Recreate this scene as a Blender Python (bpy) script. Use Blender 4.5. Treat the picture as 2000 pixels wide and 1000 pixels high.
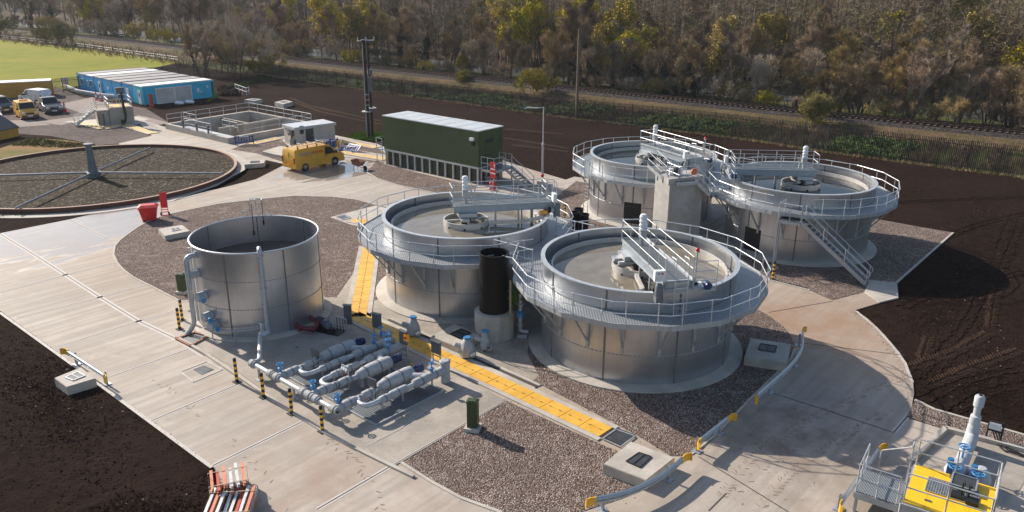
import bpy, math, random
from mathutils import Vector, Matrix, noise
random.seed(11)
for o in list(bpy.data.objects): bpy.data.objects.remove(o)
S = bpy.context.scene
COL = S.collection
R = math.radians
pi = math.pi
# ---------------------------------------------------------------- camera, world, sun, exposure
CAMH = 18.55
F_PX, PITCH, ROLL, CYP = 1572.15, 0.3405751, 0.0050549, 500.13
cam = bpy.data.objects.new('camera', bpy.data.cameras.new('camera')); COL.objects.link(cam)
cam.data.sensor_width = 36.0
cam.data.lens = F_PX * 36.0 / 2000.0
cam.data.clip_start = 0.5; cam.data.clip_end = 3000
cam.matrix_world = Matrix.Translation((0, 0, CAMH)) @ Matrix.Rotation(pi / 2 - PITCH, 4, 'X') @ Matrix.Rotation(ROLL, 4, 'Z')
S.camera = cam
SUN_EL = R(29.0)
sdir = Vector((-0.775 * math.cos(SUN_EL), 0.632 * math.cos(SUN_EL), math.sin(SUN_EL))).normalized()
W = bpy.data.worlds.new('World'); S.world = W; W.use_nodes = True
nt = W.node_tree; bg = nt.nodes['Background']
sky = nt.nodes.new('ShaderNodeTexSky'); sky.sky_type = 'NISHITA'; sky.sun_disc = False
sky.sun_elevation = SUN_EL; sky.sun_rotation = math.atan2(sdir.x, sdir.y)
sky.air_density = 1.0; sky.dust_density = 1.1; sky.ozone_density = 1.0
nt.links.new(sky.outputs[0], bg.inputs[0]); bg.inputs[1].default_value = 0.105
sun = bpy.data.objects.new('sun', bpy.data.lights.new('sun', 'SUN')); COL.objects.link(sun)
sun.data.energy = 5.0; sun.data.angle = R(0.53); sun.data.color = (1.0, 0.90, 0.785)
sun.rotation_euler = sdir.to_track_quat('Z', 'Y').to_euler(); sun.location = (-60, 60, 80)
S.view_settings.view_transform = 'Standard'; S.view_settings.look = 'None'
S.view_settings.exposure = 0.58; S.view_settings.gamma = 1.0
S.cycles.max_bounces = 6; S.cycles.transparent_max_bounces = 8
S.cycles.use_denoising = True

# ---------------------------------------------------------------- survey helpers: read a place off the photograph's plan
_sn, _cn = math.sin(PITCH), math.cos(PITCH); _cr, _sr = math.cos(ROLL), math.sin(ROLL)
def ray(u, v):
    a = u - 1000.0; b = v - CYP
    x = (_cr * a + _sr * b) / F_PX; y = (-_sr * a + _cr * b) / F_PX
    return Vector((x, _cn - _sn * y, -_sn - _cn * y))
def g(u, v, z=0.0):
    d = ray(u, v); k = (z - CAMH) / d.z
    return Vector((d.x * k, d.y * k, z))
def aty(u, v, y):
    d = ray(u, v); k = y / d.y
    return Vector((d.x * k, y, CAMH + d.z * k))
def zat(u, v, y): return aty(u, v, y).z
def g2(u, v, z=0.0): p = g(u, v, z); return (p.x, p.y)

# ---------------------------------------------------------------- materials
MT = {}
def newmat(name):
    m = bpy.data.materials.new(name); m.use_nodes = True
    t = m.node_tree; b = t.nodes['Principled BSDF']
    MT[name] = m
    return m, t, b
def N(t, typ, **kw):
    n = t.nodes.new(typ)
    for k, v in kw.items(): setattr(n, k, v)
    return n
def mixc(t, fac, a, b, blend='MIX'):
    n = N(t, 'ShaderNodeMix', data_type='RGBA', blend_type=blend)
    for sock, val in ((n.inputs[0], fac), (n.inputs[6], a), (n.inputs[7], b)):
        if hasattr(val, 'links') or isinstance(val, bpy.types.NodeSocket): t.links.new(val, sock)
        elif isinstance(val, (int, float)): sock.default_value = val
        else: sock.default_value = (*val[:3], 1)
    return n.outputs[2]
def ramp(t, fac, p0, p1, a=0.0, b=1.0):
    n = N(t, 'ShaderNodeMapRange'); t.links.new(fac, n.inputs[0])
    n.inputs[1].default_value = p0; n.inputs[2].default_value = p1; n.inputs[3].default_value = a; n.inputs[4].default_value = b
    return n.outputs[0]
def noi(t, vec, scale, detail=3.0, rough=0.55):
    n = N(t, 'ShaderNodeTexNoise'); n.inputs['Scale'].default_value = scale; n.inputs['Detail'].default_value = detail
    n.inputs['Roughness'].default_value = rough
    if vec is not None: t.links.new(vec, n.inputs['Vector'])
    return n.outputs['Fac']
def bump(t, b, h, strength, dist):
    n = N(t, 'ShaderNodeBump'); n.inputs['Strength'].default_value = strength; n.inputs['Distance'].default_value = dist
    t.links.new(h, n.inputs['Height']); t.links.new(n.outputs[0], b.inputs['Normal'])
def pos(t, world=False):
    if world: return N(t, 'ShaderNodeNewGeometry').outputs['Position']
    return N(t, 'ShaderNodeTexCoord').outputs['Object']
def mapped(t, vec, scale=(1, 1, 1), rotz=0.0):
    if rotz:
        q = N(t, 'ShaderNodeMapping'); t.links.new(vec, q.inputs[0]); q.inputs['Rotation'].default_value = (0, 0, rotz); vec = q.outputs[0]
    n = N(t, 'ShaderNodeMapping'); t.links.new(vec, n.inputs[0]); n.inputs['Scale'].default_value = scale
    return n.outputs[0]
def sc(c, k): return tuple(min(1, x * k) for x in c)
def M(name, col, rough=.6, metal=0., var=.15, scale=2.0, bmp=0., bscale=15, bdist=.02, world=False, col2=None, grain=.0, gscale=30, rvar=.1, spec=None):
    m, t, b = newmat(name)
    v = pos(t, world)
    n1 = noi(t, v, scale, 4)
    c = mixc(t, ramp(t, n1, .3, .7), sc(col, 1 - var), col2 or sc(col, 1 + var))
    if grain:
        n2 = noi(t, v, gscale, 2)
        c = mixc(t, ramp(t, n2, .35, .65), c, sc(col, 1 - grain), 'MIX') if grain > .3 else mixc(t, ramp(t, n2, .35, .65, 0, grain), c, sc(col, .5))
    t.links.new(c, b.inputs['Base Color'])
    t.links.new(ramp(t, n1, .3, .7, max(.02, rough - rvar), min(1, rough + rvar)), b.inputs['Roughness'])
    b.inputs['Metallic'].default_value = metal
    if spec is not None: b.inputs['Specular IOR Level'].default_value = spec
    if bmp: bump(t, b, noi(t, v, bscale, 4), bmp, bdist)
    return m

M('concrete_pale', (.45, .41, .355), .8, var=.20, scale=.9, bmp=.25, bscale=25, grain=.2, gscale=9)
M('concrete_grey', (.36, .315, .265), .8, var=.26, scale=.55, bmp=.25, bscale=25, grain=.25, gscale=5)
M('concrete_tower', (.37, .355, .335), .85, var=.2, scale=.7, bmp=.2, bscale=20, grain=.2, gscale=3)
M('concrete_edge', (.50, .46, .42), .8, var=.12, scale=2.0, world=True)
M('joint_dark', (.06, .05, .045), .9)
M('galv', (.43, .45, .47), .48, .55, var=.12, scale=6, rvar=.08)
M('galv_dull', (.42, .44, .46), .55, .6, var=.15, scale=5)
M('galv_light', (.52, .54, .55), .45, .5, var=.08, scale=6)
M('seam_dark', (.16, .155, .155), .6, .3)
M('yellow_cover', (.72, .40, .055), .55, var=.12, scale=1.2, bmp=.1, bscale=60, world=True, grain=.12, gscale=8)
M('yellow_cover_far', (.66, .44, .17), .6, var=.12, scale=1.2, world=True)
M('yellow_bright', (.86, .50, .01), .5, var=.06, scale=3, bmp=.1, bscale=60)
M('yellow_cap', (.80, .42, .02), .45, var=.1, scale=4)
M('van_yellow', (.66, .35, .04), .32, var=.05, scale=2)
M('container_yellow', (.50, .25, .03), .5, var=.12, scale=.8)
M('black_plastic', (.005, .005, .006), .55, var=.2, scale=2, spec=.25)
M('black_matt', (.012, .012, .013), .7)
M('dark_grey', (.045, .05, .055), .5, var=.2)
M('panel_grey', (.10, .11, .12), .45, .2)
M('blue_paint', (.03, .14, .36), .4, var=.15, scale=5)
M('blue_valve', (.05, .22, .45), .4, var=.15, scale=5)
M('navy_motor', (.012, .03, .10), .4, var=.2, scale=6)
M('red_paint', (.62, .018, .018), .42, var=.1, scale=3)
M('red_pipe', (.16, .012, .018), .4, var=.2, scale=6)
M('green_kiosk', (.036, .060, .019), .45, var=.12, scale=1.0)
M('green_panel', (.035, .042, .022), .55, var=.15, scale=.6)
M('green_box', (.035, .06, .018), .45, var=.25, scale=4)
M('roof_grey', (.52, .54, .55), .5, .2, var=.08, scale=1.5)
M('white_paint', (.78, .78, .76), .5, var=.06, scale=2)
M('white_plastic', (.74, .76, .78), .4, var=.05, scale=3)
M('jacket_grey', (.36, .37, .38), .75, var=.12, scale=5, bmp=.5, bscale=9, bdist=.04)
M('jacket_white', (.44, .455, .48), .65, var=.1, scale=5, bmp=.4, bscale=8, bdist=.04)
M('jacket_strap', (.17, .18, .19), .8)
M('render_wall', (.50, .45, .385), .85, var=.15, scale=.9, bmp=.2, bscale=18, grain=.2, gscale=3)
M('door_green', (.035, .045, .045), .5)
M('glass_dark', (.02, .028, .03), .08, var=.2)
M('tyre', (.015, .015, .016), .85)
M('rim_grey', (.45, .46, .48), .35, .7)
M('pickup_grey', (.10, .125, .13), .3, .4, var=.1)
M('silver_paint', (.55, .57, .62), .3, .3, var=.06)
M('white_car', (.8, .8, .8), .3, var=.04)
M('plate_white', (.75, .75, .72), .5)
M('lamp_red', (.35, .01, .01), .25)
M('lamp_clear', (.6, .62, .62), .15)
M('plastic_orange', (.62, .13, .04), .5, var=.1)
M('cabin_blue', (.006, .29, .60), .5, var=.12, scale=.8)
M('cabin_cyan', (.015, .40, .58), .5, var=.12, scale=.8)
M('boarding', (.48, .45, .43), .7, var=.2, scale=.8)
M('dried_mud', (.235, .165, .12), .9, var=.2, scale=2)
M('tuft_green', (.13, .21, .025), .9, var=.3, scale=.8, world=True, spec=.1)
M('cabin_roof', (.27, .255, .25), .6, var=.22, scale=.9)
M('cabin_roof_white', (.78, .78, .78), .5, var=.1, scale=.9)
M('cabin_trim', (.62, .66, .68), .5)
M('timber_dark', (.03, .022, .02), .85, var=.3, scale=4)
M('timber_pole', (.17, .125, .08), .85, var=.2, scale=3)
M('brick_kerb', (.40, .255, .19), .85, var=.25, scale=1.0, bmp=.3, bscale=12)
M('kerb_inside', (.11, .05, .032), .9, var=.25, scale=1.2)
M('steel_arm', (.36, .36, .38), .5, .4, var=.15)
M('pillar_grey', (.14, .16, .18), .5, .3, var=.2)
M('rust_frame', (.30, .13, .08), .8, var=.2, scale=4)
M('orange_beam', (.62, .20, .11), .6, var=.15, scale=3)
M('orange_red', (.45, .05, .02), .6, var=.15, scale=3)
M('timber_pale', (.45, .36, .24), .8, var=.2, scale=5)
M('rail_rust', (.065, .032, .022), .7, .3, var=.2)
M('sleeper', (.10, .08, .065), .9, var=.2)
M('fence_black', (.016, .02, .018), .55)
M('barrier_blue', (.02, .05, .22), .5, var=.15)
M('hose_black', (.01, .01, .01), .6)
M('sign_red', (.6, .03, .02), .5)
M('girder_steel', (.30, .345, .385), .5, .35, var=.1, scale=3)
M('sludge', (.115, .080, .062), .75, var=.35, scale=.7, bmp=.3, bscale=6)
M('lens_amber', (.9, .35, .02), .3)
M('steel_trough', (.55, .53, .50), .4, .3, var=.12, scale=3)
M('paint_letter_red', (.55, .06, .02), .5)
M('paint_letter_grey', (.34, .33, .36), .5)

def tank_steel():
    m, t, b = newmat('tank_steel')
    v = pos(t); n1 = noi(t, v, .8, 3); n2 = noi(t, mapped(t, v, (9, 9, .35)), 1.0, 3)
    c = mixc(t, ramp(t, n1, .3, .7), (.46, .48, .515), (.56, .575, .605))
    c = mixc(t, ramp(t, n2, .35, .75, 0, .22), c, (.36, .36, .37))
    t.links.new(c, b.inputs['Base Color']); b.inputs['Metallic'].default_value = .9
    t.links.new(ramp(t, n2, .3, .7, .33, .42), b.inputs['Roughness'])
    b.inputs['Anisotropic'].default_value = .45
    tg = N(t, 'ShaderNodeTangent', direction_type='RADIAL', axis='Z'); t.links.new(tg.outputs[0], b.inputs['Tangent'])
    bump(t, b, n2, .04, .02)
tank_steel()
def water(name, col, rough, bs):
    m, t, b = newmat(name); v = pos(t)
    n = noi(t, v, 1.2, 3)
    t.links.new(mixc(t, ramp(t, n, .35, .65), sc(col, .85), sc(col, 1.1)), b.inputs['Base Color'])
    b.inputs['Roughness'].default_value = rough; b.inputs['IOR'].default_value = 1.33
    bump(t, b, noi(t, mapped(t, v, (2.5, 6, 1)), 1.0, 3), bs, .03)
water('sludge_water', (.20, .175, .135), .03, .05)
water('dark_water', (.022, .02, .016), .03, .03); MT['dark_water'].node_tree.nodes['Principled BSDF'].inputs['Specular IOR Level'].default_value = .32
water('river_water', (.10, .105, .105), .15, .6)
def grating(name, c0, c1, scale, direction='X'):
    m, t, b = newmat(name); v = pos(t)
    w = N(t, 'ShaderNodeTexWave', wave_type='BANDS', bands_direction=direction); w.inputs['Scale'].default_value = scale; w.inputs['Distortion'].default_value = 0
    t.links.new(v, w.inputs[0])
    f = ramp(t, w.outputs['Fac'], .35, .75)
    c = mixc(t, f, c0, c1); c = mixc(t, ramp(t, noi(t, v, 1.0), .3, .7, 0, .25), c, sc(c0, .8))
    t.links.new(c, b.inputs['Base Color']); b.inputs['Metallic'].default_value = .55; b.inputs['Roughness'].default_value = .5
    bump(t, b, f, .35, .02)
grating('grating_deck', (.24, .255, .265), (.38, .40, .415), 2.6)
grating('grating_fine', (.12, .13, .135), (.26, .275, .285), 3.2)
grating('grating_step', (.17, .18, .19), (.38, .40, .41), 3.4)

grating('grating_dark', (.09, .10, .11), (.27, .29, .31), 2.6)
def road():
    m, t, b = newmat('road_concrete'); v = pos(t, True)
    along = mapped(t, v, (.10, 2.2, 1), R(-48.7))      # broom streaks run across the road
    s1 = noi(t, along, 1.0, 5, .6)
    st = noi(t, v, .16, 5, .6); fine = noi(t, v, 1.1, 5, .65); big = noi(t, v, .05, 3, .5)
    c = mixc(t, ramp(t, st, .35, .68), (.36, .305, .25), (.49, .43, .37))
    c = mixc(t, ramp(t, s1, .38, .66, 0, .75), c, (.29, .255, .215))
    c = mixc(t, ramp(t, fine, .5, .8, 0, .35), c, (.25, .20, .155))
    c = mixc(t, ramp(t, fine, .3, .45, .35, 0), c, (.52, .465, .40))
    c = mixc(t, ramp(t, big, .52, .62, 0, .45), c, (.33, .235, .16))       # muddy film
    def near_mask(px, r0, r1):
        q = N(t, 'ShaderNodeVectorMath', operation='DISTANCE'); t.links.new(v, q.inputs[0]); q.inputs[1].default_value = g(*px); return ramp(t, q.outputs['Value'], r0, r1, 1, 0)
    def mul(a, b_):
        q = N(t, 'ShaderNodeMath', operation='MULTIPLY'); t.links.new(a, q.inputs[0]); t.links.new(b_, q.inputs[1]); return q.outputs[0]
    dirt = noi(t, v, .5, 6, .68)
    c = mixc(t, mul(near_mask((1580, 640), 2, 8.5), ramp(t, dirt, .3, .6, .35, .95)), c, (.30, .195, .125))     # tracked-in earth on the far bend
    c = mixc(t, mul(near_mask((1560, 850), 1.5, 6.5), ramp(t, dirt, .38, .62, .15, .9)), c, (.205, .155, .12))
    c = mixc(t, mul(near_mask((640, 960), 1, 7), ramp(t, dirt, .42, .62, 0, .55)), c, (.30, .205, .15))
    c = mixc(t, mul(near_mask((200, 580), 2, 9), ramp(t, s1, .35, .6, 0, .5)), c, (.25, .22, .19))
    speck = noi(t, v, 4.5, 3, .7)
    c = mixc(t, mul(near_mask((1500, 880), 3, 9), ramp(t, speck, .64, .70, 0, .8)), c, (.07, .045, .032))
    # damp areas
    sx = N(t, 'ShaderNodeSeparateXYZ'); t.links.new(v, sx.inputs[0])
    wet_n = noi(t, mapped(t, v, (.12, .6, 1), R(-48.7)), 1.0, 4, .6)
    vm = N(t, 'ShaderNodeVectorMath', operation='DISTANCE'); t.links.new(v, vm.inputs[0]); p = g(75, 440); vm.inputs[1].default_value = p
    near = ramp(t, vm.outputs['Value'], 6, 16, .30, -.25)
    vm2 = N(t, 'ShaderNodeVectorMath', operation='DISTANCE'); t.links.new(v, vm2.inputs[0]); vm2.inputs[1].default_value = g(640, 335)
    near2 = ramp(t, vm2.outputs['Value'], 3, 8, .30, -.25)
    mx = N(t, 'ShaderNodeMath', operation='MAXIMUM'); t.links.new(near, mx.inputs[0]); t.links.new(near2, mx.inputs[1])
    ad = N(t, 'ShaderNodeMath', operation='ADD'); t.links.new(wet_n, ad.inputs[0]); t.links.new(mx.outputs[0], ad.inputs[1])
    wet = ramp(t, ad.outputs[0], .60, .68)
    c = mixc(t, wet, c, mixc(t, .35, c, (.2, .185, .17)))
    t.links.new(c, b.inputs['Base Color'])
    ro = N(t, 'ShaderNodeMix', data_type='FLOAT'); t.links.new(wet, ro.inputs[0]); ro.inputs[2].default_value = .78; ro.inputs[3].default_value = .12
    t.links.new(ro.outputs[0], b.inputs['Roughness'])
    io = N(t, 'ShaderNodeMix', data_type='FLOAT'); t.links.new(wet, io.inputs[0]); io.inputs[2].default_value = 1.45; io.inputs[3].default_value = 1.75; t.links.new(io.outputs[0], b.inputs['IOR'])
    bump(t, b, s1, .10, .02)
road()
def gravel(name, cols, scale, bs=.9):
    m, t, b = newmat(name); v = pos(t, True)
    vo = N(t, 'ShaderNodeTexVoronoi'); vo.inputs['Scale'].default_value = scale; t.links.new(v, vo.inputs['Vector'])
    sp = N(t, 'ShaderNodeSeparateColor'); t.links.new(vo.outputs['Color'], sp.inputs[0])
    c = mixc(t, ramp(t, sp.outputs[0], .15, .85), cols[0], cols[1])
    c = mixc(t, ramp(t, sp.outputs[1], .72, .82), c, cols[2])
    c = mixc(t, ramp(t, sp.outputs[2], .70, .85), c, cols[3])
    c = mixc(t, ramp(t, vo.outputs['Distance'], .25, .75, 0, .8), c, sc(cols[0], .35))
    c = mixc(t, ramp(t, noi(t, v, .35, 5, .65), .35, .7, 0, .5), c, sc(cols[0], .75)); c = mixc(t, ramp(t, noi(t, v, 1.3, 4, .65), .55, .75, 0, .35), c, cols[2])
    t.links.new(c, b.inputs['Base Color']); b.inputs['Roughness'].default_value = .9; b.inputs['Specular IOR Level'].default_value = .08
    inv = ramp(t, vo.outputs['Distance'], 0, .9, 1, 0)
    bump(t, b, inv, bs, .07)
gravel('gravel_mat', ((.145, .108, .09), (.42, .335, .295), (.64, .55, .49), (.29, .18, .135)), 17.0)
gravel('filter_media', ((.022, .017, .011), (.075, .058, .036), (.24, .21, .165), (.075, .05, .02)), 5.5)
gravel('ballast_mat', ((.045, .038, .037), (.10, .088, .084), (.15, .135, .13), (.075, .05, .04)), 6.0)
def soil(name, c0, c1, stone, strength=1.0):
    m, t, b = newmat(name); v = pos(t, True)
    n1 = noi(t, v, 1.6, 6, .7); n2 = noi(t, v, 7.0, 4, .7); n3 = noi(t, v, .12, 3)
    c = mixc(t, ramp(t, n1, .3, .72), c0, c1)
    c = mixc(t, ramp(t, n3, .4, .7, 0, .5), c, sc(c1, 1.15))
    c = mixc(t, ramp(t, n2, .62, .75, 0, .75), c, sc(c1, 1.5))
    vo = N(t, 'ShaderNodeTexVoronoi'); vo.inputs['Scale'].default_value = 2.2; t.links.new(v, vo.inputs['Vector'])
    sp = N(t, 'ShaderNodeSeparateColor'); t.links.new(vo.outputs['Color'], sp.inputs[0])
    near = ramp(t, vo.outputs['Distance'], .10, .16, 1, 0); keep = ramp(t, sp.outputs[0], .95, .97)
    mu = N(t, 'ShaderNodeMath', operation='MULTIPLY'); t.links.new(near, mu.inputs[0]); t.links.new(keep, mu.inputs[1])
    c = mixc(t, mu.outputs[0], c, stone)
    t.links.new(c, b.inputs['Base Color']); b.inputs['Roughness'].default_value = .95; b.inputs['Specular IOR Level'].default_value = .03
    h = N(t, 'ShaderNodeMath', operation='ADD'); t.links.new(n1, h.inputs[0]); t.links.new(n2, h.inputs[1])
    bump(t, b, h.outputs[0], strength, .22)
soil('topsoil', (.0115, .0066, .0050), (.037, .022, .0165), (.20, .155, .125))
soil('soil_track', (.038, .022, .015), (.07, .045, .033), (.2, .16, .13), .6)
soil('yard_mud', (.075, .06, .054), (.20, .168, .15), (.3, .27, .25), .4)
soil('yard_pale', (.26, .22, .19), (.36, .31, .28), (.4, .36, .34), .2)
soil('clod', (.011, .0063, .0048), (.034, .0205, .0155), (.2, .16, .13), .6)
M('pebble', (.24, .20, .17), .85, var=.35, scale=.7, world=True)
def ground_cover(name, cols, scale, strength):
    m, t, b = newmat(name); v = pos(t, True)
    n1 = noi(t, v, scale, 5, .65); n2 = noi(t, v, scale * 6, 3, .7); n3 = noi(t, v, scale * .18, 3)
    c = mixc(t, ramp(t, n1, .35, .65), cols[0], cols[1]); c = mixc(t, ramp(t, n2, .5, .7), c, cols[2])
    c = mixc(t, ramp(t, n3, .45, .62), c, mixc(t, .6, c, cols[3]))
    t.links.new(c, b.inputs['Base Color']); b.inputs['Roughness'].default_value = .95; b.inputs['Specular IOR Level'].default_value = .1
    bump(t, b, n2, strength, .3)
ground_cover('meadow', ((.155, .18, .008), (.225, .22, .010), (.185, .20, .009), (.25, .22, .02)), .25, .5)
ground_cover('scrub_ground', ((.040, .060, .013), (.085, .080, .030), (.06, .10, .02), (.13, .10, .055)), .35, .8)
ground_cover('dry_grass_ground', ((.095, .07, .038), (.165, .11, .062), (.075, .07, .022), (.06, .065, .018)), .5, .8)
ground_cover('rough_grass', ((.12, .13, .03), (.20, .16, .06), (.28, .15, .08), (.33, .16, .08)), .5, .6)
ground_cover('wood_floor', ((.055, .042, .028), (.10, .07, .04), (.045, .055, .015), (.13, .07, .035)), .2, .8)
M('grass_green', (.075, .13, .018), .9, var=.35, scale=.4, world=True, spec=.1)
M('leaf_scrub', (.058, .088, .018), .85, var=.45, scale=.3, world=True, spec=.2)
M('straw', (.40, .28, .155), .9, var=.3, scale=.4, world=True, spec=.1)
M('bramble', (.10, .065, .05), .9, var=.35, scale=.5, world=True, spec=.1)
M('twig_brown', (.29, .215, .13), .9, var=.35, scale=.25, world=True, spec=.1)
M('far_twig', (.155, .115, .068), .9, var=.35, scale=.2, world=True, spec=.1)
M('far_twig_olive', (.165, .135, .055), .9, var=.35, scale=.2, world=True, spec=.1)
M('far_twig_grey', (.155, .13, .09), .9, var=.35, scale=.2, world=True, spec=.1)
M('twig_grey', (.32, .265, .19), .9, var=.3, scale=.25, world=True, spec=.1)
M('twig_olive', (.32, .255, .085), .9, var=.35, scale=.25, world=True, spec=.1)
M('bark_dark', (.085, .066, .052), .95, var=.3, scale=1.5, world=True, spec=.1)
M('bark_mid', (.19, .155, .125), .9, var=.3, scale=1.5, world=True, spec=.1)
M('bark_pale', (.34, .30, .27), .85, var=.35, scale=1.5, world=True)
M('bud_yellow', (.40, .31, .04), .8, var=.35, scale=.3, world=True, spec=.2)
M('ivy_leaf', (.014, .028, .008), .6, var=.4, scale=.6, world=True)
M('bush_leaf', (.15, .15, .03), .85, var=.35, scale=.5, world=True, spec=.15)

def twigvar(name):
    m = MT[name]; t = m.node_tree; b = t.nodes['Principled BSDF']; src = b.inputs['Base Color'].links[0].from_socket
    oi = N(t, 'ShaderNodeObjectInfo'); hs = N(t, 'ShaderNodeHueSaturation'); t.links.new(src, hs.inputs['Color'])
    t.links.new(ramp(t, oi.outputs['Random'], 0, 1, .62, 1.35), hs.inputs['Value'])
    w = N(t, 'ShaderNodeMath', operation='FRACT'); mm = N(t, 'ShaderNodeMath', operation='MULTIPLY'); mm.inputs[1].default_value = 7.31; t.links.new(oi.outputs['Random'], mm.inputs[0]); t.links.new(mm.outputs[0], w.inputs[0])
    t.links.new(ramp(t, w.outputs[0], 0, 1, .485, .515), hs.inputs['Hue']); t.links.new(ramp(t, w.outputs[0], 0, 1, .8, 1.25), hs.inputs['Saturation'])
    t.links.new(hs.outputs[0], b.inputs['Base Color'])
for n_ in ('twig_brown', 'twig_grey', 'twig_olive', 'bud_yellow'): twigvar(n_)


def haze_mat():
    m = bpy.data.materials.new('haze'); m.use_nodes = True; t = m.node_tree; MT['haze'] = m
    for n in list(t.nodes):
        if n.type == 'BSDF_PRINCIPLED': t.nodes.remove(n)
    v = t.nodes.new('ShaderNodeVolumePrincipled'); v.inputs['Color'].default_value = (.86, .90, 1, 1); v.inputs['Density'].default_value = .00013; v.inputs['Anisotropy'].default_value = .2
    t.links.new(v.outputs[0], t.nodes['Material Output'].inputs['Volume'])
haze_mat()

# ---------------------------------------------------------------- mesh builder
class MB:
    def __init__(s): s.v = []; s.f = []; s.m = []; s.s = []
    def add(s, vs, fs, mi=0, sm=False):
        o = len(s.v); s.v.extend(tuple(v) for v in vs)
        for f in fs: s.f.append(tuple(i + o for i in f)); s.m.append(mi); s.s.append(sm)
    def box(s, c, d, rz=0., mi=0, mat=None):
        x, y, z = d[0] / 2, d[1] / 2, d[2] / 2
        vs = [Vector(p) for p in ((-x, -y, -z), (x, -y, -z), (x, y, -z), (-x, y, -z), (-x, -y, z), (x, -y, z), (x, y, z), (-x, y, z))]
        Mx = Matrix.Translation(c) @ (mat.to_4x4() if mat else Matrix.Rotation(rz, 4, 'Z'))
        s.add([Mx @ p for p in vs], ((0, 3, 2, 1), (4, 5, 6, 7), (0, 1, 5, 4), (1, 2, 6, 5), (2, 3, 7, 6), (3, 0, 4, 7)), mi)
    def bar(s, p0, p1, w, h, mi=0, up=(0, 0, 1)):
        p0 = Vector(p0); p1 = Vector(p1); d = p1 - p0; L = d.length
        if L < 1e-6: return
        d /= L; u = Vector(up)
        if abs(d.dot(u)) > .98: u = Vector((0, 1, 0)) if abs(d.y) < .9 else Vector((1, 0, 0))
        sd = u.cross(d).normalized(); u = d.cross(sd)
        s.box((p0 + p1) / 2, (L, w, h), mi=mi, mat=Matrix((d, sd, u)).transposed())
    def tube(s, pts, r, n=8, mi=0, closed=False, caps=True, sm=True, r1=None):
        pts = [Vector(p) for p in pts]; k = len(pts)
        if k < 2: return
        rings = []; prev = None
        for i, p in enumerate(pts):
            a = pts[i - 1] if (i > 0 or closed) else p; b = pts[(i + 1) % k] if (i < k - 1 or closed) else p
            d1 = (p - a); d2 = (b - p)
            d1 = d1.normalized() if d1.length > 1e-9 else None; d2 = d2.normalized() if d2.length > 1e-9 else None
            d = (d1 or d2) if not (d1 and d2) else (d1 + d2)
            if d.length < 1e-6: d = d1
            d = d.normalized()
            if prev is None:
                up = Vector((0, 0, 1)) if abs(d.z) < .9 else Vector((1, 0, 0)); x = up.cross(d).normalized()
            else:
                x = prev - d * prev.dot(d); x = x.normalized() if x.length > 1e-6 else Vector((1, 0, 0)).cross(d).normalized()
            prev = x; y = d.cross(x)
            rr = r if r1 is None else r + (r1 - r) * i / (k - 1)
            f = 1.0
            if d1 and d2:
                cs = max(.5, math.sqrt(max(0, (1 + d1.dot(d2)) / 2))); f = 1 / cs
            rings.append([p + (x * math.cos(2 * pi * j / n) + y * math.sin(2 * pi * j / n)) * rr * (1 if f == 1 else 1) for j in range(n)])
        vs = [q for rg in rings for q in rg]; fs = []
        for i in range(k if closed else k - 1):
            a = i * n; b = ((i + 1) % k) * n
            for j in range(n): fs.append((a + j, a + (j + 1) % n, b + (j + 1) % n, b + j))
        if caps and not closed:
            fs.append(tuple(range(n - 1, -1, -1))); fs.append(tuple((k - 1) * n + j for j in range(n)))
        s.add(vs, fs, mi, sm)
    def cyl(s, p0, p1, r0, r1=None, n=16, mi=0): s.tube([p0, p1], r0, n, mi, r1=r0 if r1 is None else r1)
    def lathe(s, prof, n=32, c=(0, 0, 0), mi=0, sm=True, a0=0., a1=2 * pi, axis=None):
        full = abs(a1 - a0 - 2 * pi) < 1e-6; k = n if full else n + 1; vs = []; fs = []
        for j in range(k):
            a = a0 + (a1 - a0) * j / n
            for r, z in prof: vs.append(Vector((r * math.cos(a), r * math.sin(a), z)))
        if axis is not None:
            q = Vector((0, 0, 1)).rotation_difference(Vector(axis).normalized()).to_matrix(); vs = [q @ v for v in vs]
        vs = [v + Vector(c) for v in vs]; m = len(prof)
        for j in range(n):
            a = j * m; b = ((j + 1) % k) * m
            for i in range(m - 1): fs.append((a + i, b + i, b + i + 1, a + i + 1))
        s.add(vs, fs, mi, sm)
    def disc(s, c, r, n=48, mi=0): s.add([(c[0] + r * math.cos(2 * pi * j / n), c[1] + r * math.sin(2 * pi * j / n), c[2]) for j in range(n)], [tuple(range(n))], mi)
    def prism(s, poly, z0, z1, mi=0, top_mi=None):
        n = len(poly); A = sum(poly[i][0] * poly[(i + 1) % n][1] - poly[(i + 1) % n][0] * poly[i][1] for i in range(n))
        if A < 0: poly = poly[::-1]
        s.add([(x, y, z1) for x, y in poly], [tuple(range(n))], mi if top_mi is None else top_mi)
        s.add([(x, y, z0) for x, y in poly] + [(x, y, z1) for x, y in poly], [(i, (i + 1) % n, n + (i + 1) % n, n + i) for i in range(n)], mi)
        s.add([(x, y, z0) for x, y in poly], [tuple(range(n - 1, -1, -1))], mi)
    def sheet(s, poly, z, mi=0):
        n = len(poly); A = sum(poly[i][0] * poly[(i + 1) % n][1] - poly[(i + 1) % n][0] * poly[i][1] for i in range(n))
        if A < 0: poly = poly[::-1]
        s.add([(x, y, z) for x, y in poly], [tuple(range(n))], mi)
    def ball(s, c, r, n=10, mi=0, sq=1.0):
        s.lathe([(r * math.sin(pi * i / 6), -r * sq * math.cos(pi * i / 6)) for i in range(7)], n, c, mi)
    def quad(s, c, u, w, mi=0): c = Vector(c); s.add([c - u - w, c + u - w, c + u + w, c - u + w], [(0, 1, 2, 3)], mi)
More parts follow.
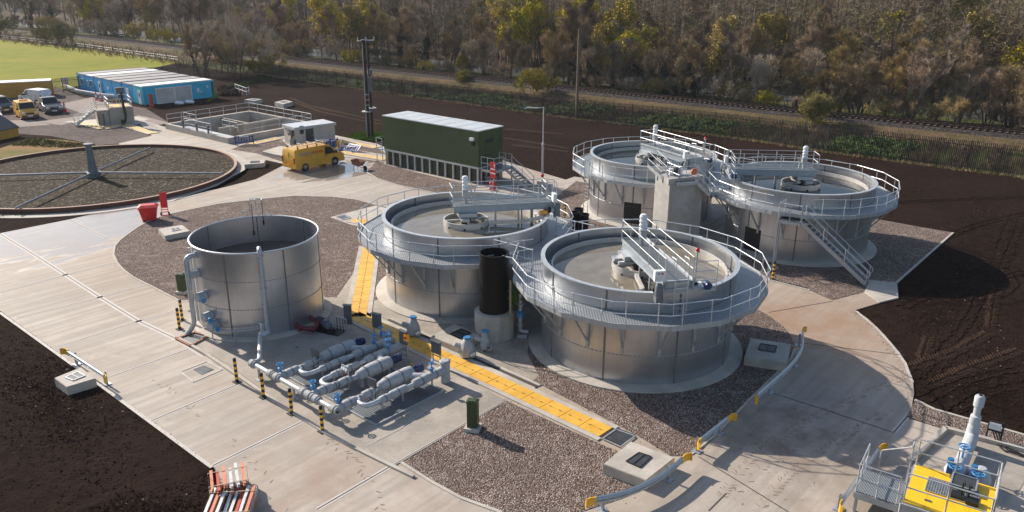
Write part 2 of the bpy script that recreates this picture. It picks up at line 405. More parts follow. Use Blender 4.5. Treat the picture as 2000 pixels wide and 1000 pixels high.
    def build(s, name, mats, parent=None, world=False, sharp=35):
        me = bpy.data.meshes.new(name)
        vs = s.v
        if world and parent is not None:
            inv = parent.matrix_basis.inverted()
            if parent.parent is not None: inv = inv @ parent.parent.matrix_basis.inverted()
            vs = [tuple(inv @ Vector(v)) for v in vs]
        me.from_pydata(vs, [], s.f)
        if isinstance(mats, str): mats = [mats]
        for m in mats: me.materials.append(MT[m])
        me.polygons.foreach_set('material_index', s.m)
        if any(s.s):
            me.polygons.foreach_set('use_smooth', s.s); me.set_sharp_from_angle(angle=R(sharp))
        me.update()
        o = bpy.data.objects.new(name, me); COL.objects.link(o)
        if parent is not None: o.parent = parent
        return o
def empty(name, label, cat, loc=(0, 0, 0), rz=0., group=None):
    o = bpy.data.objects.new(name, None); COL.objects.link(o); o.empty_display_size = .3
    o.matrix_basis = Matrix.Translation(loc) @ Matrix.Rotation(rz, 4, 'Z')
    o['label'] = label; o['category'] = cat
    if group: o['group'] = group
    return o
def tag(o, label, cat, group=None):
    o['label'] = label; o['category'] = cat
    if group: o['group'] = group
    return o
def struct(name, mb, mats, kind='structure'):
    o = mb.build(name, mats); o['kind'] = kind; return o
def dup(root, loc, rz=0., label=None, group=None, scale=None):
    r = root.copy(); COL.objects.link(r)
    r.matrix_basis = Matrix.Translation(loc) @ Matrix.Rotation(rz, 4, 'Z') @ (Matrix.Diagonal((*scale, 1)) if scale else Matrix.Identity(4))
    if label: r['label'] = label
    if group: r['group'] = group
    for ch in root.children:
        c = ch.copy(); COL.objects.link(c); c.parent = r
        for k in ch.children:
            d = k.copy(); COL.objects.link(d); d.parent = c
    return r
def kid(src, parent, mat=None, name=None):
    c = src.copy(); COL.objects.link(c); c.parent = parent
    if mat is not None: c.matrix_basis = mat
    return c
def arc(p0, p1, p2, n=6):
    p0, p1, p2 = Vector(p0), Vector(p1), Vector(p2)
    return [p0.lerp(p1, t / n).lerp(p1.lerp(p2, t / n), t / n) for t in range(n + 1)]
def rounded(pts, r, n=4):
    pts = [Vector(p) for p in pts]; out = [pts[0]]
    for i in range(1, len(pts) - 1):
        a, b, c = pts[i - 1], pts[i], pts[i + 1]
        ra = min(r, (a - b).length / 2); rc = min(r, (c - b).length / 2)
        out += arc(b + (a - b).normalized() * ra, b, b + (c - b).normalized() * rc, n)
    out.append(pts[-1]); return out
# ---------------------------------------------------------------- ground, roads, gravel
def P(*uv): return [g2(u, v) for u, v in uv]
ST_Z = 0.7
stL, stF, stB = g(322, 241.5, ST_Z), g(445, 270, ST_Z), g(488, 216, ST_Z); stR = stF + stB - stL
hole = []
cst = (stL + stF + stB + stR) / 4
for p in (stL, stF, stR, stB): q = p + (cst - p).normalized() * .35; hole.append((q.x, q.y))
mb = MB()
BIG = 1400
far = [(-BIG, -BIG), (BIG, -BIG), (BIG, BIG), (-BIG, BIG)]
A_ = sum(hole[i][0] * hole[(i + 1) % 4][1] - hole[(i + 1) % 4][0] * hole[i][1] for i in range(4))
if A_ < 0: hole = hole[::-1]
# split the sheet into four quads round the sedimentation tank pit
hx = sorted(hole, key=lambda p: p[0])
order = [min(hole, key=lambda p: p[0] + p[1]), None, None, None]
i0 = hole.index(order[0]); hh = [hole[(i0 + k) % 4] for k in range(4)]
vs = [(x, y, 0) for x, y in far] + [(x, y, 0) for x, y in hh]
mb.add(vs, [(0, 1, 5, 4), (1, 2, 6, 5), (2, 3, 7, 6), (3, 0, 4, 7)])
struct('ground', mb, 'topsoil')

main = P((-164, 488), (0, 457), (135, 430), (275, 397), (335, 391), (300, 350), (232, 281), (297, 266), (262, 231), (312, 246), (445, 279), (548, 263),
         (598, 243), (640, 262), (738, 282), (748, 287), (975, 312), (1037, 332), (1105, 352), (1122, 346), (1705, 428), (1861, 456),
         (1752, 553), (1755, 584), (1717, 593), (1670, 607), (1695, 624), (1712, 640), (1728, 656), (1742, 673), (1757, 690), (1768, 708), (1777, 728), (1783, 748), (1785, 770), (1780, 798),
         (1767, 817), (1845, 841), (2000, 881), (2120, 915), (2350, 1100), (438, 1100), (434, 965), (430, 940), (424, 925), (416, 912), (296, 824), (150, 716), (0, 608))
mb = MB(); mb.prism(main, -.2, .05)
def strip(mb, pts, w, z, mi):
    n = len(pts); L = []; Rr = []
    for i in range(n):
        a = Vector(pts[max(0, i - 1)]).xy; b = Vector(pts[min(n - 1, i + 1)]).xy; d = (b - a).normalized(); nn = Vector((-d.y, d.x))
        p = Vector(pts[i]).xy; L.append(p + nn * w / 2); Rr.append(p - nn * w / 2)
    vs = [(p.x, p.y, z) for p in L] + [(p.x, p.y, z) for p in Rr]
    mb.add(vs, [(i, n + i, n + i + 1, i + 1) for i in range(n - 1)], mi)
JO = [((0, 458), (72, 502), (192, 580), (271, 629), (339, 661), (400, 697)), ((105, 682), (271, 629), (375, 599)), ((33, 623), (192, 583), (297, 553)), ((0, 574), (129, 538), (228, 513)),
      ((138, 432), (207, 466)), ((210, 740), (368, 684)), ((296, 824), (476, 748)), ((416, 912), (604, 819)), ((620, 997), (765, 912)), ((600, 1010), (520, 1060)),
      ((717, 872), (780, 840)), ((1364, 894), (1560, 1015)), ((1384, 1000), (1418, 966)), ((1490, 764), (1600, 799), (1745, 847)), ((1500, 612), (1626, 590)), ((1560, 671), (1768, 696)),
      ((500, 349), (640, 390)), ((760, 356), (700, 391)), ((1745, 847), (1785, 800))]
for k, j in enumerate(JO):
    pts = [g(u, v) for u, v in j]
    if not 11 <= k <= 15: strip(mb, pts, .22 if k else .34, .054, 1)
    strip(mb, pts, .05, .058, 2)
# broad pale margins along the road's outer edges
strip(mb, [g(u, v + 1) for u, v in ((0, 611), (150, 719), (296, 827), (414, 914))], .16, .0545, 1)
strip(mb, [g(u, v) for u, v in ((1672, 609), (1711, 642), (1741, 675), (1767, 710), (1782, 749))], .14, .0545, 1)
struct('concrete_road', mb, ['road_concrete', 'concrete_edge', 'joint_dark'])

# pump slab: a slightly raised pale slab between the road and the trench
mb = MB()
slab = P((352, 590), (362, 668), (440, 711), (540, 783), (640, 845), (716, 885), (764, 912), (784, 905), (985, 783), (880, 729), (790, 690), (688, 640), (668, 586), (655, 584))
mb.prism(slab, .04, .075)
kerb_pts = [g(u, v) for u, v in ((345, 661), (400, 693), (462, 735), (540, 789), (640, 851), (716, 890), (808, 935))]
slab_ob = struct('pump_slab', mb, 'concrete_grey')
mb = MB()
for a, b in zip(kerb_pts[:-1], kerb_pts[1:]): mb.bar(a + Vector((0, 0, .095)), b + Vector((0, 0, .095)), .16, .10)
struct('kerb', mb, 'concrete_pale')
mb = MB()
for j in (((505, 716), (655, 640), (688, 633)), ((762, 912), (985, 783)), ((600, 690), (560, 665)), ((717, 872), (780, 840), (880, 775), (905, 757))):
    pts = [g(u, v, .075) for u, v in j]; strip(mb, pts, .12, .079, 0); strip(mb, pts, .04, .083, 1)
struct('slab_joints', mb, ['concrete_edge', 'joint_dark'])
# darker working slab between the tanks and the trench
mb = MB(); mb.prism(P((700, 600), (760, 580), (1010, 620), (1030, 700), (1052, 735), (1036, 752), (960, 712), (850, 668), (735, 616)), .04, .072)
struct('tank_slab', mb, 'concrete_grey')

GR = {
 'gravel_bed': P((222, 499), (225, 482), (235, 470), (250, 459), (268, 446), (287, 435), (310, 426), (335, 419), (375, 410), (425, 400), (500, 391), (575, 384), (650, 386), (700, 392), (734, 402), (800, 415), (800, 480), (716, 497), (655, 584), (352, 590), (300, 563), (262, 544), (243, 530), (230, 516)),
 'gravel_bed.001': P((742, 500), (790, 500), (790, 570), (752, 582), (712, 597), (716, 572)),
 'gravel_bed.002': P((1038, 744), (1052, 735), (1030, 690), (1040, 640), (1200, 590), (1440, 580), (1484, 609), (1508, 623), (1528, 638), (1540, 652), (1549, 668), (1552, 684), (1544, 702), (1516, 732), (1460, 786), (1400, 850), (1372, 880), (1350, 888), (1338, 893), (1310, 893), (1240, 850)),
 'gravel_bed.003': P((784, 906), (985, 783), (1090, 832), (1178, 872), (1205, 884), (1225, 940), (1262, 950), (1250, 962), (1215, 976), (1140, 1001), (1080, 1018), (980, 1004), (900, 975), (840, 942)),
 'gravel_bed.004': P((1861, 456), (1751, 553), (1697, 548), (1688, 572), (1625, 588), (1582, 569), (1505, 549), (1440, 500), (1440, 440), (1560, 405), (1706, 429)),
 'gravel_bed.005': P((1000, 455), (1125, 355), (1250, 380), (1290, 460), (1200, 470), (1100, 470)),
 'gravel_bed.006': P((717, 338), (722, 343), (737, 350), (755, 356), (775, 362), (835, 375), (880, 386), (935, 366), (756, 324), (736, 314)),
 'gravel_bed.007': P((1787, 783), (1825, 802), (2000, 852), (2150, 893), (2150, 922), (2000, 880), (1845, 841), (1770, 816)),
 'gravel_bed.008': P((452, 293), (484, 280), (546, 271), (580, 300), (560, 320), (500, 300)),
 'gravel_bed.009': P((654, 277), (738, 291), (752, 300), (754, 303), (661, 288)),
 'gravel_bed.010': P((662, 306), (752, 318), (728, 318), (700, 312)),
}
for k, poly in GR.items():
    mb = MB(); mb.prism(poly, .03, .078 if k == 'gravel_bed.001' else .066); o = struct('gravel_bed', mb, 'gravel_mat')
# pale concrete edgings round the gravel
mb = MB()
for j, w in ((((655, 584), (352, 590), (300, 563), (262, 544), (243, 530), (230, 516), (222, 499), (225, 482), (235, 470), (250, 459), (268, 446), (287, 435), (310, 426), (335, 419), (375, 410), (425, 400), (500, 391), (575, 384), (650, 386), (700, 392), (734, 402)), .10),
             (((784, 906), (840, 942), (900, 975), (980, 1004)), .14), (((1552, 684), (1544, 702), (1516, 732), (1460, 786), (1400, 850), (1350, 890)), .10),
             (((1861, 456), (1751, 553)), .14), (((717, 338), (737, 350), (775, 362), (835, 375), (880, 386)), .14), (((756, 324), (935, 366), (1000, 384)), .22),
             (((1787, 783), (1825, 802), (2000, 852)), .14), (((1582, 569), (1505, 549)), .14)):
    pts = [g(u, v) for u, v in j]
    for a, b in zip(pts[:-1], pts[1:]): mb.bar(a + Vector((0, 0, .055)), b + Vector((0, 0, .055)), w, .06)
struct('gravel_edging', mb, 'concrete_pale')
mb = MB(); mb.prism(P((340, 394), (425, 364), (478, 333), (500, 317), (520, 314), (557, 322), (500, 351), (425, 370), (345, 391)), .03, .07); struct('soil_strip', mb, 'topsoil')
mb = MB(); mb.prism(P((1688, 573), (1697, 549), (1751, 554), (1754, 584), (1717, 593)), .04, .09); struct('step_landing', mb, 'concrete_pale')
# concrete ring path round the filter
FC = Vector((-39.56, 74.47, 0)); FR = 12.82
mb = MB(); mb.lathe([(FR - .4, .07), (FR + 1.15, .07), (FR + 1.15, .02)], 48, FC, 0, False, R(-118), R(55)); struct('filter_path', mb, 'concrete_pale')

# ---- covered trench: yellow covers set in a pale kerb
def trench(pts, wy, wk, mat='yellow_cover', z=.05, seg=1.15, start=0):
    mb = MB(); pts = [Vector(p) for p in pts]
    for a, b in zip(pts[:-1], pts[1:]):
        d = (b - a); L = d.length; d.normalize(); nn = Vector((-d.y, d.x, 0)); rz = math.atan2(d.y, d.x)
        for sgn in (-1, 1): mb.box((a + b) / 2 + nn * sgn * (wy / 2 + wk / 2) + Vector((0, 0, z + .02)), (L + wk, wk, .07), rz, 1)
        k = max(1, round(L / seg)); s = L / k
        for i in range(k):
            c = a + d * (i + .5) * s
            for q in (-1, 1): mb.box(c + nn * q * wy / 4 + Vector((0, 0, z + .03)), (s - .03, wy / 2 - .012, .06), rz, 0)
            for t in (-.25, .25): mb.box(c + d * t * s + Vector((0, 0, z + .064)), (.14, .035, .016), rz, 2)
    return mb
tr_c = g(699, 622)
a1 = g(1183, 848); a0 = g(722, 484)
d1 = (a1 - tr_c).normalized()
mb = trench([a0, tr_c + (tr_c - a0).normalized() * .0], .95, .28)
mb2 = trench([tr_c - d1 * .5, a1], .98, .26)
o = len(mb.v); mb.v += mb2.v; mb.f += [tuple(i + o for i in f) for f in mb2.f]; mb.m += mb2.m; mb.s += mb2.s
# secondary channel beside the trench (dark slot and pale edges)
n1 = Vector((-d1.y, d1.x, 0))
if n1.y < 0: n1 = -n1
s0 = tr_c + d1 * 1.5 + n1 * 1.25; s1 = g(1040, 763)
mb.box((s0 + s1) / 2 + Vector((0, 0, .062)), ((s1 - s0).length, .22, .05), math.atan2(d1.y, d1.x), 2)
for q in (-.21, .21): mb.box((s0 + s1) / 2 + n1 * q + Vector((0, 0, .065)), ((s1 - s0).length, .18, .07), math.atan2(d1.y, d1.x), 1)
o = mb.build('cable_trench', ['yellow_cover', 'concrete_pale', 'joint_dark']); tag(o, 'L-shaped trench with bright yellow covers and pale kerbs between the pumps and steel tanks', 'cable trench')
def ytrench(px, w, label):
    mb = trench([g(u, v) for u, v in px], w, .2, 'yellow_cover_far', .06, 1.6)
    tag(mb.build('cable_trench', ['yellow_cover_far', 'concrete_pale', 'joint_dark']), label, 'cable trench')
ytrench([(655, 275), (737, 290)], .9, 'thin yellow covered trench behind the pole with a grass tuft')
ytrench([(663, 298), (755, 313)], .9, 'yellow covered trench running from blue barriers towards the green building')
ytrench([(490, 283), (545, 271)], .9, 'short yellow covered trench beside the rectangular concrete settlement tank')
ytrench([(150, 239), (203, 252), (243, 245), (300, 262)], 1.1, 'cranked yellow covered trench in front of the small inlet chamber')
mb = trench([g(690, 431.5), g(719, 437)], 1.0, .22, z=.07); tag(mb.build('cable_trench', ['yellow_cover', 'concrete_pale', 'joint_dark']), 'short end of yellow trench with a grey grate under the tank walkway', 'cable trench')
def grate(c4, label, z=.075, mat='dark_grey'):
    mb = MB(); mb.prism([g2(u, v) for u, v in c4], .05, z)
    ps = [g(u, v, z) for u, v in c4]
    for i in range(4): mb.bar(ps[i] + Vector((0, 0, .01)), ps[(i + 1) % 4] + Vector((0, 0, .01)), .06, .03, 1)
    return tag(mb.build('access_cover', [mat, 'galv_dull']), label, 'access cover')
mb = MB(); mb.prism(P((645, 426), (735, 403), (760, 410), (722, 448), (686, 441)), .05, .082); struct('trench_pad', mb, 'concrete_pale')
grate([(657, 425), (673, 421), (685, 426), (668, 430)], 'grey grate at the tip of the concrete pad beside the tank walkway', .095, 'panel_grey')
grate([(1203, 839), (1240, 852), (1212, 873), (1177, 857)], 'dark chequer cover at the end of the yellow trench', .10)
def flush_cover():
    mb = MB(); ps = [g(u, v) for u, v in ((352, 728), (404, 708), (434, 724), (378, 748))]
    for i in range(4): mb.bar(ps[i] + Vector((0, 0, .06)), ps[(i + 1) % 4] + Vector((0, 0, .06)), .09, .02, 1)
    mb.prism([g2(u, v) for u, v in ((378, 724), (398, 716), (418, 724), (394, 734))], .05, .068, 0)
    tag(mb.build('manhole_cover', ['panel_grey', 'concrete_edge']), 'flush grey manhole cover in a framed square of the open road', 'manhole cover')
flush_cover()

# ---- yard, meadow, rough grass
mb = MB(); mb.sheet(P((-260, 275), (-260, 205), (112, 170), (160, 190), (285, 212), (330, 240), (300, 250), (297, 267), (232, 281), (190, 284), (100, 266), (40, 262)), .018); struct('yard', mb, 'yard_mud')
mb = MB()
for px in (((112, 205), (180, 190), (250, 214), (160, 222)), ((70, 238), (150, 228), (190, 222), (120, 245)), ((270, 225), (330, 240), (300, 246), (255, 236)), ((-30, 236), (60, 235), (100, 244), (20, 250))): mb.sheet(P(*px), .024)
struct('yard_puddled_track', mb, 'yard_pale')
mb = MB(); mb.sheet(P((-260, 400), (-260, 285), (0, 290), (60, 270), (130, 274), (200, 286), (290, 300), (340, 394), (150, 424), (0, 452)), .012); struct('rough_grass', mb, 'rough_grass')
mb = MB(); mb.sheet(P((-260, 470), (0, 424), (140, 418), (300, 400), (335, 390), (275, 397), (135, 430), (0, 457), (-164, 488)), .02); struct('soil_margin', mb, 'topsoil')
mb = MB(); mb.sheet(P((-900, 50), (0, 77), (140, 92), (280, 112), (349, 122), (270, 140), (230, 150), (100, 180), (-100, 200), (-900, 300)), .012); struct('meadow', mb, 'meadow')
mb = MB(); mb.sheet(P((280, 212), (300, 232), (420, 215), (560, 160), (470, 140), (420, 150), (420, 195)), .010); struct('back_soil', mb, 'topsoil')
mb = MB()
for j in (((565, 190), (600, 205), (660, 219), (745, 237)), ((575, 200), (625, 218), (690, 232), (745, 243)), ((975, 268), (1040, 278), (1110, 290)), ((1000, 283), (1110, 296)), ((985, 252), (1100, 262))):
    strip(mb, [g(u, v) for u, v in j], .55, .012, 0)
struct('wheel_ruts', mb, 'soil_track')
# tractor tread marks in the topsoil
mb = MB()
def tread(px, w, step=.22):
    pts = [g(u, v) for u, v in px]
    for a, b in zip(pts[:-1], pts[1:]):
        d = b - a; L = d.length; d.normalize(); nn = Vector((-d.y, d.x, 0)); k = int(L / step)
        for i in range(k):
            c = a + d * (i + .5) * step
            for q in (-1, 1):
                rz = math.atan2(d.y, d.x) + q * R(52)
                mb.box(c + nn * q * w * .25 + Vector((0, 0, .0 + random.random() * .02)), (w * .5 * random.uniform(.5, 1.1), .07, .06), rz + random.uniform(-.1, .1))
for px in (((1786, 735), (1880, 640), (1930, 540), (1975, 420)), ((1800, 745), (1895, 650), (1948, 545), (1995, 425)), ((1830, 470), (1900, 440), (2010, 415)), ((1690, 400), (1800, 392), (2010, 385)), ((1760, 600), (1850, 560), (2010, 530)), ((1800, 780), (1900, 735), (2020, 715)), ((1850, 810), (1930, 760), (2020, 745))):
    pts = rounded([g(u, v) for u, v in px], 3.0, 4)
    for a, b in zip(pts[:-1], pts[1:]):
        d = b - a; L = d.length
        if L < .05: continue
        nn = Vector((-d.y, d.x, 0)).normalized(); k = max(1, int(L / .35))
        for i in range(k):
            for q in (-.30, .30, -.22, .24):
                c = a + d * ((i + random.random()) / k) + nn * (q + random.gauss(0, .05)); mb.box(c + Vector((0, 0, -.01)), (random.uniform(.25, .6), random.uniform(.07, .14), random.uniform(.05, .11)), math.atan2(d.y, d.x) + random.gauss(0, .15))
struct('wheel_furrows', mb, 'clod'); mb = MB()
tread(((1778, 718), (1860, 690), (1934, 648)), .9); tread(((1822, 750), (1900, 716), (1995, 684)), .9); tread(((1934, 640), (1940, 585), (1950, 560)), .8); tread(((1800, 700), (1815, 655)), .8)
struct('tyre_tracks', mb, 'soil_track')

# ---- clods and stones on the topsoil
def clods(name, n, regions, smin, smax, mat):
    mb = MB()
    for _ in range(n):
        poly = random.choice(regions)
        while True:
            w = [random.random() for _ in range(3)]; s_ = sum(w); w = [x / s_ for x in w]
            p = sum((Vector((*poly[i], 0)) * w[i] for i in range(3)), Vector()); break
        s_ = random.uniform(smin, smax) * random.choice((.6, .8, 1, 1.3)); a = random.random() * 6
        vs = [(p.x + s_ * math.cos(a + i * pi / 2) * random.uniform(.7, 1.3), p.y + s_ * math.sin(a + i * pi / 2) * random.uniform(.7, 1.3), random.uniform(-.01, .02)) for i in range(4)]
        vs.append((p.x, p.y, s_ * random.uniform(.5, 1.0)))
        mb.add(vs, ((0, 1, 4), (1, 2, 4), (2, 3, 4), (3, 0, 4)))
    o = mb.build(name, mat); o['kind'] = 'stuff'; o['label'] = 'loose clods and pebbles scattered over the dark topsoil'; o['category'] = 'clods'
def tri(*px): return [g2(u, v) for u, v in px]
def edge_clods(lines, n, spread):
    mb = MB()
    L = [[g(u, v, .05) for u, v in l] for l in lines]
    for _ in range(n):
        l = random.choice(L); i = random.randrange(len(l) - 1); p = l[i].lerp(l[i + 1], random.random()); k = abs(random.gauss(0, spread)); d = (l[i + 1] - l[i]).normalized(); p = p + Vector((-d.y, d.x, 0)) * (k - .06); s_ = random.uniform(.010, .032); a = random.random() * 6
        vs = [(p.x + s_ * math.cos(a + q * pi / 2), p.y + s_ * math.sin(a + q * pi / 2), .045) for q in range(4)] + [(p.x, p.y, .05 + s_ * .8)]
        mb.add(vs, ((0, 1, 4), (1, 2, 4), (2, 3, 4), (3, 0, 4)))
    o = mb.build('soil_crumbs', 'clod'); o['kind'] = 'stuff'; o['label'] = 'crumbs of soil spilled along the concrete road edges'; o['category'] = 'soil crumbs'
mb = MB()
def marks(px, w, keep, step=.16):
    pts = rounded([g(u, v) for u, v in px], 2.0, 4)
    for a, b in zip(pts[:-1], pts[1:]):
        d = b - a; L = d.length
        if L < .05: continue
        d.normalize(); nn = Vector((-d.y, d.x, 0)); k = int(L / step)
        for i in range(k):
            for q in (-1, 1):
                if random.random() > keep: continue
                c = a + d * (i + random.random() * .5) * step + nn * q * w * .25; mb.box((c.x, c.y, .0535), (w * random.uniform(.25, .5), random.uniform(.02, .05), .006), math.atan2(d.y, d.x) + q * R(50) + random.gauss(0, .15))
marks(((640, 862), (700, 905), (735, 965), (745, 1010)), .5, .42); marks(((1400, 985), (1460, 900), (1560, 830), (1700, 765), (1776, 735)), .55, .5); marks(((1480, 1000), (1540, 925), (1640, 860), (1740, 800)), .55, .45); marks(((1440, 960), (1500, 905), (1600, 850)), .5, .25)
marks(((560, 1010), (520, 930), (440, 850), (300, 740)), .45, .12)
struct('tyre_marks', mb, 'dried_mud')
mb = MB()
for px in GR.values():
    for i in range(len(px)):
        a, b = Vector((*px[i], 0)), Vector((*px[(i + 1) % len(px)], 0)); L = (b - a).length
        for _ in range(int(L * 5)):
            p = a.lerp(b, random.random()) + Vector((random.gauss(0, .16), random.gauss(0, .16), 0)); s_ = random.uniform(.012, .032); t_ = random.random() * 6
            mb.add([(p.x + s_ * math.cos(t_ + q * pi / 2), p.y + s_ * math.sin(t_ + q * pi / 2) * .8, .05) for q in range(4)] + [(p.x, p.y, .066 + s_ * .8)], ((0, 1, 4), (1, 2, 4), (2, 3, 4), (3, 0, 4)))
o = mb.build('stray_gravel', 'pebble'); o['kind'] = 'stuff'; o['label'] = 'stray stones scattered along the gravel edges'; o['category'] = 'stones'
edge_clods([((416, 912), (296, 824), (150, 716), (0, 608)), ((438, 1000), (430, 940), (416, 912)), ((1780, 798), (1783, 748), (1768, 708), (1742, 673), (1712, 640), (1670, 607))], 1500, .30)
RG = [tri((0, 615), (410, 920), (0, 1030)), tri((0, 620), (290, 830), (0, 900)), tri((410, 920), (420, 1060), (0, 1040)), tri((1790, 740), (2010, 560), (2010, 850)), tri((1680, 605), (1790, 740), (1990, 560)),
      tri((1800, 380), (2030, 360), (1900, 520)), tri((1870, 450), (2030, 600), (1770, 580)), tri((1790, 770), (2020, 690), (2040, 850))]
clods('soil_clods', 17000, RG, .018, .055, 'clod'); clods('soil_stones', 260, RG, .015, .045, 'pebble')

# ---------------------------------------------------------------- railway, bank, hillside
RZ = 1.2
rp = [g(u, v, RZ) for u, v in ((12, 54), (160, 69), (322, 86), (390, 95), (497, 109), (575, 115), (717, 130), (890, 147), (1075, 169), (1250, 186), (1500, 212), (1625, 225), (1825, 244), (2000, 260))]
rp = [rp[0] + (rp[0] - rp[1]).normalized() * 260, rp[0] + (rp[0] - rp[1]).normalized() * 90] + rp + [rp[-1] + (rp[-1] - rp[-2]).normalized() * 40, rp[-1] + (rp[-1] - rp[-2]).normalized() * 260]
for _ in range(3): rp = [rp[0]] + [(rp[i - 1] + rp[i] * 2 + rp[i + 1]) / 4 for i in range(1, len(rp) - 1)] + [rp[-1]]
def resample(pts, step):
    out = [pts[0].copy()]; acc = 0
    for a, b in zip(pts[:-1], pts[1:]):
        L = (b - a).length; t = step - acc
        while t < L: out.append(a.lerp(b, t / L)); t += step
        acc = L - (t - step)
    return out
rail = resample(rp, 3.0)
rn = []
for i in range(len(rail)):
    d = rail[min(i + 1, len(rail) - 1)] - rail[max(i - 1, 0)]; d.z = 0; d.normalize(); rn.append(Vector((-d.y, d.x, 0)))   # normal pointing away from the works
def hill_z(d, i):
    if d < 3: return 0
    base = [(3.4, .75), (6, .25), (10, .05), (16, -.35), (24, -.35), (28, .2), (40, 1.6), (60, 4.2), (90, 8.5), (140, 14), (220, 22), (330, 32)]
    for (a, za), (b, zb) in zip(base[:-1], base[1:]):
        if d <= b: return za + (zb - za) * (d - a) / (b - a)
    return 32
def along(i, d, z):
    p = rail[i] + rn[i] * d; return Vector((p.x, p.y, z))
def ribbon(prof, mi_of, idx):
    mb = MB(); vs = []; m = len(prof)
    for i in idx:
        for d, z in prof:
            jz = noise.noise(Vector((rail[i].x * .08, rail[i].y * .08, d * .15))) * (.0 if abs(d) < 4 else .25 if d < 0 else .35 + max(0, d - 30) * .02)
            vs.append(along(i, d + (0 if abs(d) < 4 else noise.noise(Vector((i * .21, d, 3))) * .5), z + jz))
    fs = []
    for a in range(len(idx) - 1):
        for j in range(m - 1): mb.add([vs[a * m + j], vs[(a + 1) * m + j], vs[(a + 1) * m + j + 1], vs[a * m + j + 1]], [(0, 1, 2, 3)], mi_of[j], True)
    return mb
idx = list(range(len(rail)))
mb = ribbon([(-7.4, .02), (-4.6, .46), (-2.5, .82), (-1.7, 1.12), (-1.35, 1.13), (1.35, 1.13), (1.75, 1.12), (3.4, .75)], [1, 1, 0, 0, 2, 0, 0], idx); struct('railway_embankment', mb, ['ballast_mat', 'dry_grass_ground', 'soil_track'])
mb = ribbon([(3.4, .76), (6, .28), (10, .1), (14, .12)], [0, 0, 0], idx[::2]); struct('verge', mb, 'scrub_ground')
mb = ribbon([(13, .10), (25, .10)], [0], idx[::2]); struct('river', mb, 'river_water')
hp = [(d, hill_z(d, 0)) for d in (24.5, 28, 34, 40, 50, 60, 75, 90, 115, 140, 180, 220, 330)]; hp[0] = (24.5, .02)
mb = ribbon(hp, [0] * (len(hp) - 1), idx[::3]); struct('hillside', mb, 'wood_floor')
fence_px = [(490, 141), (552, 152), (710, 175), (812, 190), (900, 201), (1000, 215), (1100, 229), (1175, 238), (1275, 250), (1375, 262), (1500, 279), (1613, 297), (1710, 309), (1800, 321), (2000, 347), (2060, 355)]
fpts = [g(u, v) for u, v in fence_px]
bank = [(p.x, p.y) for p in fpts] + [tuple((rail[i] + rn[i] * -5.5).xy) for i in reversed(range(len(rail))) if -105 < rail[i].x < 80]
bank += P((349, 123), (455, 142))
mb = MB(); mb.sheet(bank, .014); struct('grass_bank', mb, 'scrub_ground')
bank2 = P((349, 121), (280, 112), (140, 92), (0, 77), (-900, 50)); bank2 += [tuple((rail[i] + rn[i] * -5.5).xy) for i in range(len(rail)) if rail[i].x < -98]
mb = MB(); mb.sheet(bank2, .013); struct('dry_bank', mb, 'dry_grass_ground')
# the track: one thing with its rails and sleepers
tr = empty('railway_track', 'single rusty railway track on timber sleepers along the foot of the wood', 'railway track', rail[0])
for s_ in (-.72, .72):
    mb = MB(); pts = [rail[i] + rn[i] * s_ + Vector((0, 0, .14)) for i in idx]
    for a, b in zip(pts[:-1], pts[1:]): mb.bar(a, b, .11, .22)
    mb.build('rail', 'rail_rust', tr, True)
mb = MB(); fine = resample(rp, .75); sl = MB(); sl.box((0, 0, 0), (.28, 2.6, .14)); sl0 = None
order_ = sorted((i for i in range(len(fine) - 1) if -120 < fine[i].x < 90), key=lambda i: fine[i].length if fine[i].x < 66 else 1e6)
for k, i in enumerate(order_):
    d = fine[i + 1] - fine[i]; a = math.atan2(d.y, d.x)
    if k < 100:
        if sl0 is None: sl0 = so = sl.build('sleeper', 'sleeper', tr)
        else: so = kid(sl0, tr)
        so.matrix_basis = Matrix.Translation(fine[i] - rail[0]) @ Matrix.Rotation(a, 4, 'Z')
    else: mb.box(fine[i], (.28, 2.6, .14), a)
so = mb.build('sleepers', 'sleeper', tr, True); so['kind'] = 'stuff'
# ---------------------------------------------------------------- the four round steel tanks
TA, TB, TC, TD = Vector((6.47, 38.70, 0)), Vector((-2.78, 46.34, 0)), Vector((11.23, 63.51, 0)), Vector((20.55, 55.79, 0))
RIM, DECK = 4.87, 3.80
NSEG = 16; RW = 6.42
def circ(r, z, n, a0=0.): return [Vector((r * math.cos(a0 + 2 * pi * i / n), r * math.sin(a0 + 2 * pi * i / n), z)) for i in range(n)]
post_mb = MB(); post_mb.cyl((0, 0, -.12), (0, 0, 1.1), .027, n=6); post_mb.ball((0, 0, 1.1), .042, 6); post_mb.ball((0, 0, .55), .040, 6)
post_proto = None
def post(parent, p, h=1.1):
    global post_proto
    mt = Matrix.Translation(p)
    if h != 1.1: mt = mt @ Matrix.Diagonal((1, 1, h / 1.1, 1))
    if post_proto is None: post_proto = post_mb.build('post', 'galv_light', parent); post_proto.matrix_basis = mt; return
    kid(post_proto, parent, mt)
brk_proto = None
shell_mesh = {}
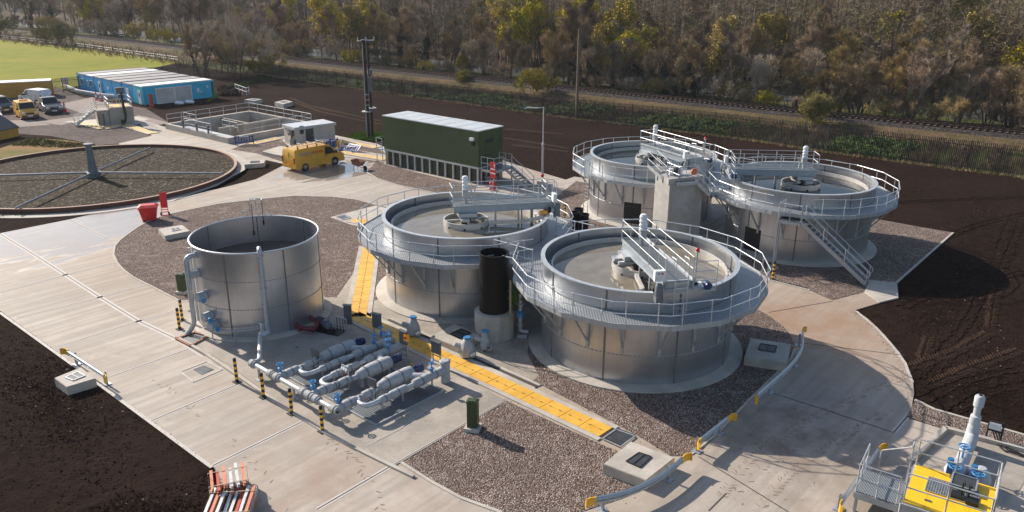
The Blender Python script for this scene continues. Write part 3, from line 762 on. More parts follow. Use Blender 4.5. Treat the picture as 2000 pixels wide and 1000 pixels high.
def tank(c, label, others, gaps, dz, opening=None, water_mat='sludge_water', rot=0.):
    global brk_proto
    t = empty('thickener_tank', label, 'steel tank', c, 0, 'four round steel tanks with ring walkways')
    mb = MB(); mb.lathe([(5.58, 0), (5.58, .12), (5.52, .14), (4.84, .17)], 72, mi=0); mb.build('plinth', 'concrete_pale', t)
    mb = MB(); mb.lathe([(4.9, .12), (4.9, 4.84)], 90); mb.lathe([(4.865, 4.84), (4.865, 3.2)], 90)
    mb.build('shell', 'tank_steel', t)
    mb = MB()
    for i in range(9):
        a = rot + R(40) * i; ca, sa = math.cos(a), math.sin(a)
        mb.box((4.905 * ca, 4.905 * sa, 2.48), (.03, .085, 4.70), a); mb.box((4.855 * ca, 4.855 * sa, 4.0), (.03, .08, 1.6), a)
    for z in (1.615, 3.24):
        mb.lathe([(4.903, z - .03), (4.912, z - .02), (4.912, z + .02), (4.903, z + .03)], 90, sm=True, mi=1)
        for i in range(150): a = 2 * pi * i / 150; mb.box((4.916 * math.cos(a), 4.916 * math.sin(a), z), (.02, .045, .045), a)
    mb.build('seams', ['seam_dark', 'galv_dull'], t)
    mb = MB(); mb.lathe([(4.87, 4.79), (5.0, 4.80), (5.0, 4.87), (4.78, 4.87), (4.78, 4.83)], 90); mb.build('rim', 'galv_light', t)
    mb = MB(); mb.lathe([(4.86, 3.95), (4.45, 3.95), (4.45, 4.42), (4.38, 4.42), (4.38, 3.7)], 90)
    for i in range(60): a = 2 * pi * i / 60; mb.box((4.47 * math.cos(a), 4.47 * math.sin(a), 4.36), (.05, .05, .10), a, 1)
    mb.build('weir_channel', ['steel_trough', 'seam_dark'], t)
    mb = MB(); mb.disc((0, 0, 4.17), 4.39, 72); mb.build('water', water_mat, t)
    mb = MB(); mb.lathe([(1.36, 3.9), (1.36, 4.52), (1.28, 4.52), (1.28, 3.9)], 48)
    for i in range(8): a = i * pi / 4; mb.box((1.345 * math.cos(a), 1.345 * math.sin(a), 4.2), (.05, .12, .12), a, 1)
    for a in (0.3, 1.87): mb.box((0, 0, 4.44), (2.6, .12, .12), a)
    mb.build('stilling_drum', ['steel_trough', 'black_matt'], t)
    mb = MB(); mb.cyl((0, 0, 3.8), (0, 0, 4.75), .30, n=20); mb.lathe([(.30, 4.75), (.55, 4.76), (.55, 4.86), (.0, 4.88)], 20); mb.build('centre_column', 'dark_grey', t)
    # walkway
    a0 = rot
    inn, out = circ(4.97, 0, NSEG, a0), circ(RW, 0, NSEG, a0); z = DECK + dz
    def free(p): return all((Vector((p.x, p.y, 0)) + c - q).length > 6.25 for q in others)
    mb = MB(); fa = MB(); rl = MB(); posts = []
    for i in range(NSEG):
        j = (i + 1) % NSEG
        # inner edge follows the round shell
        aa = [a0 + 2 * pi * (i + k / 4) / NSEG for k in range(5)]
        ii = [Vector((4.93 * math.cos(a), 4.93 * math.sin(a), z)) for a in aa]
        oo = [out[i].lerp(out[j], k / 4) for k in range(5)]
        for k in range(4):
            q = [ii[k], Vector((oo[k].x, oo[k].y, z)), Vector((oo[k + 1].x, oo[k + 1].y, z)), ii[k + 1]]
            mb.add(q + [p - Vector((0, 0, .05)) for p in q], [(0, 1, 2, 3), (7, 6, 5, 4)])
        mid = (out[i] + out[j]) / 2
        if not free(mid * 1.0): continue
        u = out[i] + Vector((0, 0, z - .07)); w = out[j] + Vector((0, 0, z - .07)); fa.bar(u, w, .05, .26)
        for k in (.22, .78): posts.append(out[i].lerp(out[j], k) * 1.004)
        for h in (.55, 1.1):
            ga = math.degrees(math.atan2(mid.y, mid.x)) % 360
            if any(lo <= ga <= hi for lo, hi in gaps): continue
            rl.tube([out[i] * 1.004 + Vector((0, 0, z + h)), out[j] * 1.004 + Vector((0, 0, z + h))], .026, 6)
    mb.build('walkway', 'grating_deck', t)
    f = fa.build('fascia', 'galv_dull', t)
    hr = rl.build('handrail', 'galv_light', t)
    for p in posts:
        ga = math.degrees(math.atan2(p.y, p.x)) % 360
        if any(lo <= ga <= hi for lo, hi in gaps) or not free(p): continue
        post(hr, p + Vector((0, 0, z)))
    for i in range(18):
        a = rot + R(20) * i + R(10)
        if not free(Vector((6.2 * math.cos(a), 6.2 * math.sin(a), 0))): continue
        mt = Matrix.Rotation(a, 4, 'Z')
        if brk_proto is None:
            b = MB(); b.box((4.95, 0, 2.68), (.09, .13, 1.95)); b.bar((5.0, 0, 2.05), (6.25, 0, 3.62), .07, .09); b.bar((4.95, 0, 3.64), (6.35, 0, 3.64), .08, .10)
            brk_proto = b.build('bracket', 'galv_dull', t); brk_proto.matrix_basis = mt
        else: kid(brk_proto, t, mt)
    if opening is not None:
        a, w, zz0, zz1 = opening
        mb = MB(); mb.lathe([(4.86, zz0), (4.925, zz0), (4.925, zz1), (4.86, zz1)], 6, sm=False, a0=a - w / 2 / 4.9, a1=a + w / 2 / 4.9); mb.build('access_panel', 'black_matt', t)
    if gaps and gaps[0][0] == 203:
        a = R(212); ca, sa = math.cos(a), math.sin(a); tx_, ty_ = -sa, ca
        mb = MB()
        for s in (-.28, .28): mb.tube([(6.55 * ca + tx_ * s, 6.55 * sa + ty_ * s, .1), (6.55 * ca + tx_ * s, 6.55 * sa + ty_ * s, 4.95)], .03, 6)
        for k in range(14): mb.cyl((6.55 * ca - tx_ * .28, 6.55 * sa - ty_ * .28, .3 + .27 * k), (6.55 * ca + tx_ * .28, 6.55 * sa + ty_ * .28, .3 + .27 * k), .016, n=5)
        for s in (-.45, .45):
            for h in (4.35, 4.9): mb.tube([(6.4 * ca + tx_ * s, 6.4 * sa + ty_ * s, h), (6.75 * ca + tx_ * s, 6.75 * sa + ty_ * s, h)], .024, 6)
            mb.cyl((6.4 * ca + tx_ * s, 6.4 * sa + ty_ * s, 3.8), (6.4 * ca + tx_ * s, 6.4 * sa + ty_ * s, 4.9), .026, n=6)
        mb.build('access_ladder', 'galv_light', t)
    return t
def ang(c, p): return math.atan2(p.y - c.y, p.x - c.x)
tank(TA, 'nearest round steel tank, its bridge rail running straight towards the camera', [TB], [], 0, rot=R(4.5))
tank(TB, 'round steel tank beside the tall black pipe, its bridge lying crosswise', [TA], [], .006, rot=R(15))
tank(TC, 'round steel tank beside the concrete tower, its bridge capped by a red lamp', [TD], [(203, 221)], .003, (R(-115), 1.35, .3, 1.95), 'dark_water', R(5))
tank(TD, 'round steel tank with the long stair running down to gravel', [TC], [(238, 262)], .009, (R(-144), 1.3, .3, 1.9), 'dark_water', R(11))
# decks joining each pair of ring walkways
def link(p, q, label):
    d = (q - p); m = (p + q) / 2; rz = math.atan2(d.y, d.x); t = empty('link_deck', label, 'walkway deck', (m.x, m.y, DECK - .02), rz)
    mb = MB(); mb.box((0, 0, -.02), (2.0, 5.6, .04)); mb.build('deck', 'grating_deck', t)
    mb = MB()
    for y in (-2.8, 2.8): mb.box((0, y, -.12), (3.4, .06, .24))
    mb.build('edge_beam', 'galv_dull', t); mb = MB()
    for y in (-2.8, 2.8):
        mb = MB()
        for h in (.55, 1.1): mb.tube([(-1.35, y, h), (1.35, y, h)], .026, 6)
        for x in (-1.3, 0, 1.3): mb.cyl((x, y, 0), (x, y, 1.1), .027, n=6)
        mb.build('handrail', 'galv_light', t)
link(TA, TB, 'grating deck joining the two nearer tank walkways beside the black pipe')
link(TC, TD, 'grating deck joining the two farther tank walkways behind the concrete tower')

# ---------------------------------------------------------------- rotating half bridges
def rib_cowl(z0, h, r=.19):
    prof = [(0.02, z0)]; k = 4
    for i in range(k): zz = z0 + h * i / k; prof += [(r, zz + .02), (r * .98, zz + h / k * .55), (r * .82, zz + h / k * .6), (r * .80, zz + h / k * .9)]
    prof += [(r * .8, z0 + h - .04), (r * .6, z0 + h), (0, z0 + h + .01)]; return prof
def bridge(c, a, label, beacon=True, trough=None, L=5.25, light=False):
    t = empty('scraper_bridge', label, 'tank bridge', (c.x, c.y, RIM), a, 'half bridges across the steel tanks')
    gm = 'girder_steel'
    for y in (-.62, .62):
        mb = MB(); mb.box(((L - .8) / 2, y, .40), (L + .8, .05, .40))
        for zz in (.2, .6): mb.box(((L - .8) / 2, y, zz), (L + .8, .14, .03))
        mb.build('girder', gm, t)
    mb = MB(); mb.box(((L - .8) / 2, 0, .585), (L + .8, 1.15, .035)); mb.build('deck', 'grating_fine', t)
    for y in (-.66, .66):
        mb = MB()
        for h in (1.15, 1.70): mb.tube([(-.85, y, h), (L - .1, y, h)], .021, 6)
        mb.box(((L - .8) / 2, y, .68), (L + .7, .012, .10))
        for x in (-.85, .45, 1.75, 3.05, 4.3, L - .1): mb.cyl((x, y, .55), (x, y, 1.72), .027, n=6)
        mb.build('handrail', 'galv_light', t)
    mb = MB()
    for h in (1.15, 1.70): mb.tube([(-.85, -.66, h), (-.85, .66, h)], .026, 6)
    mb.build('end_rail', 'galv_light', t)
    mb = MB(); mb.lathe([(x, z) for x, z in rib_cowl(1.36, .86)], 20, (0, .12, 0)); cw = mb.build('slip_ring_cowl', 'white_plastic', t)
    mb = MB(); mb.box((0, .12, 1.17), (.34, .30, .36)); mb.cyl((0, .12, .6), (0, .12, 1.0), .09, n=10); mb.tube([(0.05, .25, 1.5), (.35, .4, 1.45), (.45, .45, .7)], .025, 6); mb.build('gearbox_stand', 'galv_dull', t)
    mb = MB(); mb.box((0, 0, .08), (1.1, 1.9, .22)); mb.box((-.2, 0, -.12), (.5, 2.6, .14)); mb.box((.5, 0, -.12), (.2, 2.5, .14)); mb.build('pivot_frame', 'galv_dull', t)
    # end carriage with wheel, motor and control box
    mb = MB(); mb.box((L - .15, 0, .18), (.30, 2.1, .20)); mb.box((L - .15, 0, .45), (.12, 1.5, .36)); mb.build('end_carriage', 'galv_dull', t)
    for y in (-.95, .95):
        mb = MB(); mb.lathe([(0, -.06), (.17, -.06), (.19, -.03), (.19, .03), (.17, .06), (0, .06)], 18, (L - .32, y, .19), axis=(1, .0, 0)); mb.build('wheel', 'tyre', t)
    mb = MB(); mb.lathe([(0, 0), (.17, .01), (.19, .1), (.19, .5), (.12, .62), (0, .63)], 14, (L + .12, -1.0, .0)); mb.box((L + .10, -1.0, -.1), (.34, .34, .3)); mb.build('drive_motor', 'blue_paint' if False else 'pillar_grey', t)
    mb = MB(); mb.box((L - .05, -.95, .95), (.22, .5, .5)); mb.box((L + .065, -.95, 1.0), (.02, .4, .35), mi=1); mb.box((L + .078, -.87, 1.08), (.01, .08, .08), mi=2); mb.box((L + .078, -1.03, 1.08), (.01, .06, .06), mi=3); mb.build('control_box', ['white_plastic', 'plate_white', 'red_paint', 'panel_grey'], t)
    if beacon:
        mb = MB(); mb.cyl((L - .1, .78, .5), (L - .1, .78, 1.95), .035, n=8); mb.ball((L - .1, .78, 2.03), .10, 10, 1); mb.box((L - .1, .78, 1.95), (.16, .16, .06)); mb.build('beacon', ['galv_light', 'red_paint'], t)
    # short access ladder and side platform rail at the rim end
    mb = MB()
    for y in (-.3, .3): mb.tube(rounded([(L - .3, y, 1.7), (L + .25, y, 1.75), (L + .28, y, -.95)], .15), .022, 6)
    for k in range(8): mb.cyl((L + .27, -.3, -.8 + k * .24), (L + .27, .3, -.8 + k * .24), .015, n=5)
    mb.tube([(L - .15, .7, .55), (L - .15, 1.85, .55), (L - .15, 1.85, 1.45), (L - .15, .7, 1.45)], .024, 6); mb.tube([(L - .15, .7, 1.0), (L - .15, 1.85, 1.0)], .022, 6); mb.cyl((L - .15, 1.85, 0), (L - .15, 1.85, .6), .024, n=6)
    mb.build('rim_ladder', 'galv_light', t)
    mb = MB(); mb.box((L - .3, 1.3, .10), (.7, .8, .06)); mb.lathe([(0, -.2), (.16, -.18), (.18, 0), (.16, .18), (0, .2)], 12, (L - .2, 1.45, .28), 1, axis=(1, 0, 0)); mb.box((L - .35, 1.1, .25), (.25, .2, .28), mi=2); mb.build('scum_pump', ['galv_dull', 'navy_motor', 'white_plastic'], t)
    for x, y in ((1.7, -.55), (1.9, .5), (3.1, -.55), (3.5, .4), (3.9, -.5), (4.2, .5)):
        mb = MB(); mb.box((x, y, -.35), (.09, .09, 1.4)); mb.build('scraper_post', 'steel_arm', t)
    if trough:
        s = trough; mb = MB()
        for p0, p1 in (((1.35, s * .6, -.50), (3.4, s * 1.0, -.42)), ((3.4, s * 1.0, -.42), (4.45, s * 1.55, -.05))):
            mb.bar(p0, p1, .16, .20)
        mb.build('scum_trough', 'steel_trough', t)
    if trough and not beacon:
        s = trough; mb = MB(); mb.lathe([(0, -.22), (.17, -.2), (.2, 0), (.17, .2), (0, .22)], 12, (4.55, s * 1.0, .0), axis=(1, .2, 0)); mb.build('float', 'lens_amber', t)
    return t
bridge(TA, ang(TA, Vector((7.35, 34.3, 0))), 'half bridge on the nearest tank, pointing towards the camera with red beacon', True, -1)
bridge(TB, R(11.5), 'half bridge lying crosswise on the tank beside the black pipe', False, -1)
bridge(TC, R(-62), 'half bridge behind the concrete tower, with a ribbed white cowl and red lamp', True, None)
bridge(TD, R(176), 'half bridge pointing away from the long stair, on the tank nearest the soil', False, None)

# ---------------------------------------------------------------- concrete tower, its platform and stairs
F = aty(1309, 350, 54.0); dr = Vector((.93, .37, 0)); dl = Vector((-.37, .93, 0))
tw = empty('concrete_tower', 'tall grey concrete tower standing between the two farther tanks', 'concrete tower', (F.x, F.y, 0))
c4 = [F, F + dr * 2.75, F + dr * 2.75 + dl * 1.9, F + dl * 1.9]
mb = MB(); mb.prism([(p.x, p.y) for p in c4], 0, F.z); 
mb.build('shaft', 'concrete_tower', tw, True)
mb = MB(); mb.prism([((p - F).x * 1.0 + F.x, (p - F).y + F.y) for p in [F + dr * .2 - dl * .02, F + dr * .25 - dl * .02, F + dr * .25, F + dr * .2]], .3, F.z - .3); mb.build('form_seam', 'concrete_grey', tw, True)
def stair(name, label, p0, p1, w, n, group=None, rails=True, loop=True):
    """open steel stair from upper landing edge p0 down to p1 (centre line)"""
    p0, p1 = Vector(p0), Vector(p1); d = p1 - p0; f = Vector((d.x, d.y, 0)); Lh = f.length; f.normalize(); sd = Vector((-f.y, f.x, 0))
    t = empty(name, label, 'steel stair', (p0.x, p0.y, p1.z), math.atan2(f.y, f.x), group); H_ = p0.z - p1.z
    for s in (-1, 1):
        mb = MB(); mb.bar((0, s * w / 2, H_ - .02), (Lh, s * w / 2, .05), .05, .24); mb.build('stringer', 'galv', t)
        if rails:
            mb = MB()
            for h in (.5, 1.0):
                q = [(0, s * w / 2, H_ + h), (Lh, s * w / 2, h)]
                mb.tube(q, .025, 6)
            if loop: mb.tube(arc((Lh, s * w / 2, 1.0), (Lh + .35, s * w / 2, .75), (Lh, s * w / 2, .5), 6), .025, 6)
            k = max(2, round(Lh / 1.4))
            for i in range(k + 1):
                x = Lh * i / k; zz = H_ * (1 - i / k); mb.cyl((x, s * w / 2, zz - .05), (x, s * w / 2, zz + 1.0), .026, n=6)
            mb.build('handrail', 'galv_light', t)
    mb = MB(); mb.box((0, 0, 0), (.26, w - .06, .04)); t0 = None
    for i in range(n):
        x = Lh * (i + .5) / n; zz = H_ * (1 - (i + .5) / n)
        if t0 is None: t0 = mb.build('tread', 'grating_step', t); o = t0
        else: o = kid(t0, t)
        o.matrix_basis = Matrix.Translation((x, 0, zz))
    return t
def railing(parent, pts, z0=0, h=1.1, step=1.3, closed=False, name='handrail', r=.026, mat='galv_light'):
    mb = MB(); pts = [Vector(p) for p in pts]
    for k in (.5, 1.0): mb.tube([p + Vector((0, 0, h * k)) for p in pts], r, 6, closed=closed)
    seq = list(zip(pts[:-1], pts[1:])) + ([(pts[-1], pts[0])] if closed else [])
    for a, b in seq:
        L = (b - a).length; k = max(1, round(L / step))
        for i in range(k): p = a.lerp(b, i / k); mb.cyl(p + Vector((0, 0, -.03)), p + Vector((0, 0, h)), r, n=6)
    mb.cyl(pts[-1], pts[-1] + Vector((0, 0, h)), r, n=6)
    return mb.build(name, mat, parent, True)
# platform clamped to the tower's front
PZ = aty(1342, 362, 53.6).z + .12
pf0 = aty(1326, 360, 53.75); pf0.z = PZ
pl = empty('tower_platform', 'small grating platform with an orange lifebuoy on top of the concrete tower', 'steel platform', pf0)
q = [pf0, pf0 + dr * 1.55, pf0 + dr * 1.55 + dl * 1.5, pf0 + dl * 1.5]
mb = MB(); mb.prism([(p.x, p.y) for p in q], PZ - .05, PZ); mb.build('deck', 'grating_fine', pl, True)
mb = MB()
for i in range(4): mb.bar(q[i] - Vector((0, 0, .12)), q[(i + 1) % 4] - Vector((0, 0, .12)), .05, .24)
mb.build('edge_beam', 'galv', pl, True)
railing(pl, [q[0], q[1]]); railing(pl, [q[2] , q[3]])
mb = MB(); cb = q[0] + dr * 1.1 + Vector((0, 0, .72)) - dl * .05; mb.lathe([(.12, -.04), (.22, -.04), (.22, .04), (.12, .04), (.12, -.04)], 18, cb, axis=-dl); mb.box(cb - dl * .02, (.30, .03, .42), math.atan2(dr.y, dr.x)); mb.build('lifebuoy', 'plastic_orange', pl, True)
mb = MB(); 
for k in range(3): cc = q[3] + dr * (.3 + .35 * k) + Vector((0, 0, .35 + .05 * k)); mb.box(cc, (.25, .3, .6), .4 * k, k % 2)
mb.build('valve_actuator', ['white_plastic', 'dark_grey'], pl, True)
e0 = q[1] + dr * .05 + dl * .5; e1_ = aty(1392, 390, 53.6); e1_ = Vector((e0.x + (e1_.x - e0.x), e0.y - .1, DECK + .02))
stair('platform_stair', 'short stair dropping from the tower platform to the far tank walkway', e0, e1_, .85, 6, loop=False)
# landing beside it, joining the walkway of the far tank
mb_l = empty('stair_landing', 'grating landing at the foot of the tower stair', 'steel platform', e1_)
le = [e1_ + dl * .45, e1_ - dl * .45, e1_ - dl * .45 + dr * 1.5, e1_ + dl * .45 + dr * 1.5]
mb = MB(); mb.prism([(p.x, p.y) for p in le], DECK - .06, DECK + .03); mb.build('deck', 'grating_fine', mb_l, True); railing(mb_l, [le[1] + Vector((0, 0, .03)), le[2] + Vector((0, 0, .03))])
# upper steps from the tank bridge to the platform
u0 = q[3] + dl * 1.6 - dr * .3; u0.z = 5.5
stair('bridge_stair', 'few steps from the far tank bridge down to the tower platform', u0, q[3] - dr * .1 + Vector((0, 0, .02)), .8, 3, loop=False)
railing(pl, [q[0] + Vector((0, 0, 0)), q[3], q[3] + dl * .1], name='side_rail')
for k in range(3):
    pass
mb = MB(); 
for k in (.2, 1.1, 1.9): mb.box(F + dl * k * .9 - dr * .03 + Vector((0, 0, -.22)), (.18, .06, .40), math.atan2(dl.y, dl.x))
mb.build('fixing_plate', 'galv_light', tw, True)
# the long stair from the far tank walkway to the gravel
ld = Vector((.78, -.62, 0)).normalized(); ln = Vector((ld.y, -ld.x, 0))
LT = aty(1568, 442, 49.55); LT.z = 3.45; lp = empty('stair_landing', 'small grating landing at the top of the long stair on the tank nearest the soil', 'steel platform', LT - ld * .75)
a_ = LT - ld * 1.45; sdv = Vector((-ld.y, ld.x, 0))
le = [a_ + sdv * .5, a_ - sdv * .5, LT - sdv * .5, LT + sdv * .5]
mb = MB(); mb.prism([(p.x, p.y) for p in le], 3.39, 3.45); mb.build('deck', 'grating_fine', lp, True)
mb = MB()
for i in range(4): mb.bar(Vector((le[i].x, le[i].y, 3.32)), Vector((le[(i + 1) % 4].x, le[(i + 1) % 4].y, 3.32)), .05, .2)
mb.build('edge_beam', 'galv', lp, True)
railing(lp, [Vector((le[0].x, le[0].y, 3.45)), Vector((le[1].x, le[1].y, 3.45)), Vector((le[2].x, le[2].y, 3.45))], step=.8)
mb = MB()
for p in (le[1], le[1] + sdv * .35): mb.box((p.x, p.y, 1.7), (.1, .1, 3.4), math.atan2(ld.y, ld.x))
mb.box((le[1].x, le[1].y, .12), (.6, .6, .12)); mb.build('leg', 'galv', lp, True)
fs = Vector((22.35, 47.25, .12))
stair('access_stair', 'long straight steel stair from the far tank walkway down to a concrete pad', LT, fs, .95, 16)

# ---------------------------------------------------------------- the plain open tank on the pump slab
TE = Vector((-14.16, 42.14, 0)); RE = 3.41
te = empty('open_tank', 'plain open steel tank without walkway, on the slab beside the bollards', 'steel tank', TE)
mb = MB(); mb.lathe([(RE + .42, 0), (RE + .42, .13), (RE + .36, .16), (RE - .05, .2)], 64); mb.build('plinth', 'concrete_pale', te)
mb = MB(); mb.lathe([(RE, .16), (RE, 4.84)], 80); mb.lathe([(RE - .03, 4.84), (RE - .03, 2.6)], 80); mb.build('shell', 'tank_steel', te)
mb = MB(); mb.tube(circ(RE, 4.85, 72), .055, 8, closed=True); mb.build('rim', 'galv_light', te)
mb = MB()
for i in range(7):
    a = R(-100.4) + R(51.43) * i; ca, sa = math.cos(a), math.sin(a); mb.box(((RE + .005) * ca, (RE + .005) * sa, 2.5), (.03, .07, 4.65), a); mb.box(((RE - .035) * ca, (RE - .035) * sa, 3.9), (.02, .07, 1.8), a)
for z in (1.73, 3.28):
    mb.lathe([(RE + .003, z - .02), (RE + .008, z), (RE + .003, z + .02)], 72, mi=1)
    for i in range(120): a = 2 * pi * i / 120; mb.box(((RE + .012) * math.cos(a), (RE + .012) * math.sin(a), z), (.02, .045, .045), a)
mb.build('seams', ['seam_dark', 'galv_dull'], te)
mb = MB(); mb.disc((0, 0, 3.3), RE - .04, 64); mb.build('sludge', 'sludge', te)
def etank(a, r, z): return Vector((r * math.cos(a), r * math.sin(a), z))
# fill pipe down the front
af = math.atan2(aty(514, 560, 38.8).y - TE.y, aty(514, 560, 38.8).x - TE.x)
pp = [etank(af, RE - .35, 3.9), etank(af, RE - .3, 5.05), etank(af, RE + .17, 5.05), etank(af, RE + .17, 1.0), etank(af, RE + .9, .75)]
mb = MB(); mb.tube(rounded(pp, .22), .115, 12)
for z in (4.7, 2.9, 1.0): mb.lathe([(.115, -.05), (.16, -.05), (.16, .05), (.115, .05)], 12, etank(af, RE + .17, z))
for z in (2.0, 3.8): mb.box(etank(af, RE + .06, z), (.2, .3, .06), af)
mb.build('fill_pipe', 'galv', te)
# overflow pipe on the sunny side
ao = math.atan2(39.75 - TE.y, -16.55 - TE.x)
def side(u, v, y): return aty(u, v, y)
sp = [etank(ao, RE - .05, 4.45), etank(ao, RE + .55, 4.45), etank(ao, RE + .55, .62), etank(ao - .05, RE + .95, .12)]
mb = MB(); mb.tube(rounded(sp, .3), .13, 12); mb.lathe([(.13, -.04), (.2, -.04), (.2, .04), (.13, .04)], 12, etank(ao, RE + .03, 4.45), axis=etank(ao, 1, 0)); mb.build('overflow_pipe', 'galv', te)
mb = MB(); mb.tube([etank(ao + .22 - .4, RE + .12, 4.7), etank(ao + .22 - .4, RE + .12, .5)], .07, 8); mb.build('sight_pipe', 'galv_light', te)
for k, (da, z) in enumerate(((-.12, 3.45), (.02, 2.3), (.10, 1.22), (.2, .78))):
    a = ao + da + .12
    mb = MB(); mb.lathe([(0, 0), (.24, .0), (.26, .06), (.26, .45), (.22, .52), (0, .53)], 8, etank(a, RE - .02, z), axis=etank(a, 1, 0), sm=False); v = mb.build('jacketed_valve', 'jacket_grey', te)
    mb = MB(); p = etank(a + (-.12 if k == 0 else .10), RE + .42, z + .0); mb.cyl(p, p + etank(a + 1.2, .18, 0), .10, n=10); mb.lathe([(.05, -.02), (.14, -.03), (.14, .03), (.05, .02)], 12, p + etank(a + 1.2, .2, 0), axis=etank(a + 1.2, 1, 0)); mb.build('handwheel', 'blue_valve', te).parent = v
mb = MB(); aw = ao + .45
for r_ in (.25, .55): mb.tube([etank(aw - .1 + k * .07, RE + r_ * .8, .55 + .03 * k) for k in range(11)], .028, 6)
for k in (0, 5, 10): mb.cyl(etank(aw - .1 + k * .07, RE + .45, .1), etank(aw - .1 + k * .07, RE + .45, .8), .03, n=6)
mb.build('cable_tray', 'galv_dull', te)
# davit rails and hanging probes at the back
ab = math.atan2(aty(495, 420, 45.4).y - TE.y, aty(495, 420, 45.4).x - TE.x)
mb = MB()
for d in (-.16, -.05, .05): mb.tube(rounded([etank(ab + d, RE + .1, 4.2), etank(ab + d, RE + .1, 5.95), etank(ab + d, RE - .15, 5.85)], .1), .028, 6)
for z in (5.3, 5.6, 5.9): mb.tube([etank(ab - .16, RE + .1, z), etank(ab - .05, RE + .1, z), etank(ab + .05, RE + .1, z)], .022, 6)
for d in (-.27, .16): mb.cyl(etank(ab + d, RE + .08, 4.6), etank(ab + d, RE + .08, 5.25), .04, n=6)
mb.build('davit', 'galv_light', te)
mb = MB()
for d, zz in ((-.16, 4.35), (.02, 3.75)):
    mb.cyl(etank(ab + d, RE - .12, 5.8 if d < 0 else 5.7), etank(ab + d, RE - .12, zz), .018, n=5); mb.cyl(etank(ab + d, RE - .12, zz), etank(ab + d, RE - .12, zz + .25), .05, n=8)
mb.build('level_probe', 'black_matt', te)
# sump frame under the overflow
mb = MB(); ps = [g(u, v, .09) for u, v in ((344, 662), (380, 650), (408, 657), (372, 676))]
for i in range(4): mb.bar(ps[i], ps[(i + 1) % 4], .12, .12)
mb.prism([(p.x, p.y) for p in ps], .07, .082, 1)
tag(mb.build('sump_frame', ['rust_frame', 'grating_fine']), 'rusty square sump frame with a grate under the overflow pipe', 'sump')
# ---------------------------------------------------------------- pump pipework
O = Vector((-12.29, 34.52, 0)); ex = Vector((.75, -.66, 0)).normalized(); rzp = math.atan2(ex.y, ex.x)
pw = empty('pump_pipework', 'grey jacketed pump pipework with three parallel lines, blue valves and a bare steel header', 'pipework', O, rzp)
HZ = .75
def fl(mb, p, r, ax=(0, 1, 0), mi=0, w=.05): mb.lathe([(r, -w), (r * 1.35, -w), (r * 1.35, w), (r, w)], 12, p, mi, axis=ax)
# header with collars
mb = MB(); mb.tube([(0, 0, HZ), (6.3, 0, HZ)], .115, 12); fe = pw.matrix_basis.inverted() @ (TE + etank(af, RE + .9, .75)); mb.tube(rounded([(0, 0, HZ), (-.2, 0, HZ), (-.2, .4, HZ), fe + Vector((0, -.5, .05)), fe], .2), .115, 12); mb.lathe([(.115, -.2), (.2, -.15), (.2, .15), (.115, .2)], 12, fe + Vector((0, -.35, .0)), axis=(.1, -1, 0)); mb.box(fe + Vector((0, -.35, .3)), (.12, .14, .5)); mb.box(fe + Vector((-.02, -.35, .6)), (.3, .1, .08)); mb.build('header_pipe', 'galv_light', pw)
for x, w in ((1.45, .22), (1.95, .22), (4.0, .25), (4.45, .3), (5.0, .2), (6.25, .25), (-.1, .2)): mb = MB(); mb.lathe([(.115, -w), (.19, -w * .9), (.19, w * .9), (.115, w)], 12, (x, 0, HZ), axis=(1, 0, 0)); mb.lathe([(.19, w * .4 - .025), (.215, w * .4 - .02), (.215, w * .4 + .02), (.19, w * .4 + .025)], 12, (x, 0, HZ), 1, axis=(1, 0, 0)); mb.build('pipe_jacket', ['jacket_grey', 'jacket_strap'], pw)
for x in (.35, 3.2, 5.4): mb = MB(); mb.box((x, 0, HZ / 2 + .02), (.10, .10, HZ - .1)); mb.box((x, 0, .08), (.3, .3, .03)); mb.build('pipe_support', 'galv', pw)
def jac(mb, x, y0, y1, r, z=HZ, mi=0):
    mb.lathe([(.10, y0), (r * .8, y0), (r, y0 + .08), (r * 1.02, (y0 + y1) / 2), (r, y1 - .08), (r * .8, y1), (.10, y1)], 14, (x, 0, z), mi, axis=(0, 1, 0))
def hand_valve(parent, x, y, z, r=.16, tall=.42):
    mb = MB(); mb.cyl((x, y, z), (x, y, z + tall * .5), .085, .06, 10); mb.lathe([(.05, 0), (.12, .02), (.12, .07), (.05, .09)], 10, (x, y, z + tall * .35)); mb.cyl((x, y, z + tall * .4), (x, y, z + tall + .06), .03, n=8)
    v = mb.build('gate_valve', 'blue_valve', parent)
    mb = MB(); mb.tube([Vector((x + r * math.cos(k * pi / 5), y + r * math.sin(k * pi / 5), z + tall)) for k in range(10)], .022, 6, closed=True)
    for k in range(2): mb.bar((x - r * math.cos(k * pi / 2), y - r * math.sin(k * pi / 2), z + tall), (x + r * math.cos(k * pi / 2), y + r * math.sin(k * pi / 2), z + tall), .03, .02)
    w = mb.build('handwheel', 'blue_valve', v)
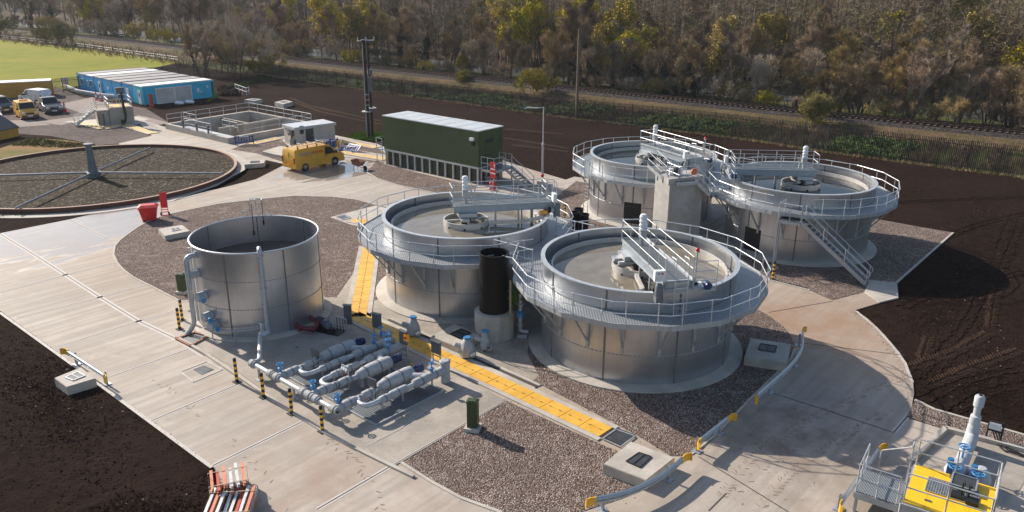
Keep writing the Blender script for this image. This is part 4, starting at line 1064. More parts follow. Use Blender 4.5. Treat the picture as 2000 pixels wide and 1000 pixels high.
def pump_line(x0, m, end):
    """one pumped branch; m = +1 puts the by-pass towards +x"""
    hand_valve(pw, x0 - .2, .30, HZ + .1)
    px = x0 - .12 * m; bx = x0 + .82 * m
    def jk(prof, x, straps=(), z=HZ):
        q = MB(); q.lathe(prof, 14, (x, 0, z), axis=(0, 1, 0))
        for y, r in straps: q.lathe([(r, y - .025), (r + .02, y - .02), (r + .02, y + .02), (r, y + .025)], 12, (x, 0, z), 1, axis=(0, 1, 0))
        q.build('pipe_jacket', ['jacket_grey', 'jacket_strap'], pw)
    def jp(y0, y1, r): return [(.10, y0), (r * .8, y0), (r, y0 + .08), (r * 1.02, (y0 + y1) / 2), (r, y1 - .08), (r * .8, y1), (.10, y1)]
    jk(jp(.05, .41, .17), x0); jk(jp(.42, 1.15, .21), x0, [(.75, .215)]); jk(jp(1.16, 1.5, .15), x0, [(1.32, .155)]); jk(jp(1.52, 2.15, .19), x0 - .05 * m, [(1.9, .195)])
    jk([(.12, 2.5), (.22, 2.55), (.24, 2.7), (.30, 2.95), (.33, 3.3), (.33, 4.2), (.30, 4.45), (.14, 4.5)], px, [(2.95, .31), (3.75, .34)], HZ + .03)
    jk([(.08, 2.17), (.13, 2.17), (.13, 2.6), (.08, 2.6)], px)
    q = MB(); q.tube(rounded([(px, 4.15, HZ), (px + .45 * m, 4.25, HZ), (bx, 4.7, HZ)], .25), .2, 12); q.build('pipe_jacket', 'jacket_grey', pw)
    jk(jp(1.75, 2.34, .17), bx, [(2.05, .175)]); jk(jp(2.35, 3.35, .185), bx, [(2.8, .19)])
    jk([(.12, 3.75), (.21, 3.8), (.22, 4.6), (.19, 4.7), (.21, 4.75), (.20, end - .3), (.22, end - .25), (.22, end), (.1, end)], bx, [(4.2, .225), (5.1, .215)])
    mb = MB(); mb.tube([(x0, 0, HZ), (x0, 1.6, HZ), (px, 2.6, HZ)], .10, 10); mb.tube(rounded([(x0, 1.35, HZ), (x0 + .25 * m, 1.0, HZ), (bx, 1.1, HZ), (bx, 1.9, HZ)], .35, 6), .115, 12); mb.tube([(bx, 1.7, HZ), (bx, end - .2, HZ)], .105, 10)
    mb.build('branch_pipe', 'galv_light', pw)
    mb = MB(); mb.lathe([(0, 4.48), (.15, 4.5), (.17, 4.58), (.17, 5.0), (.19, 5.02), (.19, 5.12), (.10, 5.16), (0, 5.17)], 14, (px, 0, HZ + .03), axis=(0, 1, 0)); mb.box((px + .05, 4.8, HZ + .24), (.14, .2, .12))
    for k in range(8): a = k * pi / 4; mb.box((px + .18 * math.cos(a), 4.78, HZ + .03 + .18 * math.sin(a)), (.03, .4, .03))
    mb.build('pump_motor', 'navy_motor', pw)
    for y in (2.7, 4.3): mb = MB(); mb.box((px, y, .4), (.36, .06, .55)); mb.build('pipe_support', 'galv_dull', pw)
    for y in (1.9, 3.1, 4.9): mb = MB(); mb.box((bx, y, .40), (.06, .06, .56)); mb.box((bx, y, .115), (.3, .12, .03)); mb.build('pipe_support', 'galv_dull', pw)
    return px, bx
pump_line(1.95, 1, 5.9); px2, bx2 = pump_line(4.5, -1, 5.7); pump_line(6.3, 1, 5.75)
mb = MB()
mb.cyl((7.12, 5.75, .1), (7.12, 5.75, 1.15), .24, n=14); mb.lathe([(.24, 0), (.27, .02), (.27, .1), (.2, .16), (0, .17)], 14, (7.12, 5.75, 1.08))
mb.build('riser_pipe', 'jacket_grey', pw); mb = MB(); mb.tube(rounded([(2.77, 5.8, HZ), (2.77, 6.2, HZ), (2.6, 6.3, .3)], .2), .2, 12); mb.tube([(2.77, 5.6, HZ), (3.68, 5.55, HZ), (3.68, 6.3, HZ)], .19, 12); mb.cyl((2.35, 6.3, .1), (2.35, 6.3, 1.1), .23, n=14)
mb.build('riser_pipe', 'jacket_grey', pw)
for x, y in ((2.77, 5.0), (3.68, 5.2), (3.2, 5.55), (7.12, 4.9), (2.3, 5.9)): hand_valve(pw, x, y, HZ + .15, .13, .5)
mb = MB()      # gauge board on the middle line
mb.box((4.15, 2.2, 1.25), (.5, .04, .06)); mb.box((4.15, 2.2, .95), (.5, .03, .05))
for x in (3.92, 4.38): mb.box((x, 2.2, .75), (.04, .04, 1.0))
for k, x in enumerate((4.0, 4.15, 4.3)): mb.lathe([(0, .0), (.07, 0), (.07, .04), (0, .045)], 12, (x, 2.17, 1.12), 1, axis=(0, -1, .35)); mb.ball((x, 2.16, .88), .035, 6, 2)
mb.build('gauge_board', ['galv_dull', 'white_plastic', 'orange_red'], pw)
for x, y in ((1.75, 2.25), (6.1, 2.2)):
    mb = MB(); mb.box((x, y, 1.1), (.55, .05, .42), .1); mb.box((x - .2, y, .6), (.04, .04, 1.0)); mb.box((x + .2, y, .6), (.04, .04, 1.0))
    for k in range(4): mb.ball((x - .18 + k * .12, y + .05, .82), .05, 6, 1)
    mb.build('instrument_panel', ['panel_grey', 'white_plastic'], pw)
mb = MB(); mb.lathe([(.10, -.02), (.13, 0), (.10, .02)], 16, (4.9, 5.6, .25), 0, axis=(.3, -1, .6)); mb.build('hose_coil', 'yellow_cap', pw)
# grating plinths beneath the three lines
for i, (x0, x1, y0, y1, lb) in enumerate(((1.35, 3.3, 1.0, 5.0, 'steel grating plinth under the pump line farthest from the single green cabinet'), (3.45, 5.25, 1.05, 4.9, 'steel grating plinth under the middle pump line with gauges'), (5.85, 7.75, 1.0, 5.0, 'steel grating plinth under the end pump line by the tall riser'))):
    c = O + Matrix.Rotation(rzp, 3, 'Z') @ Vector(((x0 + x1) / 2, (y0 + y1) / 2, 0)); t = empty('grating_plinth', lb, 'grating plinth', c, rzp, 'grating plinths under the pump lines')
    mb = MB(); mb.box((0, 0, .145), (x1 - x0, y1 - y0, .03)); mb.build('grating', 'grating_dark', t)
    mb = MB()
    for s in (-1, 1): mb.box((s * (x1 - x0) / 2, 0, .10), (.06, y1 - y0 + .06, .13)); mb.box((0, s * (y1 - y0) / 2, .10), (x1 - x0 - .06, .06, .13))
    mb.build('edge_frame', 'galv', t)
def control_post(p, h, w, ph, label, yellow=False, rz=None):
    t = empty('control_cabinet', label, 'control cabinet', (p.x, p.y, .06), rzp if rz is None else rz)
    mb = MB(); mb.box((0, 0, h - ph / 2), (w, .12, ph)); mb.box((0, -.03, h + .015), (w + .08, .22, .03)); mb.build('cabinet', 'panel_grey', t)
    mb = MB()
    for s in (-1, 1): mb.box((s * (w / 2 - .04), .02, (h - ph) / 2 + .01), (.05, .05, h - ph)); mb.box((s * (w / 2 - .04), .02, .015), (.14, .16, .03))
    for z in (.25, .55): mb.box((0, .03, z), (w - .12, .03, .05))
    mb.build('frame', 'galv_dull', t)
    if yellow:
        mb = MB(); mb.box((w / 2 + .06, -.08, h - .25), (.26, .14, .36)); mb.lathe([(0, 0), (.06, 0), (.06, .05), (0, .06)], 10, (w / 2 + .06, -.15, h - .22), 1, axis=(0, -1, 0)); mb.build('isolator', ['lens_amber', 'red_paint'], t)
control_post(g(682, 651), 1.6, .42, 1.1, 'tall narrow dark control panel at the bend of the yellow trench', rz=rzp + .5)
control_post(g(738, 664), 1.45, .55, .8, 'dark control panel behind the far end of the pump lines', rz=rzp + .2)
control_post(g(790, 705), 1.6, .5, .7, 'dark control panel with a yellow and red isolator switch', True)
control_post(g(853, 717), 1.35, .6, .65, 'dark control panel beside the tall grey riser pipe')

# pumps and red pipes at the foot of the open tank
pp_ = g(600, 636)
vp = empty('drain_pump', 'blue valves, dark red pipes and grey pump at the foot of the open tank', 'pump', pp_)
def wl(u, v, z=.4): return g(u, v, z)
mb = MB(); mb.tube(rounded([wl(572, 622, .6), wl(582, 640, .35), wl(615, 643, .35), wl(622, 628, .45)], .25), .13, 12); mb.tube([wl(604, 618, .5), wl(622, 630, .45)], .14, 12)
for q in (wl(585, 641, .35), wl(610, 643, .35)): mb.lathe([(.13, -.05), (.19, -.05), (.19, .05), (.13, .05)], 12, q, axis=(1, .2, 0))
mb.build('red_pipe', 'red_pipe', vp, True)
for u, v in ((570, 628), (600, 612)):
    q = g(u, v, .45); mb = MB(); mb.cyl(q - Vector((0, 0, .3)), q + Vector((0, 0, .35)), .17, .12, 12); mb.box(q + Vector((0, 0, .1)), (.30, .42, .14), .5); mb.box(q + Vector((0, 0, .42)), (.28, .34, .12), .5); mb.cyl(q + Vector((0, 0, .4)), q + Vector((0, 0, .75)), .035, n=8)
    vv = mb.build('gate_valve', 'blue_paint', vp, True)
    if u == 600:
        mb = MB(); cc = q + Vector((0, 0, .78)); mb.tube([cc + Vector((.28 * math.cos(k * pi / 8), .28 * math.sin(k * pi / 8), 0)) for k in range(16)], .028, 6, closed=True)
        for k in range(3): a = k * pi / 3; mb.bar(cc - Vector((.28 * math.cos(a), .28 * math.sin(a), 0)), cc + Vector((.28 * math.cos(a), .28 * math.sin(a), 0)), .035, .025)
        mb.build('handwheel', 'black_matt', vv, True)
q0, q1 = g(622, 624, .45), g(655, 645, .45); dv = (q1 - q0).normalized()
mb = MB(); mb.lathe([(0, 0), (.22, .01), (.24, .1), (.24, .38), (.15, .42), (.15, .6), (0, .6)], 14, q0, axis=dv); mb.build('pump_body', 'dark_grey', vp, True)
mb = MB(); mb.lathe([(0, .6), (.19, .62), (.2, .7), (.2, 1.2), (.12, 1.28), (0, 1.3)], 14, q0, axis=dv); mb.box(q0 + dv * .9 + Vector((0, 0, .22)), (.3, .2, .14), .4, 0); mb.build('pump_motor', 'pillar_grey', vp, True)
mb = MB(); pb = g(640, 648); mb.box(pb + Vector((0, 0, .08)), (1.9, .8, .06), rzp + .3); 
for s in (0, .5, 1.0, 1.4): mb.box(q0 + dv * s - Vector((0, 0, .28)), (.08, .4, .34), rzp)
mb.build('base_frame', 'black_matt', vp, True)
fr = empty('cable_stand', 'small dark frame of cables beside the drain pump', 'frame', g(665, 648))
mb = MB()
a, b = g(655, 648), g(678, 655)
for p in (a, b): mb.bar(p + Vector((0, 0, .07)), p + Vector((0, 0, .95)), .05, .05)
mb.bar(a + Vector((0, 0, .95)), b + Vector((0, 0, .95)), .06, .08); mb.bar(a + Vector((0, 0, .5)), b + Vector((0, 0, .5)), .04, .05); mb.build('frame', 'galv_dull', fr, True)
mb = MB()
for k in range(3): mb.tube([a.lerp(b, .2 + .25 * k) + Vector((0, 0, z)) for z in (.95, .6, .1)], .025, 5)
mb.build('cables', 'hose_black', fr, True)

# jacketed valves standing on the tank slab
def jvalve(u, v, s, label, dark=True):
    p = g(u, v, .07); t = empty('jacketed_valve', label, 'valve', p)
    mb = MB(); mb.lathe([(.34 * s, .12), (.38 * s, .3), (.34 * s, .55), (.18 * s, .95), (.12 * s, 1.0), (0, 1.02)], 9, sm=False); mb.lathe([(0, -.1), (.14, -.08), (.14, .2), (.09, .25), (0, .26)], 8, (-.38 * s, .05, .6), axis=(-1, 0, .2)); mb.build('jacket', 'jacket_grey', t)
    mb = MB(); mb.lathe([(.02, 1.0), (.17, 1.04), (.19, 1.08), (.17, 1.12), (0, 1.1)], 12); mb.box((0, 0, 1.06), (.42, .07, .06)); mb.build('handwheel', 'blue_valve', t)
    for x, y in ((-.2, -.2), (.22, -.1), (.1, .22)): mb = MB(); mb.box((x * s, y * s, .1), (.06, .06, .25)); mb.build('leg', 'galv_dull', t)
    mb = MB(); mb.box((.26 * s, -.25, .28), (.26, .18, .3), .5); mb.build('stand', 'galv_dull', t)
    mb = MB(); mb.box((.30 * s, -.35, .32), (.10, .03, .12), .5); mb.box((.2 * s, -.4, .3), (.10, .03, .12), .5); mb.build('gauge', 'white_plastic' if dark else 'panel_grey', t)
jvalve(808, 655, 1.0, 'grey jacketed cone valve with gauges standing alone between trench and tank')
jvalve(913, 697, 1.15, 'squat grey jacketed valve in front of the raised concrete chamber')
jvalve(948, 684, .75, 'slim grey valve with a blue head in front of the black pipe base', False)
# tall black standpipe on its concrete drum
bp = Vector((-.93, 39.45, 0)); t = empty('standpipe', 'tall wide black plastic pipe standing on a round concrete drum', 'standpipe', bp)
mb = MB(); mb.lathe([(1.05, 0), (1.05, 1.5), (.98, 1.55), (.7, 1.56)], 40)
mb.build('concrete_drum', 'concrete_pale', t)
mb = MB(); mb.lathe([(.79, 1.5), (.77, 3.0), (.775, 4.62), (.80, 4.66), (.80, 4.78), (.73, 4.78), (.73, 2.2)], 40); mb.disc((0, 0, 2.3), .74, 32); mb.build('black_pipe', 'black_plastic', t)
mb = MB()
for a in (R(-72), R(-64)): mb.box((1.06 * math.cos(a), 1.06 * math.sin(a), .8), (.06, .07, 1.5), a)
mb.tube([(.86, -.50, .1), (.86, -.50, 3.4)], .06, 8, 1); mb.tube([(.45, -.45, 4.72), (.95, -.75, 4.72), (.95, -.75, 4.4)], .05, 8); mb.build('pipe_bracket', ['galv_dull', 'timber_pale'], t)
# blue valved downpipe beside it
q = g(1016, 658, .07); t = empty('down_pipe', 'grey down pipe with blue valve between the black pipe and nearest tank', 'pipe', q)
mb = MB(); mb.tube(rounded([(0, 0, 3.2), (0, 0, .35), (.45, -.1, .35)], .15), .12, 12); mb.lathe([(.12, -.04), (.2, -.04), (.2, .04), (.12, .04)], 12, (0, 0, 1.9)); mb.lathe([(.12, -.04), (.2, -.04), (.2, .04), (.12, .04)], 12, (0, 0, .75)); mb.box((.1, -.02, .10), (.5, .35, .2)); mb.build('pipe', 'galv_dull', t)
mb = MB(); mb.lathe([(.12, -.2), (.2, -.15), (.17, 0), (.2, .15), (.12, .2)], 10, (0, 0, 1.35)); mb.box((.0, -.18, 1.35), (.16, .2, .2)); mb.build('gate_valve', 'blue_valve', t)
lf = MB()
for k in range(90): 
    p = Vector((random.gauss(-.3, .16), random.gauss(-.1, .1), random.uniform(1.7, 3.3))); u = Vector((random.uniform(-1, 1), random.uniform(-1, 1), random.uniform(-1, 1))).normalized() * .06; w = u.cross(Vector((.3, 1, .2))).normalized() * .05; lf.quad(p, u, w)
o = lf.build('creeper', 'grass_green'); o.location = q; tag(o, 'green leafy creeper hanging behind the down pipe', 'creeper')
for dx, dy, h, lb in ((3.86, 47.6, 0, 'front-left of three short black pipes standing behind the tank bridge'), (4.42, 47.35, -.05, 'front-right of three short black pipes standing behind the tank bridge'), (4.15, 48.4, .0, 'hindmost of three short black pipes standing behind the tank bridge')):
    t = empty('black_pipe', lb, 'pipe', (dx, dy, 0), 0, 'short black pipes')
    zt = zat(1128, 414, 47.6) + h
    mb = MB(); mb.lathe([(.28, 0), (.28, zt - .1), (.31, zt - .08), (.31, zt), (.25, zt), (.25, zt - 1.2)], 24); mb.build('barrel', 'black_plastic', t)
    mb = MB(); mb.lathe([(.45, 0), (.45, .4), (.29, .45)], 20); mb.build('base_collar', 'concrete_pale', t)

# ---------------------------------------------------------------- bollards
def bollard_parts(t, h=1.22):
    mb = MB(); n = 9
    for i in range(n):
        z0 = .03 + (h - .03) * i / n; z1 = .03 + (h - .03) * (i + 1) / n; r = .078 if i % 2 else .0775
        mb.lathe([(r, z0), (r, z1)], 16, mi=i % 2)
    mb.lathe([(.0775, h), (.06, h + .035), (0, h + .045)], 16, mi=0); mb.build('post', ['black_matt', 'yellow_cap'], t)
    mb = MB(); mb.box((0, 0, .015), (.34, .34, .03)); mb.build('base_plate', 'black_matt', t)
BL = [((463, 746), 'striped bollard on the road, standing apart beyond the header pipe bend'), ((515, 776), 'striped bollard in front of the first valve of the header pipe'), ((570, 808), 'striped bollard in front of the middle of the header pipe'),
      ((630, 843), 'striped bollard at the near end of the header pipe, closest to the gravel'), ((351, 643), 'striped bollard on the road edge beside the rusty sump frame'), ((356.5, 626), 'middle of three striped bollards near the small green cabinet by the open tank'),
      ((374, 608), 'striped bollard half hidden by the overflow pipe of the open tank'), ((1509, 547), 'striped bollard on the road between the two tanks near the long stair'), ((1103, 428), 'striped bollard glimpsed beyond the tank walkway by short black pipes')]
b0 = None
for (u, v), lb in BL:
    p = g(u, v, .05)
    if b0 is None: b0 = empty('bollard', lb, 'bollard', p, rzp, 'black and yellow striped bollards'); bollard_parts(b0)
    else: dup(b0, p, rzp, lb)
# ---------------------------------------------------------------- crash barriers
def barrier(beam, posts, label, z=.62, caps=(True, True)):
    pts = [g(u, v, z) for u, v in beam]
    if len(pts) == 3: pts = arc(*pts, 10)
    else: pts = rounded(pts, 1.2, 5)
    t = empty('crash_barrier', label, 'crash barrier', (pts[0].x, pts[0].y, .05), 0, 'galvanised crash barriers')
    prof = [(-.155, .0), (-.12, .02), (-.085, .07), (-.05, .07), (-.02, .0), (.02, .0), (.05, .07), (.085, .07), (.12, .02), (.155, .0)]
    def sweep(mb, q, k=1.0, mi=0, flip=1):
        vs = []; m = len(prof)
        for i, p in enumerate(q):
            d = (q[min(i + 1, len(q) - 1)] - q[max(i - 1, 0)]); d.z = 0; d.normalize(); n = Vector((d.y, -d.x, 0)) * flip
            for th in (0, .012):
                for h, o in prof: vs.append(p + n * (o + th) * k + Vector((0, 0, h * k)))
        fs = []
        for i in range(len(q) - 1):
            for th in (0, m):
                for j in range(m - 1): fs.append((i * 2 * m + th + j, (i + 1) * 2 * m + th + j, (i + 1) * 2 * m + th + j + 1, i * 2 * m + th + j + 1))
        mb.add(vs, fs, mi)
    mb = MB(); sweep(mb, pts); mb.build('beam', 'galv_light', t, True)
    for e, (p, q) in enumerate(((pts[0], pts[1]), (pts[-1], pts[-2]))):
        if not caps[e]: continue
        d = (p - q); d.z = 0; d.normalize(); n = Vector((d.y, -d.x, 0)) * (1 if e else -1); mb = MB()
        for k, (l, o) in enumerate(((0, .02), (.16, .03), (.28, .07), (.36, .16))):
            pass
        ring = [(-.08, .03, .165), (.14, .03, .165), (.28, .06, .17), (.36, .13, .17), (.38, .22, .16)]
        vs = [p + d * l + n * o + Vector((0, 0, s * h)) for l, o, h in ring for s in (-1, 1)] + [p + d * l + n * (o + .035) + Vector((0, 0, s * h)) for l, o, h in ring for s in (-1, 1)]
        m = len(ring); fs = []
        for b in (0, 2 * m):
            for i in range(m - 1): fs.append((b + 2 * i, b + 2 * i + 2, b + 2 * i + 3, b + 2 * i + 1))
        for i in range(m - 1):
            fs.append((2 * i, 2 * i + 2, 2 * m + 2 * i + 2, 2 * m + 2 * i)); fs.append((2 * i + 1, 2 * i + 3, 2 * m + 2 * i + 3, 2 * m + 2 * i + 1))
        fs += [(0, 1, 2 * m + 1, 2 * m), (2 * m - 2, 2 * m - 1, 4 * m - 1, 4 * m - 2)]
        mb.add(vs, fs); mb.build('end_cap', 'yellow_cap', t, True)
    for f in posts:
        k = f * (len(pts) - 1); i = min(int(k), len(pts) - 2); p = pts[i].lerp(pts[i + 1], k - i); d = (pts[i + 1] - pts[i]); d.z = 0; d.normalize(); n = Vector((-d.y, d.x, 0)); c = p + n * .10; a = math.atan2(d.y, d.x)
        mb = MB(); zt = z + .10; mb.box((c.x, c.y, zt / 2), (.10, .012, zt), a + pi / 2)
        for s in (-1, 1): e_ = c + n * s * .05; mb.box((e_.x, e_.y, zt / 2), (.012, .09, zt), a + pi / 2)
        mb.box((c.x, c.y, .075), (.34, .34, .03), a); mb.build('post', 'galv', t, True)
barrier(((134, 688), (206, 735)), (.12, .93), 'short straight crash barrier at the soil edge beside the small concrete chamber')
barrier(((1477, 775), (1545, 715), (1568, 680), (1566, 648)), (.05, .55, .96), 'long curved crash barrier beside the chamber under the nearest tank')
barrier(((1366, 862), (1421, 818)), (.04, .8), 'shortest straight crash barrier with upright yellow ends, mid-way along the road')
barrier(((1160, 977), (1262, 965), (1332, 897)), (.1, .85), 'curved crash barrier around the large chamber in the gravel')
barrier(((1640, 983), (1715, 878)), (.1, .8), 'crash barrier beside the grating steps of the yellow platform')

# ---------------------------------------------------------------- concrete chambers with covers
def chamber(top, h, label, cover=None, cmat='dark_grey', mat='concrete_pale'):
    ps = [g(u, v, h) for u, v in top]; c = sum(ps, Vector()) / len(ps)
    t = empty('concrete_chamber', label, 'concrete chamber', (c.x, c.y, 0), 0, 'raised concrete chambers')
    mb = MB(); mb.prism([(p.x, p.y) for p in ps], 0, h - .02); ins = [p + (c - p).normalized() * .03 for p in ps]; mb.prism([(p.x, p.y) for p in ins], h - .02, h); mb.build('chamber_body', mat, t, True)
    if cover:
        qs = [g(u, v, h) for u, v in cover]
    else: qs = [c + (p - c) * .42 for p in ps]
    mb = MB(); mb.prism([(p.x, p.y) for p in qs], h - .01, h + .03)
    for i in range(4): mb.bar(qs[i] + Vector((0, 0, .03)), qs[(i + 1) % 4] + Vector((0, 0, .03)), .05, .03, 1)
    mb.bar((qs[0] + qs[1]) / 2 + Vector((0, 0, .04)), (qs[2] + qs[3]) / 2 + Vector((0, 0, .04)), .03, .02, 1)
    mb.build('cover', [cmat, 'black_matt' if cmat == 'dark_grey' else 'galv_dull'], t, True)
chamber([(309, 447), (356, 439), (371, 451), (322, 461)], .42, 'pale concrete chamber on gravel near the red bin', [(333, 448), (350, 445), (353, 449), (337, 452)], 'panel_grey')
chamber([(479, 314), (519, 312), (516, 318.5), (477, 321.5)], .5, 'pale concrete chamber on the soil strip behind the big filter')
chamber([(1466, 660), (1545, 672), (1537, 709), (1454, 696)], .55, 'grey concrete chamber on gravel behind the long curved crash barrier', [(1486, 672), (1517, 677), (1513, 689), (1481, 684)])
chamber([(1232, 862), (1318, 894), (1262, 938), (1178, 906)], .5, 'large pale chamber in the gravel at the end of the yellow trench', [(1248, 885), (1272, 893), (1250, 914), (1223, 902)])
chamber([(842, 657), (888, 632), (938, 655), (895, 679)], .42, 'wide low concrete chamber in front of the black standpipe', [(880, 653), (901, 643), (920, 651), (898, 662)])
chamber([(106, 738), (158, 717), (187, 739), (130, 756)], .45, 'concrete chamber on dark soil beside the short straight crash barrier', [(128, 738), (152, 727), (166, 735), (143, 744)], 'panel_grey')
chamber([(536, 199.5), (556, 195), (572, 198.5), (553, 203.5)], .6, 'pale concrete chamber alone on dark soil beyond the settlement tank', [(545, 199), (556, 197), (563, 199), (553, 201)], 'panel_grey')
chamber([(477, 194.5), (493, 192), (512, 193.8), (496, 197)], .6, 'pale concrete chamber just behind the settlement tank handrail', [(486, 194.3), (494, 193.2), (503, 194.2), (495, 195.5)], 'panel_grey')
mb = MB(); mb.prism([g2(u, v, .06) for u, v in ((512, 301), (548, 290), (577, 296), (560, 312))], 0, .35); tag(mb.build('concrete_upstand', 'concrete_pale'), 'low damp concrete upstand behind the yellow van', 'concrete upstand')
# green street cabinets
def cabinet(u, v, h, w, label):
    t = empty('green_cabinet', label, 'cabinet', g(u, v, .06), R(-12), 'small green cabinets')
    mb = MB(); mb.box((0, 0, .08), (w + .22, w + .2, .16)); mb.build('plinth', 'concrete_pale', t)
    mb = MB(); mb.box((0, 0, .16 + (h - .26) / 2), (w, w * .85, h - .26)); mb.box((0, -w * .43, .2 + (h - .3) / 2), (w - .08, .02, h - .4)); mb.build('body', 'green_box', t)
    mb = MB(); mb.prism([(-w / 2 - .03, -w * .45), (w / 2 + .03, -w * .45), (w / 2 + .03, w * .45), (-w / 2 - .03, w * .45)], h - .10, h - .04); mb.prism([(-w / 2 + .05, -w * .35), (w / 2 - .05, -w * .35), (w / 2 - .05, w * .35), (-w / 2 + .05, w * .35)], h - .04, h); mb.build('lid', 'green_box', t)
cabinet(924, 838, 1.43, .44, 'single green cabinet standing in the middle of the front gravel')
cabinet(357, 572, 1.25, .42, 'green cabinet on gravel just behind the open tank overflow pipe')
# ---------------------------------------------------------------- round stone filter
ft = empty('trickling_filter', 'huge round stone filter bed with a reddish rim and four spreading arms', 'filter bed', FC)
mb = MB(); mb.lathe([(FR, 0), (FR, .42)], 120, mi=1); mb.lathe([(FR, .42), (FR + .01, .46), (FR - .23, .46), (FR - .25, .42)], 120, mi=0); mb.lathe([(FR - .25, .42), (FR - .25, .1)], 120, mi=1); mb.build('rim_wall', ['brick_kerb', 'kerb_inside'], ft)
mb = MB(); mb.disc((0, 0, .17), FR - .24, 96); mb.build('stone_media', 'filter_media', ft)
cc = g(183, 345, .2) - FC; cc.z = 0
mb = MB(); mb.lathe([(.62, .17), (.62, .55), (.45, .7)], 20, cc); mb.lathe([(.42, .5), (.26, 3.15), (.42, 3.18), (.42, 3.32), (.2, 3.34), (0, 3.34)], 20, cc); mb.box(cc + Vector((0, 0, .5)), (1.3, .5, .35), .3); mb.build('centre_pillar', 'pillar_grey', ft)
for u, v in ((433, 338), (293, 288), (30, 406), (-130, 346)):
    e = g(u, v, .62) - FC; d = e - cc; d.z = 0; d.normalize(); s = cc + d * .5; s.z = .62; e = s + d * min((e - s).length, 11.9)
    mb = MB(); mb.tube([s, e], .065, 8); L = (e - s).length
    mb.bar(s - Vector((0, 0, .09)), e - Vector((0, 0, .09)), .04, .05)
    for k in range(1, 4): mb.lathe([(.065, -.05), (.10, -.05), (.10, .05), (.065, .05)], 10, s.lerp(e, k / 4), axis=d)
    mb.cyl(cc + Vector((0, 0, 2.6)), s.lerp(e, .55), .012, n=4) if False else None
    mb.build('spreader_arm', 'steel_arm', ft)

# ---------------------------------------------------------------- rectangular settlement tank, part sunk in the ground
sx = (stF - stL); sl_ = sx.length; sx.normalize(); sy = (stB - stL); sw_ = sy.length; sy.normalize(); srz = math.atan2(sx.y, sx.x)
st = empty('settlement_tank', 'sunken rectangular concrete settlement tank with cells and galvanised handrails', 'settlement tank', (stL.x, stL.y, 0))
def sp(a, b, z): return stL + sx * a + sy * b + Vector((0, 0, z - ST_Z))
def wall(mb, a0, b0, a1, b1, th, z0, z1, mi=0): mb.bar(sp(a0, b0, (z0 + z1) / 2), sp(a1, b1, (z0 + z1) / 2), th, z1 - z0, mi)
mb = MB(); T = .4; BZ = -2.4
wall(mb, 0, T / 2, sl_, T / 2, T, BZ, ST_Z); wall(mb, 0, sw_ - T / 2, sl_, sw_ - T / 2, T, BZ, ST_Z)
wall(mb, T / 2, T, T / 2, sw_ - T, T, BZ, ST_Z); wall(mb, sl_ - T / 2, T, sl_ - T / 2, sw_ - T, T, BZ, ST_Z)
mb.add([sp(0, 0, BZ + .02), sp(sl_, 0, BZ + .02), sp(sl_, sw_, BZ + .02), sp(0, sw_, BZ + .02)], [(0, 1, 2, 3)])
mb.build('outer_wall', 'concrete_pale', st, True)
mb = MB(); wall(mb, sl_ * .55, sw_ * .22, sl_ * .55, sw_ - T, .3, BZ, ST_Z - .01); wall(mb, T, sw_ * .62, sl_ * .54, sw_ * .62, .3, BZ, ST_Z - .25); mb.build('cross_wall', 'concrete_grey', st, True)
mb = MB(); mb.prism([tuple(sp(a, b, 0).xy) for a, b in ((T, T), (sl_ - T, T), (sl_ - T, sw_ * .2), (T, sw_ * .2))], ST_Z - .55, ST_Z - .5); mb.build('channel_floor', 'galv_dull', st, True)
zz = Vector((0, 0, 0))
railing(st, [sp(.2, sw_ * .02, ST_Z), sp(.2, sw_ - .2, ST_Z), sp(sl_ * .3, sw_ - .2, ST_Z)], step=2.0, r=.035)
railing(st, [sp(sl_ * .3, sw_ - .2, ST_Z), sp(sl_ - .2, sw_ - .2, ST_Z)], step=2.0, r=.035)
railing(st, [sp(sl_ * .3, .3, ST_Z), sp(sl_ * .72, .3, ST_Z)], step=2.4, r=.035)
railing(st, [sp(sl_ - .2, sw_ * .2, ST_Z), sp(sl_ - .2, sw_ * .98, ST_Z)], step=2.4, r=.03)
railing(st, [sp(.3, sw_ * .2, ST_Z), sp(sl_ * .22, sw_ * .2, ST_Z)], step=1.5, r=.035); railing(st, [sp(sl_ * .62, sw_ * .22, ST_Z), sp(sl_ * .85, sw_ * .22, ST_Z)], step=1.5, r=.035)
mb = MB()
for a in (.30, .52, .70): q = sp(sl_ * a, .1, ST_Z - .1); mb.box(q, (.16, .16, 1.5), srz); mb.lathe([(0, 0), (.16, .02), (.16, .2), (0, .25)], 10, q + Vector((0, 0, .75)))
mb.build('penstock', 'panel_grey', st, True)
mb = MB(); q = sp(sl_ * .8, sw_ * .24, 0)
for s in (-.18, .18): mb.bar(q + sx * s + Vector((0, 0, -1.8)), q + sx * s + Vector((0, 0, 1.9)), .05, .05)
for k in range(11): mb.bar(q - sx * .18 + Vector((0, 0, -1.6 + .32 * k)), q + sx * .18 + Vector((0, 0, -1.6 + .32 * k)), .03, .03)
mb.build('ladder', 'rust_frame', st, True)

